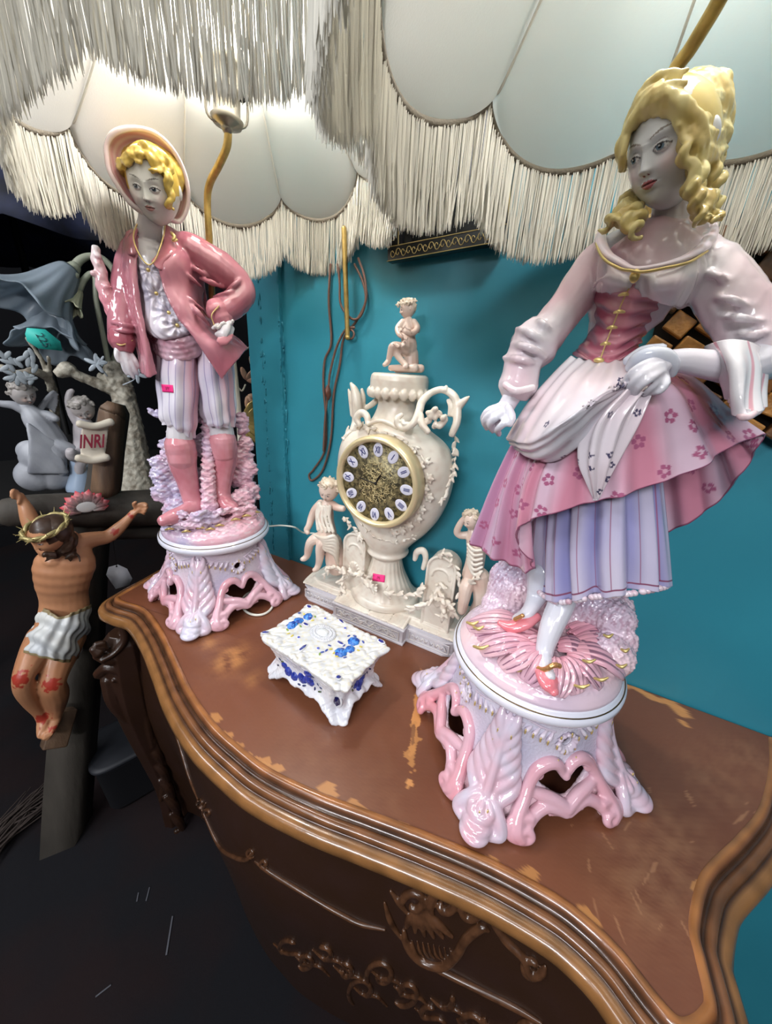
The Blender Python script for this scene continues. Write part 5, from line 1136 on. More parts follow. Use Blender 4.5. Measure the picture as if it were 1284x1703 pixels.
# cherubs: parts of the casting
def cherub(fr, parent, name, limbs, head, R, extra=(), col=None, mt=None, vox=.0013, wreath=False, facec=None, hcol=None):
    """limbs: traces (px,py,d,r); head: (px,py,d,r)"""
    sk = MB(); col = col or ivory
    for t in limbs: P, Rr = fr.pr(t); sk.tube(P, Rr, 12, 5)
    hp, hr = fr.pr([head]); hd = head_mb(hp[0], hr[0], R, facec or lin('dcc7b8'), lin('b58578'), lin('8a6f60'), iris=(.12, .09, .08), sub=5, child=.8, blush=lin('d3a795'), wide=1.1)
    o = sk.build(name, mt or M_res, parent, remesh=vox, smooth=2, colfn=col, extra=hd)
    rng = random.Random(3); hb_ = MB(); Rr = np.asarray(R)
    for i in range(44):
        a_ = rng.uniform(0, 2*PI); e = rng.uniform(-.2, 1); v = np.array([math.cos(a_)*math.cos(e), math.sin(a_)*math.cos(e), math.sin(e)])
        if v[1] < -.35 and v[2] < .55: continue
        c = hp[0]+(Rr @ (v*np.array([.82, .95, 1.02])))*hr[0]; tt = np.linspace(0, 5, 9)
        hb_.tube([c+hr[0]*.17*np.array([math.cos(q+a_), .3*math.sin(q*1.3), math.sin(q+a_)])*(1-q/7) for q in tt], hr[0]*.10, 6)
    hb_.ell(hp[0]+Rr @ np.array([0, .12, .12])*hr[0], np.array([.80, .88, .92])*hr[0], rot=Rr)
    if wreath:
        for k in range(14):
            a_ = k*2*PI/14; c = hp[0]+(Rr @ np.array([.86*math.cos(a_), .95*math.sin(a_), .52]))*hr[0]
            for j in range(4): leaf(hb_, c+np.array([.15*hr[0]*math.cos(j*1.6), -.1*hr[0], .15*hr[0]*math.sin(j*1.6)]), (math.cos(j*1.6), 0, math.sin(j*1.6)), (0, -1, 0), hr[0]*.17, hr[0]*.10, hr[0]*.06)
    hb_.build('hair', mt or M_res, o, remesh=vox*.8, smooth=1, colfn=hcol or (lambda V: mix(lin('d9cbb6'), lin('b39c84'), .4+.5*nz(V, 220))))
    return o
def flesh_iv(V): return mix(lin('e0cdbf'), lin('cfae9e'), .4+.5*nz(V, 60))
cherub(fc, clk, 'cherub', [[(679, 527, .0, 5), (679, 534, .0, 8), (678, 545, .0, 12), (679, 560, .0, 12), (680, 576, .0, 14), (678, 584, .0, 13)], [(684, 580, .0, 9), (672, 578, .012, 9), (663, 578, .022, 7.5), (660, 588, .022, 6.5), (668, 600, .026, 5), (676, 608, .03, 4.5), (672, 611, .034, 3.5)],
    [(676, 582, .01, 9), (664, 577, .022, 8), (653, 576, .03, 6.5), (649, 588, .03, 5.5), (646, 600, .03, 4.5), (643, 604, .033, 4.5), (639, 607, .036, 3.5)], [(688, 536, .0, 6), (694, 546, .004, 5.5), (686, 554, .014, 5), (674, 552, .022, 4)], [(670, 536, .006, 6), (662, 546, .014, 5.5), (664, 556, .022, 4.5), (670, 560, .026, 3.5)],
    [(684, 588, -.005, 12), (684, 606, -.005, 13)], [(650, 612, .02, 5), (690, 612, .015, 7)], [(660, 614, .01, 6), (700, 613, .0, 7)], [(684, 540, -.002, 6), (694, 550, -.004, 5)]], (678, 513, .0, 15.5), rotm(0, .0, 0) @ rotm(0, 0, -.85) @ rotm(.25, 0, 0), col=flesh_iv, wreath=True)
b = MB(); garland(b, [fc(664, 546, .028), fc(670, 556, .034), fc(676, 566, .034), fc(668, 574, .036), fc(656, 574, .036)], .0042, 26, 9); garland(b, [fc(672, 545, .03), fc(684, 548, .026)], .0035, 10, 12); b.build('held_garland', M_res, clk, remesh=.0011, smooth=1, colfn=flesh_iv)
cherub(fc, clk, 'cherub', [[(547, 832, .03, 6), (544, 838, .03, 10), (541, 850, .032, 14), (542, 868, .034, 14), (544, 886, .036, 16), (543, 894, .038, 15)], [(534, 838, .03, 8), (524, 848, .034, 7), (518, 862, .038, 6.5), (514, 874, .044, 5.5), (510, 881, .048, 5), (512, 886, .05, 4)],
    [(553, 840, .03, 8), (561, 844, .034, 6.5), (570, 846, .036, 5.5)], [(540, 894, .04, 11), (526, 896, .052, 10), (517, 902, .058, 8), (513, 914, .058, 7), (511, 924, .058, 5.5), (506, 929, .062, 5), (503, 930, .066, 4)],
    [(548, 896, .042, 11), (538, 902, .056, 10), (533, 912, .06, 8.5), (532, 926, .06, 7), (530, 938, .06, 5.5), (527, 945, .064, 5), (523, 948, .068, 4)], [(555, 900, .03, 14), (558, 925, .03, 18), (560, 940, .03, 18)]], (547, 815, .034, 20), rotm(0, .15, 0) @ rotm(0, 0, .25) @ rotm(.3, 0, 0), col=flesh_iv)
b = MB()
for k in range(6): scroll_mb(b, [(524+k*3, 890+k*2, .056, 3), (540, 895+k*3.5, .064, 3.5), (556, 892+k*6, .056, 3.5), (562, 905+k*7, .045, 3)])
for k in range(4): scroll_mb(b, [(534+k*5, 842, .045, 3), (530+k*6, 862, .05, 3), (536+k*6, 884, .054, 3)])
scroll_mb(b, [(532, 838, .042, 5), (528, 856, .046, 4), (530, 880, .052, 4)]); b.build('drapery', M_res, clk, remesh=.0014, smooth=1, colfn=ivory)
cherub(fc, clk, 'cherub', [[(785, 880, .02, 7), (788, 895, .02, 13), (792, 915, .022, 16), (790, 935, .024, 16), (785, 955, .028, 17)], [(778, 890, .02, 7), (766, 890, .024, 6.5), (760, 884, .028, 6), (766, 870, .03, 5.5), (774, 860, .032, 5)],
    [(785, 960, .03, 13), (776, 975, .045, 12), (772, 995, .05, 10), (768, 1015, .052, 8)], [(800, 960, .03, 16), (805, 1000, .03, 18), (800, 1020, .03, 20)]], (784, 864, .026, 17), rotm(0, -.2, 0) @ rotm(0, 0, -.5) @ rotm(.2, 0, 0), col=flesh_iv)
b = MB()
for k in range(6): scroll_mb(b, [(778, 905+k*6, .044, 2.5), (788, 915+k*8, .048, 3), (802, 915+k*7, .044, 2.5)])
garland(b, [fc(776, 972, .05), fc(785, 968, .052), fc(796, 960, .05)], .006, 16, 8); b.build('drapery', M_res, clk, remesh=.0014, smooth=1, colfn=ivory)
# pink price sticker on the foot
def sticker(parent, bvh, O, x, y, w_, h, name, material, lab=None, rot=0.0, frame=None, txt=None):
    p, n = hit(bvh, x, y); n = n*(1 if n@(CAM-p) > 0 else -1); r_ = RGT*math.cos(rot)+UPV*math.sin(rot); r_ = r_-n*(r_@n); r_ /= np.linalg.norm(r_); u_ = np.cross(n, r_)
    b = MB(); nx = 8; top_ = []; V = []; s_ = ((p-CAM)@FWD)/FPX; F = []
    for iy in range(5):
        for ix in range(nx+1):
            q = p+r_*(ix/nx-.5)*w_*s_+u_*(iy/4-.5)*h*s_; hh = bvh.ray_cast(Vector(q+n*.02), Vector(-n), .05)
            V.append((np.array(hh[0]) if hh[0] is not None else q)+n*.0009)
    for iy in range(4):
        for ix in range(nx): a_ = iy*(nx+1)+ix; F.append((a_, a_+1, a_+nx+2, a_+nx+1))
    V = np.array(V); 
    V2 = (V-O) if frame is None else (V-O) @ frame
    b.add(V2, F); o = b.build(name, material, parent, solid=.0006)
    if txt:
        M4 = np.eye(4); Rw = np.column_stack([r_, u_, n]); c_ = V[2*(nx+1)+nx//2]+n*.0006
        Rl = Rw if frame is None else frame.T @ Rw; M4[:3, :3] = Rl; M4[:3, 3] = (c_-O) if frame is None else (c_-O) @ frame
        text_mesh(txt, h*s_*.55, 'handwriting', mat('sticker_ink', lin('7a1838'), rough=.6), o, M4, .0001)
    return o
M_pinkst = mat('hot_pink_sticker', lin('f23084'), rough=.6)
bvF = bvh_of([o for o in clk.children if o.name.startswith('foot')][0])
sticker(clk, bvF, pC, 629, 961, 21, 12, 'price_sticker', M_pinkst, rot=-.12, txt='$95')
bvb = bvh_of([o for o in boy.children if o.name.startswith('breeches')][0]); Fb = np.array([[fb.r[0], fb.n[0], 0], [fb.r[1], fb.n[1], 0], [0, 0, 1]])
sticker(boy, bvb, pB, 280, 646, 23, 12, 'price_sticker', M_pinkst, rot=-.05, frame=Fb, txt='$95')

# ================================================================ JEWELLERY BOX
bx0 = np.array([-.3262, .4245, TOP]); ba = math.atan2(-.02, .186)
jb = empty('jewellery_box', tuple(bx0), ba); tag(jb, 'small white porcelain trinket box with blue roses and navy gems', 'box')
HX, HY, HZ = .0925, .0585, .080
M_box = mat('box_porcelain', (.8, .8, .8), rough=.14, attr=True, coat=.3)
def sq(a, k=.28):          # rounded rectangle with cut corners, a in radians -> unit square coords
    c, s = np.cos(a), np.sin(a); m_ = np.maximum(np.abs(c), np.abs(s)); return c/m_, s/m_, np.abs(np.abs(c/m_)*np.abs(s/m_))
A_ = np.linspace(0, 2*PI, 480, endpoint=False); ux, uy, cn = sq(A_)
rg = []
for t, sc, ft in [(0, .94, .11), (.03, .965, .10), (.10, .93, .06), (.22, .88, .01), (.4, .87, -.01), (.6, .89, -.02), (.8, .93, -.01), (.93, .97, .0), (1, .97, .0)]:
    cc_ = np.clip((cn-.45)/.45, 0, 1); cc_ = cc_*cc_*(3-2*cc_); ch = np.clip((cn-.80)/.20, 0, 1); z0 = .026*(1-cc_)*(.9+.1*np.cos(A_*16)); z = z0*(1-t)+HZ*t
    k = sc*(1-.15*ch)+ft*cc_*.8-.03*np.sin(t*PI)*(1-cc_); rg.append(np.column_stack([ux*HX*k, uy*HY*k*1.02, z]))
b = MB(); b.loft(cr(np.array(rg).reshape(len(rg), -1), 5).reshape(-1, 480, 3), caps=False)
def box_disp(V, N): return .0007*nz(V, 300)+.0012*(np.abs(np.sin(V[:, 0]*95))*np.abs(np.sin(V[:, 2]*70+.5)))*(np.abs(V[:, 2]-.05) > .012)
boxb = b.build('box_body', M_box, jb, solid=.004, remesh=.0014, smooth=1, dispfn=box_disp, colfn=lambda V: mix(lin('e9e9ee'), lin('c9cbd8'), .3+.5*nz(V, 60)))
rg = []
for s_, z in [(.02, .0905), (.25, .0905), (.5, .090), (.72, .0885), (.86, .0885), (.95, .089), (1.0, .0875), (1.02, .085), (1.0, .081), (.9, .0795), (.02, .0795)]:
    w_ = 1+.030*np.abs(np.sin(A_*7+.2))*(s_ > .8)-.01; cc_ = np.clip((cn-.45)/.45, 0, 1); cc_ = cc_*cc_*(3-2*cc_); ch = np.clip((cn-.82)/.18, 0, 1); kk_ = s_*w_*(1-.05*(1-cc_)-.10*ch**1.5); rg.append(np.column_stack([ux*HX*1.07*kk_, uy*HY*1.11*kk_, z+0*A_]))
b = MB(); b.loft(cr(np.array(rg).reshape(len(rg), -1), 4).reshape(-1, 480, 3), caps=True)
def lid_disp(V, N):
    e = np.maximum(np.abs(V[:, 0])/HX, np.abs(V[:, 1])/HY); up = N[:, 2] > .3
    return up*(.0005*nz(V, 230)+.0030*np.clip((e-.60)/.15, 0, 1)*np.abs(nz(V, 120, 4))**.7)
lid = b.build('lid', M_box, jb, remesh=.0012, smooth=1, dispfn=lid_disp, colfn=lambda V: mix(mix(lin('dedddb'), lin('c6c8cd'), .4+.6*nz(V, 110)), lin('d8c98a'), .35*(nz(V, 300, 9) > .52)))
bvl = bvh_of(lid); bvbb = bvh_of(boxb); Rj = rotm(0, 0, ba)
def onJ(bv_, x, y, lift=0.0):
    p, n = hit(bv_, x, y)
    if p is None: return None, None
    n = n*(1 if n@(CAM-p) > 0 else -1); return (p+n*lift-bx0) @ Rj, n @ Rj
def rose(parent, bv_, x, y, r, seed=0, dark=False):
    p, n = onJ(bv_, x, y, .0012)
    if p is None: return
    t = np.cross(n, [0, 0, 1.]) if abs(n[2]) < .8 else np.array([1., 0, 0]); t /= np.linalg.norm(t); w_ = np.cross(n, t); b = MB()
    c0 = np.array(lin('1b2f8a' if dark else '123f9c')); c1 = np.array(lin('3548a8' if dark else '3c86d8'))
    for rr, k, h in ((.78, 7, .0), (.48, 5, .0008), (.2, 3, .0016)):
        for j in range(k):
            a_ = 2*PI*j/k+seed+rr*3; d_ = t*math.cos(a_)+w_*math.sin(a_); s2 = np.cross(n, d_); nn = n+d_*.35; nn /= np.linalg.norm(nn); dd = np.cross(s2, nn)
            b.ell(p+d_*rr*r*.8+n*h, (r*.34, r*.40, r*.12), rot=np.column_stack([dd, s2, nn]), sub=2, col=c0+(c1-c0)*((j+int(rr*9)) % 3)/2)
    b.build('rose', M_box, parent)
def sprig(parent, bv_, pts, seed, cols=('7f9a4a', 'c9b84a', '3d4f9e'), sz=.0036):
    rng = random.Random(seed); b = MB()
    for x, y in pts:
        p, n = onJ(bv_, x, y, .0008)
        if p is None: continue
        v = np.array([rng.gauss(0, 1) for _ in range(3)]); v -= n*(v@n); v /= np.linalg.norm(v)+1e-9; s2 = np.cross(n, v); b.ell(p, (sz, sz*.5, .0007), rot=np.column_stack([v, s2, n]), sub=2, col=lin(rng.choice(cols)))
    if b.n: b.build('painted_leaves', M_box, parent)
M_gem = mat('navy_glass_gem', lin('2b2f86'), rough=.06, coat=1.0, spec=.9); M_setting = mat('silver_setting', lin('d5d6dc'), rough=.3, metal=.15, coat=.3)
def gem(parent, bv_, x, y, rx, ry, ang=0.0, material=M_gem):
    p, n = onJ(bv_, x, y, .0006)
    if p is None: return
    q, _ = onJ(bv_, x+6*math.cos(ang), y+6*math.sin(ang)); t = (q-p) if q is not None else np.array([1., 0, 0]); t = t-n*(t@n); t /= np.linalg.norm(t)+1e-9; s2 = np.cross(n, t); Rg = np.column_stack([t, s2, n])
    b = MB(); b.ell(p, (rx*1.22, ry*1.3, .0012), rot=Rg, sub=3); o = b.build('gem_setting', M_setting, parent)
    V, F = ico(1); b = MB(); b.add((V*np.array([rx, ry, .0028])) @ Rg.T+p+n*.0006, F); b.build('gem', material, o, flat=True)
for i, (x, y, r) in enumerate(((487, 1042, .0112), (497, 1032, .0105), (512, 1026, .0100), (588, 1067, .0118), (567, 1085, .0122), (582, 1080, .0092))): rose(lid, bvl, x, y, r, i)
sprig(lid, bvl, [(478, 1048), (480, 1054), (486, 1058), (478, 1040), (500, 1042), (520, 1032), (524, 1026), (506, 1022), (498, 1020), (550, 1080), (556, 1086), (560, 1092), (574, 1094), (596, 1082), (600, 1076), (604, 1068), (580, 1058), (590, 1058), (572, 1074), (548, 1074), (536, 1085), (532, 1088), (543, 1082)], 2)
for x, y, rx, ry, an in ((441, 1053, .0070, .0034, 0), (514, 1009, .0060, .0030, .3), (634, 1067, .0070, .0032, .2), (563, 1127, .0080, .0044, 1.5), (509, 1039, .0075, .0028, .6), (567, 1034, .0070, .0026, -.3), (504, 1078, .0095, .0032, -.7), (566, 1070, .0078, .0028, .5)): gem(lid, bvl, x, y, rx, ry, an)
for x, y in ((497, 1061), (529, 1079), (574, 1046), (541, 1030)): gem(lid, bvl, x, y, .0028, .0024, 0, mat('small_blue_stone', lin('4a55c0'), rough=.1, coat=1))
p, n = onJ(bvl, 537, 1053); b = MB()
for k in range(30): a_ = 2*PI*k/30; b.ell(p+np.array([.0235*math.cos(a_), .0175*math.sin(a_), .0012]), .0017, sub=2); b.ell(p+np.array([.0175*math.cos(a_), .0125*math.sin(a_), .0018]), .0020, sub=2)
b.ell(p, (.0215, .0155, .0018), sub=3); b.ell(p+[0, 0, .001], (.027, .021, .0012), sub=3); o = b.build('centre_setting', M_setting, lid)
V, F = ico(2); b = MB(); b.add(V*np.array([.0125, .0090, .0055])+p+[0, 0, .002], F); b.build('clear_gem', mat('clear_glass_gem', lin('e4e7ea'), rough=.05, coat=1, metal=.1), o, flat=True)
for x, y, r in ((474, 1106, .0085), (480, 1116, .0095), (491, 1125, .0095), (503, 1128, .0115), (515, 1132, .0120), (513, 1121, .0095)): rose(boxb, bvbb, x, y, r, x, True)
for x, y, r in ((592, 1138, .0085), (599, 1134, .0085), (603, 1126, .0060), (596, 1143, .006)): rose(boxb, bvbb, x, y, r, x, True)
sprig(boxb, bvbb, [(466, 1096), (470, 1100), (472, 1105), (463, 1106), (498, 1138), (506, 1140), (524, 1145), (529, 1138), (532, 1150), (520, 1125), (586, 1148), (610, 1118), (606, 1122), (584, 1142), (615, 1112), (534, 1144)], 5, ('2e3566', '4a5a3a', '222a55'))
for x, y, rx, ry, an in ((561, 1165, .0105, .0080, 1.5), (437, 1087, .0085, .006, 1.5), (636, 1102, .0085, .006, 1.5)): gem(boxb, bvbb, x, y, rx, ry, an, mat('dark_navy_gem', lin('1a1a48'), rough=.1, coat=.8))
# ================================================================ FRINGED LAMP SHADES
M_shade = mat('cream_shade_silk', lin('d9d6ce'), rough=.75, transl=.42, bump=(500, .1))
M_trim = mat('grey_braid', lin('6f675a'), rough=.8, bump=(400, .6))
M_fr = mat('cream_fringe', lin('e3dfd2'), rough=.7, transl=.12, attr=True)
M_brass = mat('aged_brass', lin('bfa25e'), rough=.38, metal=.55, noise=(60, .4, .8), col2='8d7440')
def shade(lamp, fr_, c, zr, R, phase, tilt=(0, 0), N=8, A=.042, H=.33, drop=.105, nstr=1500, cup=1.0):
    """c = world x,y of the rim centre; tilt = height gained per metre in x and y"""
    Rl = np.array([[fr_.r[0], fr_.n[0], 0], [fr_.r[1], fr_.n[1], 0], [0, 0, 1]])
    def loc(P): return (np.asarray(P)-fr_.B) @ Rl
    def lobe(a): return np.abs(np.sin((a-phase)*N/2))
    def W(a, r, z): x = c[0]+r*np.cos(a); y = c[1]+r*np.sin(a); return np.stack([x, y, z+(x-c[0])*tilt[0]+(y-c[1])*tilt[1]], -1)
    def rim(a): l_ = lobe(a); return R*(.93+.07*l_**.8), zr+A*(1-l_**.62)
    a = np.linspace(0, 2*PI, 640, endpoint=False); l_ = lobe(a); rr, rz = rim(a); rg = []
    for t in np.linspace(0, 1, 40):
        rad = 1-.80*t**1.25+.035*math.sin(PI*min(1, t*2.2)); z = rz*(1-t)**1.5+(zr+A*.5+H*t**.9)*(1-(1-t)**1.5)
        puff = 1+.05*(l_**.8-.7)*(1-t); rg.append(W(a, R*rad*(.93+.07*l_**.8*(1-t)+.045*t)*puff/(1+.05*(l_**.8-.7)) if t == 0 else R*rad*(.93+.07*l_**.8*(1-t)+.0*t)*puff, z))
    b = MB(); b.loft(np.array([loc(q) for q in rg]), caps=False); sh = b.build('lamp_shade', M_shade, lamp)
    tr = MB(); rr, rz = rim(a); tr.tube(loc(W(a, rr*1.0, rz)), .0040, 8, closed=True)
    tr.build('braid_trim', M_trim, sh)
    b = MB()
    for k in range(N):                   # piping along the seams inside
        a0 = phase+k*2*PI/N; P = []
        for t in np.linspace(0, 1, 16): rad = 1-.80*t**1.25+.035*math.sin(PI*min(1, t*2.2)); l0 = 0; P.append(W(a0, R*rad*.93*(1-.035)-.002, (zr+A)*(1-t)**1.5+(zr+A*.5+H*t**.9)*(1-(1-t)**1.5)))
        b.tube(loc(np.array(P)), .0016, 6)
    b.build('seam_piping', M_shade, sh)
    b = MB(); rng = random.Random(int(R*1000)); n3 = 3
    V = []; F = []; C = []; o = 0
    aa = np.array([0, 2.094, 4.189])
    for i in range(nstr):
        a0 = 2*PI*(i+rng.random()*.8)/nstr; r0, z0 = rim(a0); r0 += rng.uniform(-.003, .004); L_ = drop*rng.uniform(.97, 1.03); p0 = loc(W(a0, r0, z0)); dx, dy = rng.gauss(0, .0035), rng.gauss(0, .0035)
        w_ = rng.uniform(.0006, .00095); cc = np.array(lin('e6e2d6'))*rng.uniform(.72, 1.06)
        for j, t in enumerate((0, .5, .93, 1)):
            q = p0+np.array([dx*t*t, dy*t*t, -L_*t]); ww = w_*(1.0 if j < 2 else 1.25 if j == 2 else .3); V += [q+ww*np.array([math.cos(x), math.sin(x), 0]) for x in aa]; C += [cc]*3
            if j: 
                for k in range(3): kk = (k+1) % 3; F.append((o+(j-1)*3+k, o+(j-1)*3+kk, o+j*3+kk, o+j*3+k))
        o += 12
    b.add(V, F, C); f = b.build('fringe', M_fr, sh, fix=False, flat=True); f['kind'] = 'stuff'
    # wire spider at the top
    b = MB(); zt = zr+A*.5+H; top = []
    for k in range(4): a0 = phase+k*PI/2; b.tube(loc(np.array([W(a0, .002, zt-.01), W(a0, R*.19, zt-.002)])), .0014, 6)
    b.tube(loc(W(np.linspace(0, 2*PI, 40, endpoint=False), R*.2, zt)), .0018, 6, closed=True); b.build('shade_ring', M_brass, sh)
    return sh, loc
cR = (.038, .418)
shR, locR = shade(lady, fl, cR, CAM[2]+.252, .288, math.radians(148), N=8, drop=.105, nstr=3000)
cLc = (-.545, .478)
tl = np.array(pB[:2])/np.linalg.norm(pB[:2])
shL, locL = shade(boy, fb, cLc, CAM[2]+.272, .250, math.radians(113), tilt=(-tl[0]*.09+.05, -tl[1]*.09), N=8, drop=.095, nstr=2600)
# brass stem, socket and bulb of the boy lamp
def stem(lamp, fr_, pts, r, top):
    P = [fr_(*p) for p in pts]+[np.array(q) for q in top]; b = MB(); b.tube(P, r, 12, 8); return b.build('brass_stem', M_brass, lamp)
base_p = fb(352, 520, -.01); sp = [fb(366, 262, .055), fb(379, 240, .075), fb(381, 210, .085)]
stem(boy, fb, [(366, 830, -.075), (360, 700, -.06), (356, 600, -.05), (353, 500, -.02), (348, 400, .0), (345, 335, .005), (349, 305, .02), (364, 275, .05), (377, 245, .075), (380, 214, .085)], .0058, [])
b = MB(); s0 = fb(378, 212, .085); s1 = fb(376, 60, .085); up = (s1-s0)/np.linalg.norm(s1-s0); hL = np.linalg.norm(s1-s0)
for t, r in ((0, .010), (.02, .020), (.10, .024), (.12, .0185), (.4, .0185), (.42, .021), (.46, .021), (.48, .0185), (.75, .019), (.80, .022), (.86, .022)): pass
prf = [(.0, .009), (.03, .021), (.09, .024), (.13, .019), (.36, .019), (.38, .021), (.44, .021), (.46, .018), (.66, .018), (.68, .020), (.76, .020), (.80, .016)]
b.tube([s0+up*hL*t for t, r in prf], [r for t, r in prf], 24); M_sock = mat('dull_metal', lin('8d877b'), rough=.35, metal=.7); b.build('lamp_socket', M_sock, boy)
b = MB(); b.ell(s0+up*hL*.38+np.array([.021, -.004, 0]), (.006, .006, .006)); b.tube([s0+up*hL*.38, s0+up*hL*.38+np.array([.032, -.006, 0])], .003, 8); b.build('switch_knob', mat('black_bakelite', (.02, .02, .02), rough=.3), boy)
b = MB()
for sx in (-1, 1): b.tube([s0+np.array([sx*.004, 0, .003]), s0+up*hL*.1+np.array([sx*.028, .0, 0]), s0+up*hL*.6+np.array([sx*.030, 0, 0]), s0+up*hL*1.1+np.array([sx*.048, 0, 0]), s0+up*hL*1.9+np.array([sx*.050, 0, 0]), s0+up*hL*2.5+np.array([sx*.002, 0, 0])], .0018, 8, 6)
b.build('harp', M_sock, boy)
bc = s0+up*hL*1.22; b = MB(); b.ell(bc, (.032, .032, .036), sub=4); b.tube([s0+up*hL*.8, bc], [.013, .022], 16, 3); b.build('glowing_bulb', mat('bulb_glass_lit', (1, .97, .9), emit=14), boy)
Rw = np.array([[fb.r[0], fb.n[0], 0], [fb.r[1], fb.n[1], 0], [0, 0, 1]]); lp = bpy.data.lights.new('bulb_light', 'POINT'); lp.energy = 17; lp.shadow_soft_size = .04; lp.color = (1, .985, .965)
lo = bpy.data.objects.new('bulb_light', lp); COL.objects.link(lo); lo.location = Vector((bc+np.array([0, 0, .045])+0) @ Rw.T+fb.B)
# brass stem, socket and out-of-view lit bulb of the other lamp
tp = locR(np.array([[cR[0], cR[1], CAM[2]+.50]]))[0]
stem(lady, fl, [(905, 1000, -.085), (960, 850, -.07), (1005, 700, -.06), (1040, 560, -.055), (1075, 400, -.06), (1098, 250, -.085), (1112, 140, -.09), (1150, 78, -.08), (1185, 20, -.06), (1215, -35, -.04)], .0068, [])
q0 = fl(1215, -35, -.04); b = MB(); b.tube([q0, q0+[.002, 0, .01], q0+[.003, 0, .06], q0+[.004, 0, .07]], [.009, .02, .019, .014], 20); b.build('lamp_socket', M_sock, lady)
b = MB(); b.ell(q0+np.array([.005, 0, .105]), (.028, .028, .036), sub=3); b.tube([q0+np.array([.004, 0, .06]), q0+np.array([.005, 0, .1])], [.012, .02], 12); b.build('glowing_bulb', MATS['bulb_glass_lit'], lady)
lq = bpy.data.lights.new('bulb_light', 'POINT'); lq.energy = 17; lq.shadow_soft_size = .045; lq.color = (1, .985, .965)
lo = bpy.data.objects.new('bulb_light', lq); COL.objects.link(lo); Rw_ = np.array([[fl.r[0], fl.n[0], 0], [fl.r[1], fl.n[1], 0], [0, 0, 1]]); lo.location = Vector((q0+np.array([.005, 0, .16])) @ Rw_.T+fl.B)
b = MB(); b.tube([q0+[.004, 0, .02], q0+[.05, 0, .04], q0+[.055, 0, .12], tp+[0, 0, .1]], .0016, 8, 6); b.tube([q0+[.002, 0, .02], q0+[-.042, 0, .04], q0+[-.045, 0, .12], tp+[0, 0, .1]], .0016, 8, 6); b.build('harp', M_sock, lady)
# white flex of the boy lamp, and the coil lying under its base
b = MB(); W2 = lambda p: (np.asarray(p)-fb.B) @ Rw
b.tube([W2(ony(432, 872, .60)), W2(ony(447, 875, .62)), W2(ony(468, 874, .64)), W2(ony(490, 877, .66)), W2(ony(505, 886, .70)), W2(ony(528, 888, .715)), W2(ony(560, 900, .718))], .0022, 8, 8)
b.build('white_flex', mat('white_plastic', lin('d9d9cf'), rough=.4), boy)
b = MB(); b.tube([W2(onz(428+26*math.cos(t), 1003+20*math.sin(t), TOP+.0035)) for t in np.linspace(0, 2*PI, 24, endpoint=False)], .0028, 8, 3, closed=True); b.build('base_ring', MATS['white_plastic'], boy)

# ================================================================ THINGS ON THE WALL
def wl(x, y, d=.012): return ony(x, y, WY-d)
o = wl(577, 500); hc = empty('hanging_cord', tuple(o)); tag(hc, 'brown lamp cord looped on the teal wall beside the clock', 'cord')
b = MB(); M_cord = mat('brown_flex', lin('6a4c40'), rough=.5)
b.tube([wl(x, y, .006)-o for x, y in ((550, 440), (548, 470), (547, 507), (551, 570), (540, 600), (538, 644), (542, 694), (540, 749), (522, 780), (514, 790), (519, 799), (537, 781), (550, 732), (555, 657), (565, 607), (572, 562), (592, 535), (608, 502), (604, 470), (590, 440))], .0026, 8, 8)
b.tube([wl(x, y, .012)-o for x, y in ((562, 440), (565, 470), (567, 507), (585, 530), (600, 525), (609, 495), (606, 460), (596, 430))], .0024, 8, 8)
b.tube([wl(x, y, .015)-o for x, y in ((589, 545), (575, 548), (560, 577), (549, 620), (546, 650), (541, 694), (538, 749))], .0026, 8, 8)
b.tube([wl(582+7*math.cos(t), 556+8*math.sin(t), .015)-o for t in np.linspace(0, 9, 20)], .0022, 8); b.build('flex', M_cord, hc)
b = MB(); b.tube([wl(545, 643, .018)-o, wl(545, 647, .018)-o, wl(546, 658, .018)-o, wl(546, 663, .018)-o], [.004, .0085, .0085, .004], 12, flat=.7); b.build('inline_switch', mat('brown_plastic', lin('5a3326'), rough=.35), hc)
b = MB(); b.tube([wl(572, 380, .022), wl(575, 470, .022), wl(578, 560, .022)], .0048, 12); b.ell(wl(578, 561, .022), .0055)
tag(b.build('brass_rod', M_brass), 'thin brass rod hanging against the wall among the looped cord', 'rod')
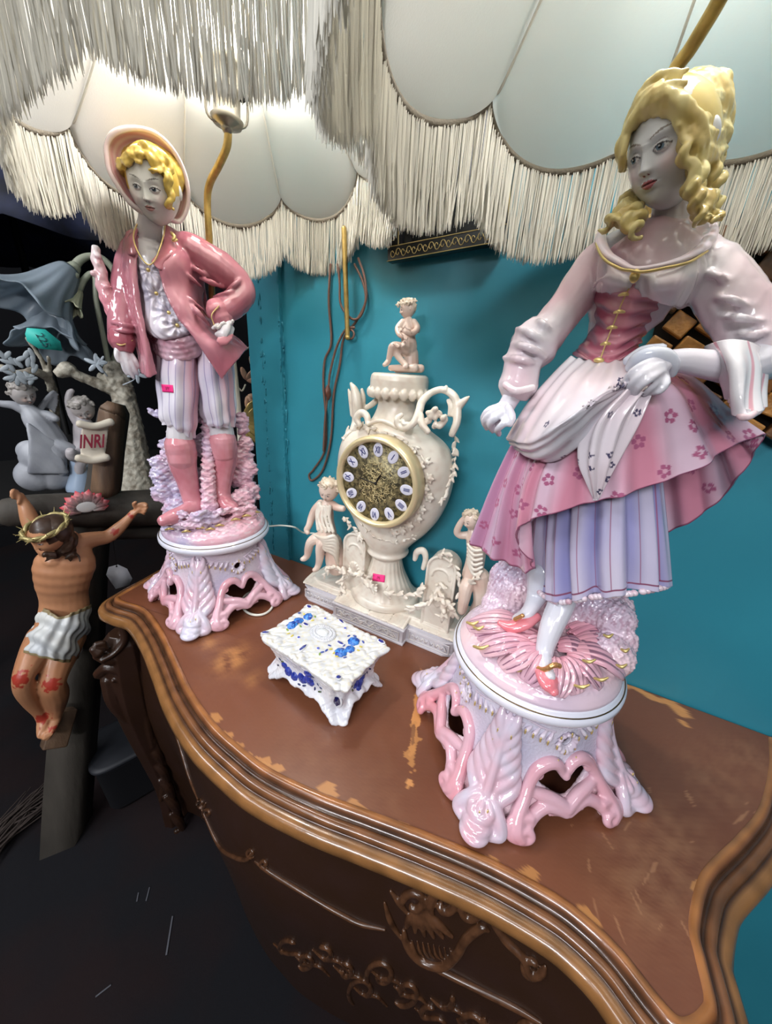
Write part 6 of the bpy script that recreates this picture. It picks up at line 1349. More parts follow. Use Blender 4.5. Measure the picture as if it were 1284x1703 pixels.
# dark frame with gilt scrolls, hanging crooked high on the wall
pf = empty('picture_frame', tuple(wl(740, 400))); tag(pf, 'black framed picture with gilt filigree border half hidden behind the fringe', 'picture frame'); o = wl(740, 400)
BL_, BR_ = wl(648, 438, .02)-o, wl(845, 404, .02)-o; ex = (BR_-BL_)/np.linalg.norm(BR_-BL_); ez = np.cross(ex, [0, -1, 0]); ez = ez if ez[2] > 0 else -ez; Wf = np.linalg.norm(BR_-BL_); Hf = .22; ey_ = np.array([0, -1., 0]); Rf = np.column_stack([ex, -ey_, ez])
def rail(p, hx, hz, nm):
    b = MB(); b.box(p, (hx, .009, hz), rot=Rf); r_ = b.build(nm, mat('black_lacquer', (.012, .012, .014), rough=.3, coat=.3), pf, bevel=.002, flat=True); b = MB(); rng = random.Random(4); along = hx > hz; L_ = max(hx, hz); k = int(L_*2/.011)
    for i in range(k):
        c = p+(ex if along else ez)*((i+.5)/k*2-1)*(L_-.006)+ey_*.0098; s = 1 if i % 2 else -1
        b.tube([c+(ex if along else ez)*(.0055*(1-q/9)*math.cos(q*s))+(ez if along else ex)*(.0075*(1-q/9)*math.sin(q*s)) for q in np.linspace(0, 6, 12)], .0007, 5)
    for s in (-1, 1): b.tube([p-(ex if along else ez)*L_+(ez if along else ex)*s*min(hx, hz)*.9+ey_*.0095, p+(ex if along else ez)*L_+(ez if along else ex)*s*min(hx, hz)*.9+ey_*.0095], .0008, 5)
    b.build('gilt_filigree', mat('gilt_paint', lin('b39c62'), rough=.45, metal=.5), r_)
rail(BL_+ex*Wf/2+ez*.012, Wf/2, .012, 'frame_rail'); rail(BL_+ex*Wf/2+ez*(Hf-.012), Wf/2, .012, 'frame_rail'); rail(BL_+ex*.012+ez*Hf/2, .012, Hf/2-.024, 'frame_rail'); rail(BL_+ex*(Wf-.012)+ez*Hf/2, .012, Hf/2-.024, 'frame_rail')
b = MB(); b.box(BL_+ex*Wf/2+ez*Hf/2+np.array([0, .006, 0]), (Wf/2-.02, .002, Hf/2-.02), rot=Rf); b.build('picture', mat('dark_picture', (.02, .022, .028), rough=.2), pf, flat=True)
# panel of little wooden blocks
cw = wl(1300, 545, .0); wp = empty('wood_block_panel', tuple(cw)); tag(wp, 'round wall panel of golden brown wooden blocks behind the woman figure', 'wall decoration')
M_blk = [mat('block_wood_%s' % n_, lin(c_), rough=.4, coat=.25, noise=(50, .35, .7), col2=c2_, bump=(180, .5)) for n_, c_, c2_ in (('golden', 'b8813f', '7d5222'), ('brown', '94622f', '5e3a1a'), ('dark', '6d4724', '432a14'))]
b = MB(); b.prism([(.142*math.cos(t), .142*math.sin(t)) for t in np.linspace(0, 2*PI, 48, endpoint=False)], 0, .012, np.array([[1, 0, 0, 0], [0, 0, -1, 0], [0, 1, 0, 0], [0, 0, 0, 1.]])); b.build('backing', mat('dark_backing', (.05, .03, .02), rough=.7), wp)
rng = random.Random(12); st = .034
for i in range(-6, 7):
    for j in range(-6, 7):
        x = (i+.5*(j % 2))*st*1.12; z = j*st*.95
        if x*x+z*z > .140**2: continue
        b = MB(); hy = rng.uniform(.006, .011); b.box((0, 0, 0), (st*.44, hy, st*.40), rot=rotm(rng.uniform(-.08, .08), rng.uniform(-.12, .12)+.45, rng.uniform(-.08, .08))); b.xf(t=(x, -.012-hy, z)); b.build('wooden_block', rng.choice(M_blk), wp, bevel=.0022, flat=True)
# ================================================================ CRUCIFIX LEANING BESIDE THE COMMODE
vx = ray(130, 900); vx = vx/np.hypot(vx[0], vx[1]); pX = np.array([vx[0]*1.14, vx[1]*1.14, 0]); fx = Frame(pX)
cx_ = empty('crucifix', tuple(pX), fx.rz); tag(cx_, 'large wooden crucifix with painted figure leaning left of the commode', 'crucifix')
M_log = mat('dark_weathered_wood', lin('4a443d'), rough=.75, noise=(9, .35, .7), col2='2c2823', stretch=(1, 1, .25), bump=(60, .6, .003))
M_log2 = mat('brown_board_wood', lin('6e5540'), rough=.6, noise=(14, .35, .7), col2='48362a', stretch=(3, 3, .3), bump=(80, .4, .002))
b = MB(); P, R = fx.pr([(190, 690, -.06, 24), (180, 750, -.06, 26), (172, 815, -.06, 27), (150, 900, -.06, 30), (138, 1050, -.05, 34), (125, 1200, -.03, 36), (114, 1350, .0, 36), (106, 1490, .03, 34)])
b.tube(P, R, 4, 8, flat=.7, up=(.35, -1, 0)); b.build('upright', M_log, cx_, colfn=None)
b = MB(); b.tube([fx(188, 686, -.03), fx(186, 700, -.03), fx(176, 812, -.03)], [.030, .031, .034], 4, 4, flat=.5, up=(.3, -1, .1)); b.build('name_board', M_log2, cx_)
b = MB(); P, R = fx.pr([(18, 852, -.02, 24), (60, 848, -.02, 26), (150, 848, -.04, 29), (230, 845, -.06, 30), (330, 842, -.08, 30)]); b.tube(P, R, 14, 6); b.build('crossbeam', M_log, cx_)
b = MB(); P, R = fx.pr([(120, 888, -.06, 10), (200, 886, -.07, 12), (320, 882, -.09, 12)]); b.tube(P, R, 8, 4); b.build('brace', M_log, cx_)
# scroll with the four letters
M_scr = mat('parchment', lin('c9bfae'), rough=.6, bump=(80, .3))
b = MB(); A4 = [fx(x, y, .0) for x, y in ((136, 706), (182, 704), (175, 762), (133, 762))]
rsx = [[A4[0]*(1-t)+A4[1]*t+np.array([0, -.006*math.sin(t*PI), 0]) for t in (0, .33, .66, 1)], [(A4[0]+A4[3])/2*(1-t)+(A4[1]+A4[2])/2*t+np.array([0, .002, 0]) for t in (0, .33, .66, 1)], [A4[3]*(1-t)+A4[2]*t+np.array([0, -.005*math.sin(t*PI), 0]) for t in (0, .33, .66, 1)]]
b.merge(cloth(rsx, 40, 30, closed=False, thick=.004))
for q in (((133, 705), (158, 709), (184, 702)), ((131, 762), (154, 766), (177, 761))): P, R = fx.pr([(q[0][0], q[0][1], .006, 6.5), (q[1][0], q[1][1], .006, 6), (q[2][0], q[2][1], .006, 6.5)]); b.tube(P, R, 12, 5)
scr = b.build('scroll', M_scr, cx_, remesh=.0022, smooth=2)
M4 = np.eye(4); xa = fx(172, 735, .014)-fx(140, 736, .014); xa /= np.linalg.norm(xa); za = fx(156, 725, .014)-fx(155, 745, .014); za /= np.linalg.norm(za); ya = np.cross(za, xa); M4[:3, :3] = np.column_stack([xa*.72, za*1.25, -ya]); M4[:3, 3] = fx(153.5, 735, .016)
text_mesh('INRI', .036, 'lettering', mat('dark_red_paint', lin('8a2038'), rough=.6), scr, M4, .0008, bold=.0008)
# red-tipped sunburst behind the head
b = MB(); c = fx(144, 846, .016); s_ = fx.s_(144, 848, .012)
for k in range(13):
    a_ = PI*(k/12)*1.0; L_ = (34 if k % 2 else 30)*s_; w_ = 5*s_
    d = np.array([math.cos(a_), 0, math.sin(a_)]); n = np.array([-d[2], 0, d[0]]); V = [c+d*.012+n*w_, c+d*.012-n*w_, c+d*L_*.75-n*w_*1.3, c+d*L_, c+d*L_*.75+n*w_*1.3]; y_ = np.array([0, -.003, 0])
    b.add(V+[v+y_+np.array([0, -.001, 0]) for v in V], [(0, 1, 2, 3, 4), (9, 8, 7, 6, 5)]+[(i, (i+1) % 5, 5+(i+1) % 5, 5+i) for i in range(5)], [lin('b9b3b0'), lin('b9b3b0'), lin('c09a9c'), lin('cc2438'), lin('c09a9c')]*2)
b.ell(c+np.array([0, -.002, .006]), (15*s_, .004, 10*s_), col=lin('b5b2b0'), sub=3); b.build('sunburst', mat('painted_card', (.8, .8, .8), rough=.6, attr=True), cx_)
# price label
b = MB(); b.prism([(-.018, -.036), (.014, -.036), (.027, -.020), (.025, .014), (.010, .034), (-.012, .034), (-.024, .014)], -.0006, .0006, np.array([[1, 0, 0, 0], [0, 0, -1, 0], [0, 1, 0, 0], [0, 0, 0, 1.]])); b.xf(rotm(0, -.15, -.2), fx(197, 958, .01)); tg_ = b.build('price_tag', mat('white_card', lin('cfcfd6'), rough=.5), cx_)
b = MB(); b.ell(fx(194, 942, .0125), (.0022, .0012, .0022), sub=2); b.tube([fx(194, 942, .012), fx(190, 915, .0), fx(186, 880, -.01)], .0006, 5, 3); b.build('tag_string', mat('black_string', (.02, .02, .02)), tg_)
# the figure: one continuous body
SKN = np.array(lin('c08a66')); M_flesh = mat('painted_plaster_flesh', (.8, .8, .8), rough=.42, attr=True, coat=.05)
sk = MB()
def lx(pts, seg=14, n=6, flat=1.0, up=None): P, R = fx.pr(pts); sk.tube(P, R, seg, n, flat=flat, up=up)
lx([(112, 900, .05, 20), (112, 918, .05, 34), (109, 940, .055, 41), (106, 965, .055, 37), (107, 990, .05, 32), (108, 1010, .05, 33), (102, 1035, .05, 33), (92, 1060, .05, 32)], flat=.66, up=(0, -1, 0), seg=22)
lx([(96, 912, .06, 12), (88, 900, .085, 13)]); lx([(118, 930, .060, 20), (124, 944, .058, 16)]); lx([(90, 930, .066, 18), (84, 944, .062, 14)])
lx([(128, 906, .045, 17), (142, 900, .04, 15), (160, 896, .035, 12.5), (180, 892, .03, 11), (198, 878, .028, 9.5), (214, 862, .026, 6.5), (222, 853, .026, 6)])
lx([(222, 854, .026, 7), (232, 845, .028, 7.5)], flat=.6)
for t in ([(226, 842, .03, 3.2), (234, 838, .036, 3), (243, 838, .038, 2.8), (243, 841, .044, 2.2)], [(230, 845, .03, 3.2), (238, 841, .038, 3), (245, 843, .04, 2.6), (242, 847, .044, 2.2)], [(231, 848, .03, 3.2), (238, 847, .038, 3), (243, 849, .04, 2.4), (240, 852, .044, 2)], [(230, 851, .03, 3), (236, 852, .036, 2.8), (240, 855, .038, 2.2)], [(226, 846, .03, 3.2), (222, 838, .036, 2.8), (226, 835, .04, 2.4)]): lx(t, 8, 4)
lx([(84, 912, .06, 18), (66, 890, .05, 15), (52, 868, .04, 13), (44, 848, .035, 10.5), (37, 832, .03, 7), (33, 824, .03, 6)])
lx([(34, 826, .03, 6.5), (26, 820, .034, 6.5)], flat=.6)
for t in ([(28, 817, .034, 3), (22, 815, .04, 2.8), (18, 819, .044, 2.4)], [(26, 820, .036, 3), (20, 820, .044, 2.8), (18, 825, .046, 2.2)], [(26, 823, .036, 3), (21, 825, .044, 2.6), (21, 829, .046, 2.2)], [(28, 825, .036, 2.8), (24, 829, .042, 2.4)], [(32, 822, .036, 3), (32, 832, .042, 2.6), (29, 838, .044, 2.2)]): lx(t, 8, 4)
lx([(76, 1060, .06, 26), (62, 1085, .075, 24), (48, 1108, .10, 19), (39, 1128, .115, 15), (42, 1146, .105, 15), (54, 1166, .085, 13), (66, 1184, .075, 9.5), (72, 1196, .075, 9)])
lx([(110, 1060, .06, 28), (100, 1090, .08, 25), (92, 1115, .10, 21), (88, 1138, .115, 18), (93, 1155, .10, 18), (94, 1172, .08, 14), (92, 1188, .075, 10), (90, 1198, .075, 9.5)])
lx([(72, 1196, .078, 9), (70, 1210, .09, 8), (69, 1222, .098, 7)], flat=.7); lx([(90, 1196, .078, 10), (84, 1212, .095, 9), (78, 1224, .104, 8)], flat=.7)
for k in range(5): lx([(78+k*3.0-3, 1221-k*1.2, .108, 2.6), (76+k*3.2-3, 1229-k*1.8, .112, 2.4)], 8, 3); lx([(65+k*2.3, 1220, .10, 2.4), (64+k*2.3, 1227-abs(k-1), .104, 2.2)], 8, 3)
RX = rotm(0, .12, 0) @ rotm(0, 0, -.95) @ rotm(.42, 0, 0); hx_ = fx.s_(80, 888, .1)
hdx = head_mb(fx(82, 888, .098), 31*hx_, RX, SKN, lin('8d4f42'), lin('4a3226'), sub=6, hairc=lin('3c2a20'), hl=.12)
def skcol(V):
    c = mix(SKN, lin('a8714f'), .35+.45*nz(V, 18)); RED = np.array(lin('a01818'))
    for x, y, d, r in ((33, 1130, .13, .017), (84, 1140, .14, .016), (70, 1196, .09, .014), (88, 1212, .10, .009), (192, 884, .04, .008), (217, 858, .03, .007)):
        c = mix(c, RED, .85*(np.linalg.norm(V-fx(x, y, d), axis=1)*(1+.5*nz(V, 200)) < r))
    return c
def skdisp(V, N):
    t = fx(108, 950, .09); m_ = np.exp(-(np.linalg.norm((V-t)*np.array([1, .5, 1]), axis=1)/.085)**4); return m_*.0007*np.sin((V[:, 2]-t[2])*240+V[:, 0]*70)
sk.build('body', M_flesh, cx_, remesh=.0026, smooth=3, colfn=skcol, dispfn=skdisp, extra=hdx)
# hair, beard, crown of thorns
b = MB(); rng = random.Random(6)
b.ell(fx(91, 880, .092), np.array([25, 27, 26])*hx_); 
for i in range(34):
    a_ = rng.uniform(-.5, 1); x0, y0 = 92+a_*18, 868+abs(a_)*8
    curl_strand(b, [fx(x0, y0, .10-abs(a_)*.03), fx(x0+14, y0+18, .11-abs(a_)*.03), fx(x0+10+rng.uniform(-6, 14), y0+36, .105-abs(a_)*.03), fx(x0+8+rng.uniform(-10, 16), y0+52+rng.uniform(-6, 8), .095)], 3.6*hx_, None, 2.2, .9, ph=i)
for i in range(6): x0 = 70+rng.uniform(0, 20); curl_strand(b, [fx(x0+1, 919, .112), fx(x0+3, 923, .112), fx(x0+5, 930+rng.uniform(-3, 3), .10)], 3*hx_, None, 1.5, .8, ph=i)
b.build('hair_and_beard', mat('dark_brown_hair', lin('3f2d22'), rough=.45, coat=.1), cx_, remesh=.0024, smooth=1)
b = MB()
for ph in (0, PI):
    P = []
    for k in range(41):
        a_ = 2*PI*k/40; v = RX @ np.array([.82*math.cos(a_), .98*math.sin(a_), .50+.07*math.sin(5*a_+ph)]); P.append(fx(84, 888, .096)+v*31*hx_*(1.05+.05*math.cos(5*a_+ph)))
    b.tube(P, .0042, 8, closed=False)
for k in range(24): a_ = 2*PI*k/24; v = RX @ np.array([.82*math.cos(a_), .98*math.sin(a_), .5]); p = fx(84, 888, .096)+v*31*hx_*1.05; b.tube([p, p+v*.012+np.array([0, 0, .006*(-1)**k])], [.0016, .0004], 5)
b.build('crown_of_thorns', mat('old_gold_paint', lin('a89a68'), rough=.4, metal=.4), cx_)
# loincloth
rs = rows(fx, [(70, 1008, .05), (84, 1018, .095), (100, 1026, .11), (125, 1018, .105), (150, 1006, .055), (138, 1004, -.01), (100, 1008, -.01)], [(60, 1035, .05), (76, 1044, .11), (98, 1050, .125), (126, 1045, .12), (149, 1034, .055), (134, 1028, -.01), (96, 1032, -.01)],
          [(48, 1062, .06), (62, 1072, .125), (90, 1080, .14), (118, 1078, .125), (140, 1066, .06), (126, 1056, .0), (86, 1058, .0)], [(38, 1082, .07), (54, 1090, .125), (84, 1097, .145), (112, 1102, .125), (130, 1094, .07), (114, 1084, .01), (74, 1082, .01)])
def lc(u, v, A, N):
    C = np.array(lin('b9bcc0'))+(np.array(lin('d6d6d2'))-np.array(lin('b9bcc0')))*np.clip(.5+.6*nz(A.reshape(-1, 3), 30).reshape(u.shape), 0, 1)[..., None]; C[(v < .06) | (v > .93)] = np.array(lin('8a7a58')); return C
cloth(rs, 260, 90, fold=lambda u, v: .0055*np.sin(v*16+5*np.sin(u*2*PI+1.0)+u*9)*np.sin(PI*np.clip(v, .05, .95))+.002*np.sin(u*2*PI*17), col=lc, thick=.005).build('loincloth', M_flesh, cx_)
b = MB(); b.merge(MB().add(*[x for x in (lambda m_: m_.arr())(MB().box((0, 0, 0), (.026, .022, .046)))][:2])); b.xf(rotm(-.45, .5, 0), fx(98, 1210, .055)); b.build('foot_rest', M_log2, cx_, bevel=.004)

# ================================================================ SHELF OF FIGURINES BEHIND, IN THE DARK
vs = ray(170, 815); vs = vs/np.hypot(vs[0], vs[1]); dS = 1.42; pS = np.array([vs[0]*dS, vs[1]*dS, 0]); zS = CAM[2]+vs[2]*dS; fs = Frame([pS[0], pS[1], zS])
Rs = np.array([[fs.r[0], fs.n[0], 0], [fs.r[1], fs.n[1], 0], [0, 0, 1]])
sh = empty('side_table', (pS[0], pS[1], 0), fs.rz); tag(sh, 'dark side table crowded with figurines behind the crucifix', 'table')
M_blkw = mat('black_stained_wood', (.018, .016, .018), rough=.6)
b = MB(); b.box((-.12, .22, zS-.02), (.62, .32, .018)); b.build('table_top', M_blkw, sh, bevel=.004, flat=True)
for sx in (-.70, .46):
    for sy in (-.06, .50): b = MB(); b.tube([(sx, sy, zS-.03), (sx, sy, .4), (sx, sy, .0)], [.026, .02, .016], 10); b.build('leg', M_blkw, sh)
def put(x, y, d, name, label, cat, group=None):
    p = fs(x, y, d); e = empty(name, tuple((Rs @ p)+fs.B*np.array([1, 1, 0])+np.array([0, 0, zS])), fs.rz); tag(e, label, cat, group); return e, np.array([p[0], p[1], 0.0])+0
class Sub:            # frame whose points are measured from a thing's own base
    def __init__(s, x, y, d): q = fs(x, y, d); s.o = np.array([q[0], q[1], 0]); s.w = Rs @ s.o+np.array([fs.B[0], fs.B[1], zS])
    def __call__(s, x, y, d=0): return fs(x, y, d)-s.o
    def s_(s, x, y, d=0): return fs.s_(x, y, d)
    def pr(s, pts): return [s(a[0], a[1], a[2]) for a in pts], [a[3]*fs.s_(a[0], a[1], a[2]) for a in pts]
    def root(s, name, label, cat, group=None): return tag(empty(name, tuple(s.w), fs.rz), label, cat, group)
M_bark = mat('antique_white_resin', lin('b9b3a4'), rough=.55, bump=(90, .8, .004), noise=(50, .42, .65), col2='8a8070')
M_grey = mat('grey_white_resin', (.8, .8, .8), rough=.5, attr=True, bump=(90, .3))
def greyc(V): return mix(lin('a9abb2'), lin('7d8088'), .4+.5*nz(V, 40))
S1 = Sub(215, 815, .0); tr = S1.root('lily_lamp', 'antique white tree trunk lamp with glass lily shades on curved stems', 'lamp')
b = MB()
for t in ([(228, 812, .0, 34), (222, 770, .0, 26), (218, 720, .0, 20), (208, 670, .0, 18), (200, 640, .0, 18), (191, 622, .0, 15), (189, 612, .0, 14)], [(195, 650, .0, 12), (172, 642, .01, 9), (148, 632, .015, 8), (125, 622, .02, 8), (112, 614, .02, 12), (100, 620, .02, 9)], [(118, 615, .02, 8), (104, 608, .02, 6)], [(200, 655, .02, 7), (210, 660, .03, 6)], [(172, 630, .0, 6), (166, 625, .0, 5)]):
    P, R = S1.pr(t); b.tube(P, R, 12, 7)
rng = random.Random(1)
for k in range(60): t = rng.random(); P, R = S1.pr([(192+t*32+rng.uniform(-14, 16), 625+t*180, .022, rng.uniform(3, 7))]); b.ell(P[0], R[0], sub=2)
clampz(b.build('trunk', M_bark, tr, remesh=.0035, smooth=1, dispfn=lambda V, N: .002*nz(V, 150)), .001)
M_stem = mat('pale_green_metal', lin('8c907f'), rough=.4); M_glass = mat('frosted_lily_glass', lin('9eabb5'), rough=.28, transl=.4, noise=(20, .3, .8), col2='a4b0bc')
def tb(fr_, parent, pts, name, m_, seg=10, n=8): b = MB(); P, R = fr_.pr(pts); b.tube(P, R, seg, n); return b.build(name, m_, parent)
tb(S1, tr, [(182, 612, .0, 4), (172, 560, .0, 4), (160, 500, .0, 4), (158, 462, .0, 4), (150, 455, .0, 4), (138, 468, .0, 5), (130, 484, .0, 6)], 'stem', M_stem)
tb(S1, tr, [(192, 620, -.02, 5), (205, 560, -.02, 5), (207, 500, -.02, 5), (190, 452, -.02, 5), (170, 430, -.02, 5), (150, 426, -.02, 5), (134, 432, -.02, 6), (122, 446, -.02, 7)], 'stem', M_stem)
tb(S1, tr, [(186, 612, -.02, 5), (198, 570, -.02, 5), (200, 530, -.02, 5), (186, 490, -.02, 5), (170, 462, -.02, 5), (150, 458, -.02, 5)], 'stem', M_stem)
def lily(parent, fr_, ax0, ax1, r0, r1, d, seed=0, name='lily_shade', m_=None):
    A0, A1 = fr_(ax0[0], ax0[1], d), fr_(ax1[0], ax1[1], d+.06); D_ = A1-A0; L_ = np.linalg.norm(D_); D_ /= L_; u = np.cross(D_, [0, 1, 0]); u /= np.linalg.norm(u); w_ = np.cross(D_, u); a = np.linspace(0, 2*PI, 120, endpoint=False); rg = []
    for t in np.linspace(0, 1, 26):
        r = (r0+(r1-r0)*(.55*t**.7+.45*t**4))*(1+.16*t**2*np.sin(a*5+seed)+.05*t*np.sin(a*13)); z = t*L_+.10*L_*t**3*np.sin(a*5+seed); rg.append(A0+np.outer(z, D_)+r[:, None]*(np.outer(np.cos(a), u)+np.outer(np.sin(a), w_)))
    b = MB(); b.loft(np.array(rg), caps=False); return b.build(name, m_ or M_glass, parent, solid=.003, fix=True)
l1 = lily(tr, S1, (116, 448), (50, 520), .020, .095, .0, 1)
b = MB(); P, R = S1.pr([(124, 444, .0, 9), (112, 456, .0, 17)]); b.tube(P, R, 12, 3)
for k in range(6): a_ = k*PI/3; b.ell(S1(108+10*math.cos(a_), 462+12*math.sin(a_), .01*math.sin(a_)+.02), np.array([7, 7, 15])*S1.s_(110, 460), rot=rotm(0, .7+.3*math.cos(a_), 0), sub=2)
b.build('calyx', M_stem, l1, remesh=.003, smooth=1)
l2 = lily(tr, S1, (131, 486), (118, 515), .008, .022, .0, 2, 'lily_bud', mat('pale_bud', lin('a8a88c'), rough=.5))
lily(tr, S1, (92, 500), (88, 575), .02, .085, -.08, 3)
# turquoise price tag with handwriting
b = MB(); b.prism([(-.030, .012), (-.024, .026), (.010, .026), (.034, .000), (.034, -.022), (-.012, -.020), (-.030, -.004)], -.0008, .0008, np.array([[1, 0, 0, 0], [0, 0, -1, 0], [0, 1, 0, 0], [0, 0, 0, 1.]])); b.xf(t=S1(71, 566, .075)); tt = b.build('price_tag', mat('turquoise_card', lin('2fb5a8'), rough=.6), tr)
M4 = np.eye(4); M4[:3, :3] = rotm(PI/2, 0, 0) @ rotm(0, 0, -1.25); M4[:3, 3] = S1(71, 566, .078); text_mesh('225', .022, 'handwriting', mat('ink', lin('1c4a52'), rough=.6), tt, M4)
# leaves on a wire between trunk and boy lamp
b = MB()
for x, y, r, a0 in ((160, 605, 16, .2), (228, 622, 15, 2.2), (168, 600, 9, 1)):
    for k in range(5): a_ = a0+k*1.25; c = S1(x, y, .06); s_ = S1.s_(x, y, .06); leaf(b, c+np.array([math.cos(a_), 0, math.sin(a_)])*r*.5*s_, (math.cos(a_), .1, math.sin(a_)), (0.2, -1, .1), r*.55*s_, r*.22*s_, .0018)
P, R = S1.pr([(205, 640, .04, 1.2), (222, 632, .05, 1), (228, 622, .06, 1)]); b.tube(P, R, 6, 4); P, R = S1.pr([(178, 625, .04, 1.2), (168, 612, .05, 1), (160, 605, .06, 1)]); b.tube(P, R, 6, 4)
b.build('wire_leaves', mat('pale_leaf', lin('b9c2cc'), rough=.4), tr)
# cherub figurines
def grey_f(V): return mix(lin('b5aeb0'), lin('8d888e'), .35+.5*nz(V, 50))
hg = lambda V: mix(lin('a8a29c'), lin('746e6a'), .4+.5*nz(V, 220))
S2 = Sub(90, 805, .08); r2 = S2.root('cherub_figurine', 'grey white winged cherub figurine sprawled over a rock, far left', 'figurine', 'cherub figurines on the side table')
cherub(S2, r2, 'cherub', [[(44, 676, .0, 9), (56, 692, .0, 17), (72, 712, .0, 20), (88, 735, .0, 20)], [(36, 680, .0, 8), (22, 674, .0, 7), (6, 672, .0, 6), (-6, 670, 0, 5)], [(62, 690, .0, 9), (80, 690, .01, 7), (92, 696, .02, 6)], [(86, 738, .01, 16), (104, 744, .02, 13), (118, 748, .02, 10), (130, 752, .02, 7)], [(78, 742, .02, 14), (96, 756, .03, 11), (102, 772, .03, 8), (104, 786, .03, 6)]],
       (38, 655, .0, 20), rotm(0, -.1, 0) @ rotm(0, 0, .5) @ rotm(.3, 0, 0), mt=M_grey, col=greyc, vox=.0026, facec=lin('a59f9d'), hcol=hg)
b = MB()
for x, y, d, r in ((70, 760, .0, 30), (60, 790, .0, 28), (90, 790, .0, 26), (50, 750, -.01, 18), (45, 780, 0, 14)): P, R = S2.pr([(x, y, d, r)]); b.ell(P[0], (R[0], R[0]*.7, R[0]))
for k in range(16): P, R = S2.pr([(46+k*3, 705+k*2, .03, 3), (52+k*3.4, 740+k*2, .045, 4), (50+k*4, 785, .04, 4)]); b.tube(P, R, 6, 4)
clampz(b.build('draped_rock', M_grey, r2, remesh=.0035, smooth=1, colfn=greyc), .001)
b = MB()
for s_ in (0, 1):
    for k in range(6): P, R = S2.pr([(60+s_*8, 684, -.02, 4), (76+k*2, 668-k*3+s_*6, -.03, 5), (92+k*1, 676-k*4+s_*10, -.03, 2)]); b.tube(P, R, 6, 4, flat=.5)
b.build('wing', M_grey, r2, remesh=.003, smooth=1, colfn=greyc)
S3 = Sub(136, 812, .06); r3 = S3.root('cherub_figurine', 'small cherub figurine with raised arm behind the lettered scroll', 'figurine', 'cherub figurines on the side table')
cherub(S3, r3, 'cherub', [[(136, 694, .0, 9), (140, 710, .0, 15), (142, 735, .0, 16), (136, 752, .01, 15)], [(128, 700, .0, 8), (120, 688, .0, 6.5), (114, 668, .0, 5.5), (116, 654, .0, 5), (120, 650, .0, 4)], [(134, 755, .02, 13), (122, 758, .04, 10), (118, 752, .05, 8)], [(140, 756, .02, 13), (134, 770, .03, 10), (132, 785, .03, 8)]],
       (137, 680, .0, 20), rotm(0, -.25, 0) @ rotm(0, 0, -.1) @ rotm(.5, 0, 0), mt=M_grey, col=grey_f, vox=.0026, facec=lin('aba3a0'), hcol=hg)
b = MB(); P, R = S3.pr([(132, 812, .02, 18), (133, 795, .02, 15), (131, 780, .02, 12), (133, 770, .02, 14), (138, 762, .02, 12)]); b.tube(P, R, 18, 6); clampz(b.build('pedestal', mat('blue_white_glaze', lin('9fb0c6'), rough=.25, coat=.3), r3), .001)
# branch with flowers
S4 = Sub(20, 812, .14); r4 = S4.root('flowering_branch', 'grey ceramic branch with small leaves standing above the sprawled cherub', 'ornament')
b = MB()
for t in ([(96, 800, -.12, 9), (92, 700, -.1, 7), (86, 640, -.05, 6), (60, 618, .0, 7), (30, 622, .0, 6), (4, 612, .0, 6)], [(84, 650, -.05, 4), (70, 600, -.02, 3.5), (44, 562, .0, 3)], [(92, 690, -.08, 4), (86, 640, -.04, 3.5), (80, 594, 0, 3)]): P, R = S4.pr(t); b.tube(P, R, 8, 6)
clampz(b.build('branch', M_bark, r4, remesh=.0035, dispfn=lambda V, N: .0015*nz(V, 120)), .001)
b = MB()
for k in range(26): x, y = rng.uniform(0, 60), 600+rng.uniform(-14, 34); a_ = rng.uniform(0, 6); leaf(b, S4(x, y, .03), (math.cos(a_), 0, math.sin(a_)), (0, -1, .2), .014, .006, .002)
b.build('leaves', mat('grey_leaf', lin('8e969c'), rough=.5), r4)
# black beaded cloth
S5 = Sub(80, 812, .16); b = MB(); n_ = 40; rg = []
for t in np.linspace(0, 1, 12): a = np.linspace(0, 2*PI, 60, endpoint=False); rg.append(np.column_stack([.10*np.cos(a)*math.cos(t*1.5)*(1+.08*np.sin(a*7)), .05*np.sin(a)*math.cos(t*1.5), .045*math.sin(t*1.5)*(1+.2*np.sin(a*3))+0*a+.001]))
b.loft(np.array(rg)); o = b.build('beaded_purse', mat('black_velvet', (.01, .01, .012), rough=.8)); o.location = tuple(S5.w); o.rotation_euler = (0, 0, fs.rz); tag(o, 'black beaded purse lying on the side table above the crossbeam', 'purse')
bb = MB()
for k in range(60): a_ = rng.uniform(0, 2*PI); t = rng.uniform(.1, 1); bb.ell((.10*math.cos(a_)*math.cos(t*1.5)*1.02, -abs(.05*math.sin(a_))*math.cos(t*1.5)*1.04, .047*math.sin(t*1.5)), (.0024, .0012, .0012), sub=1)
bb.build('sequins', mat('sequin', lin('b9bcc8'), rough=.2, metal=.6), o)
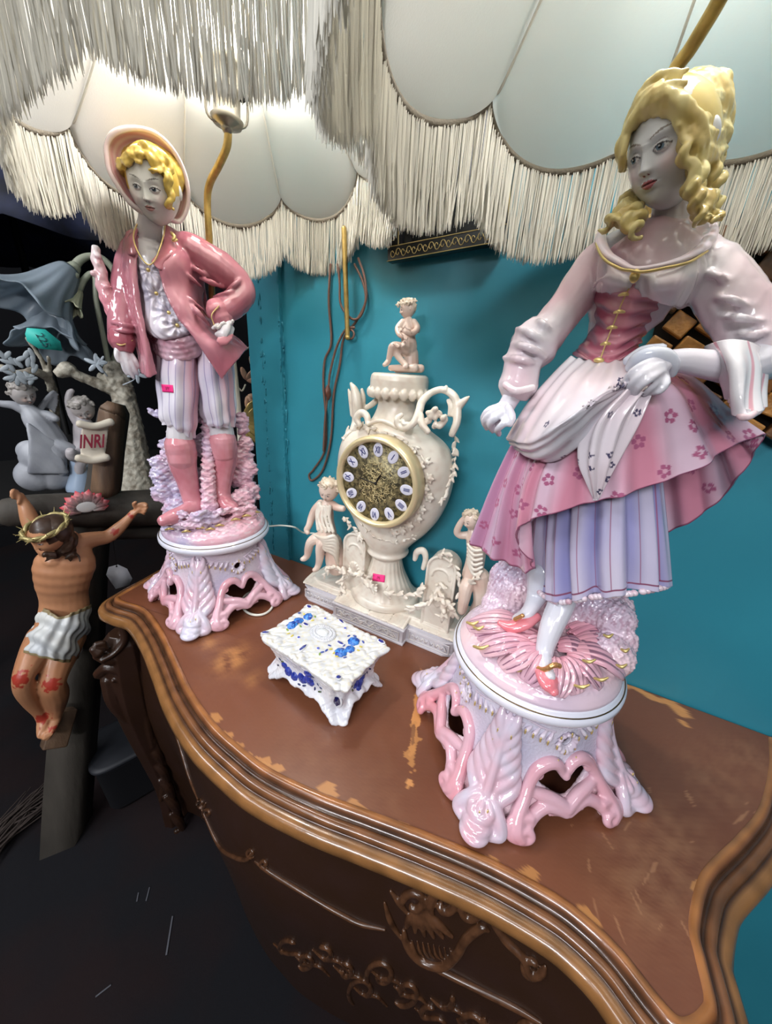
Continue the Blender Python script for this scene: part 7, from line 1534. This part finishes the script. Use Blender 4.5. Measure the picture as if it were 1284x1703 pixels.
# dark blue cloth canopy of a big lamp in the corner
S6 = Sub(-40, 700, -.75); b = MB(); cN = S6(30, 400, -.75); rg = []
for t, r, z in ((0, .50, 0), (.2, .47, .06), (.5, .36, .16), (.8, .2, .24), (1, .1, .28)): a = np.linspace(0, 2*PI, 160, endpoint=False); rg.append(np.column_stack([cN[0]+r*np.cos(a)*(1+.04*np.sin(a*12)), cN[1]+r*np.sin(a)*(1+.04*np.sin(a*12)), cN[2]-.02+z-.02*(1-t)*np.abs(np.sin(a*6))]))
r6 = S6.root('dark_lamp', 'dark navy fabric lamp shade looming in the far left corner', 'lamp'); b.loft(np.array(rg), caps=False); b.build('lamp_shade', mat('navy_velvet', lin('1c2442'), rough=.8, noise=(12, .35, .7), col2='11131f'), r6, solid=.003)
b = MB(); b.tube([(cN[0], cN[1], cN[2]+.26), (cN[0], cN[1], .03)], .012, 12); b.build('pole', M_blkw, r6); b = MB(); b.lathe([(0, 0), (.11, 0), (.11, .012), (.04, .03), (.012, .05), (0, .05)], 40, c=(cN[0], cN[1], 0)); b.build('base', M_blkw, r6)
# gilt leaf spray and its pale stalk behind the boy lamp
q = onz(392, 905, TOP); fg = Frame([q[0], .655, TOP]); lsp = empty('leaf_spray', tuple(fg.B), fg.rz); tag(lsp, 'upright spray of pale and gold metal leaves behind the boy lamp', 'ornament')
b = MB(); P, R = fg.pr([(405, 900, .0, 6), (403, 800, .0, 5), (398, 700, .0, 4.5), (393, 640, .0, 4.2), (388, 590, .0, 3.5), (384, 540, .0, 2.5)]); b.tube(P, R, 8, 6); P, R = fg.pr([(392, 640, .0, 2), (402, 650, .0, 1.6), (408, 640, .0, 1.4)]); b.tube(P, R, 6, 4); P, R = fg.pr([(388, 590, .0, 2), (404, 584, .0, 1.6), (414, 578, .0, 1.4)]); b.tube(P, R, 6, 4); P, R = fg.pr([(398, 700, .0, 2.4), (410, 705, .0, 2.2)]); b.tube(P, R, 6, 3); b.ell(fg(406, 902, 0)*np.array([1, 1, 0])+[0, 0, .005], (.03, .03, .005)); b.build('stalk', mat('cream_enamel', lin('cfc8b8'), rough=.4), lsp)
def leafc(name, x, y, r, a0, k, m_, n=3, spread=.75):
    b = MB(); c = fg(x, y, .004); s_ = fg.s_(x, y)
    for i in range(k): a_ = a0+(i-(k-1)/2)*spread; leaf(b, c+np.array([math.cos(a_), 0, math.sin(a_)])*r*.52*s_, (math.cos(a_), -.1, math.sin(a_)), (.3, -1, .1), r*.55*s_, r*.24*s_, .0016)
    b.build(name, m_, lsp)
M_lf = mat('pink_gold_leaf', lin('c9a48a'), rough=.35, metal=.2, noise=(60, .4, .7), col2='b0806a')
leafc('leaf', 418, 562, 22, .6, 3, M_lf, spread=.9); leafc('leaf', 416, 592, 20, -.4, 3, M_lf, spread=.9); leafc('leaf', 410, 632, 20, .9, 3, M_lf, spread=1.0); leafc('leaf', 412, 658, 20, -.9, 3, M_lf, spread=.8); leafc('leaf', 408, 704, 38, -.1, 8, mat('gold_leaf', lin('b39a5e'), rough=.35, metal=.5), spread=.36)
# ================================================================ ON THE FLOOR, IN SHADOW
p = onz(232, 1300, .0); fo = Frame(p); bag = empty('storage_bin', tuple(p), fo.rz); tag(bag, 'dark grey storage bin on the floor beside the commode leg', 'bin'); b = MB()
a = np.linspace(0, 2*PI, 80, endpoint=False); sqx = np.sign(np.cos(a))*np.abs(np.cos(a))**.4; sqy = np.sign(np.sin(a))*np.abs(np.sin(a))**.4
b.loft(np.array([np.column_stack([sqx*.10*k, sqy*.08*k, np.full(80, z)]) for k, z in ((.8, 0), (.9, .02), (1, .2), (1.05, .205), (1.05, .215), (.97, .215), (.9, .03), (.1, .02))])); b.build('tub', mat('grey_plastic', lin('1c1d22'), rough=.6), bag)
b = MB(); b.loft(np.array([np.column_stack([sqx*.108*k, sqy*.088*k, np.full(80, z)]) for k, z in ((1, .214), (1.02, .22), (1, .228), (.9, .23), (.05, .23))])); b.build('lid', mat('grey_plastic_lid', lin('26282e'), rough=.6), bag)
for k, (x, y, L_, a_, w_) in enumerate(((282, 1555, .075, 1.25, .004), (246, 1487, .03, 1.3, .003), (229, 1492, .02, 1.2, .003), (172, 1648, .03, -.7, .003))):
    p = onz(x, y, .0015); b = MB(); b.box((0, 0, .0008), (L_/2, w_/2, .0006)); o = b.build('paper_strip', mat('white_paper', lin('55565e'), rough=.8), bevel=.0003); o.location = tuple(p); o.rotation_euler = (0, 0, -a_+_h)
    tag(o, ['longest white paper strip on the carpet below the commode', 'medium pale paper strip on the carpet just left of the longest one', 'short pale paper strip, second from left on the carpet', 'pale paper strip nearest the bottom left of the carpet'][k], 'paper strip', 'paper strips on the carpet')
p = onz(20, 1400, .0); ft = Frame(p); tw = empty('twig_bundle', tuple(p), ft.rz); tag(tw, 'bundle of dry twigs lying at the far left on the floor', 'twigs'); b = MB()
for k in range(40): x = rng.uniform(-.15, -.02); b.tube([(x, rng.uniform(-.05, .05), .01+k*.0012), (x+.12, rng.uniform(-.04, .04)+.03, .02+k*.001), (x+.22, rng.uniform(-.06, .06)+.05, .012+k*.0012)], [.003, .0028, .0015], 6, 4)
b.build('twigs', mat('dry_twig', lin('3d332f'), rough=.9), tw)
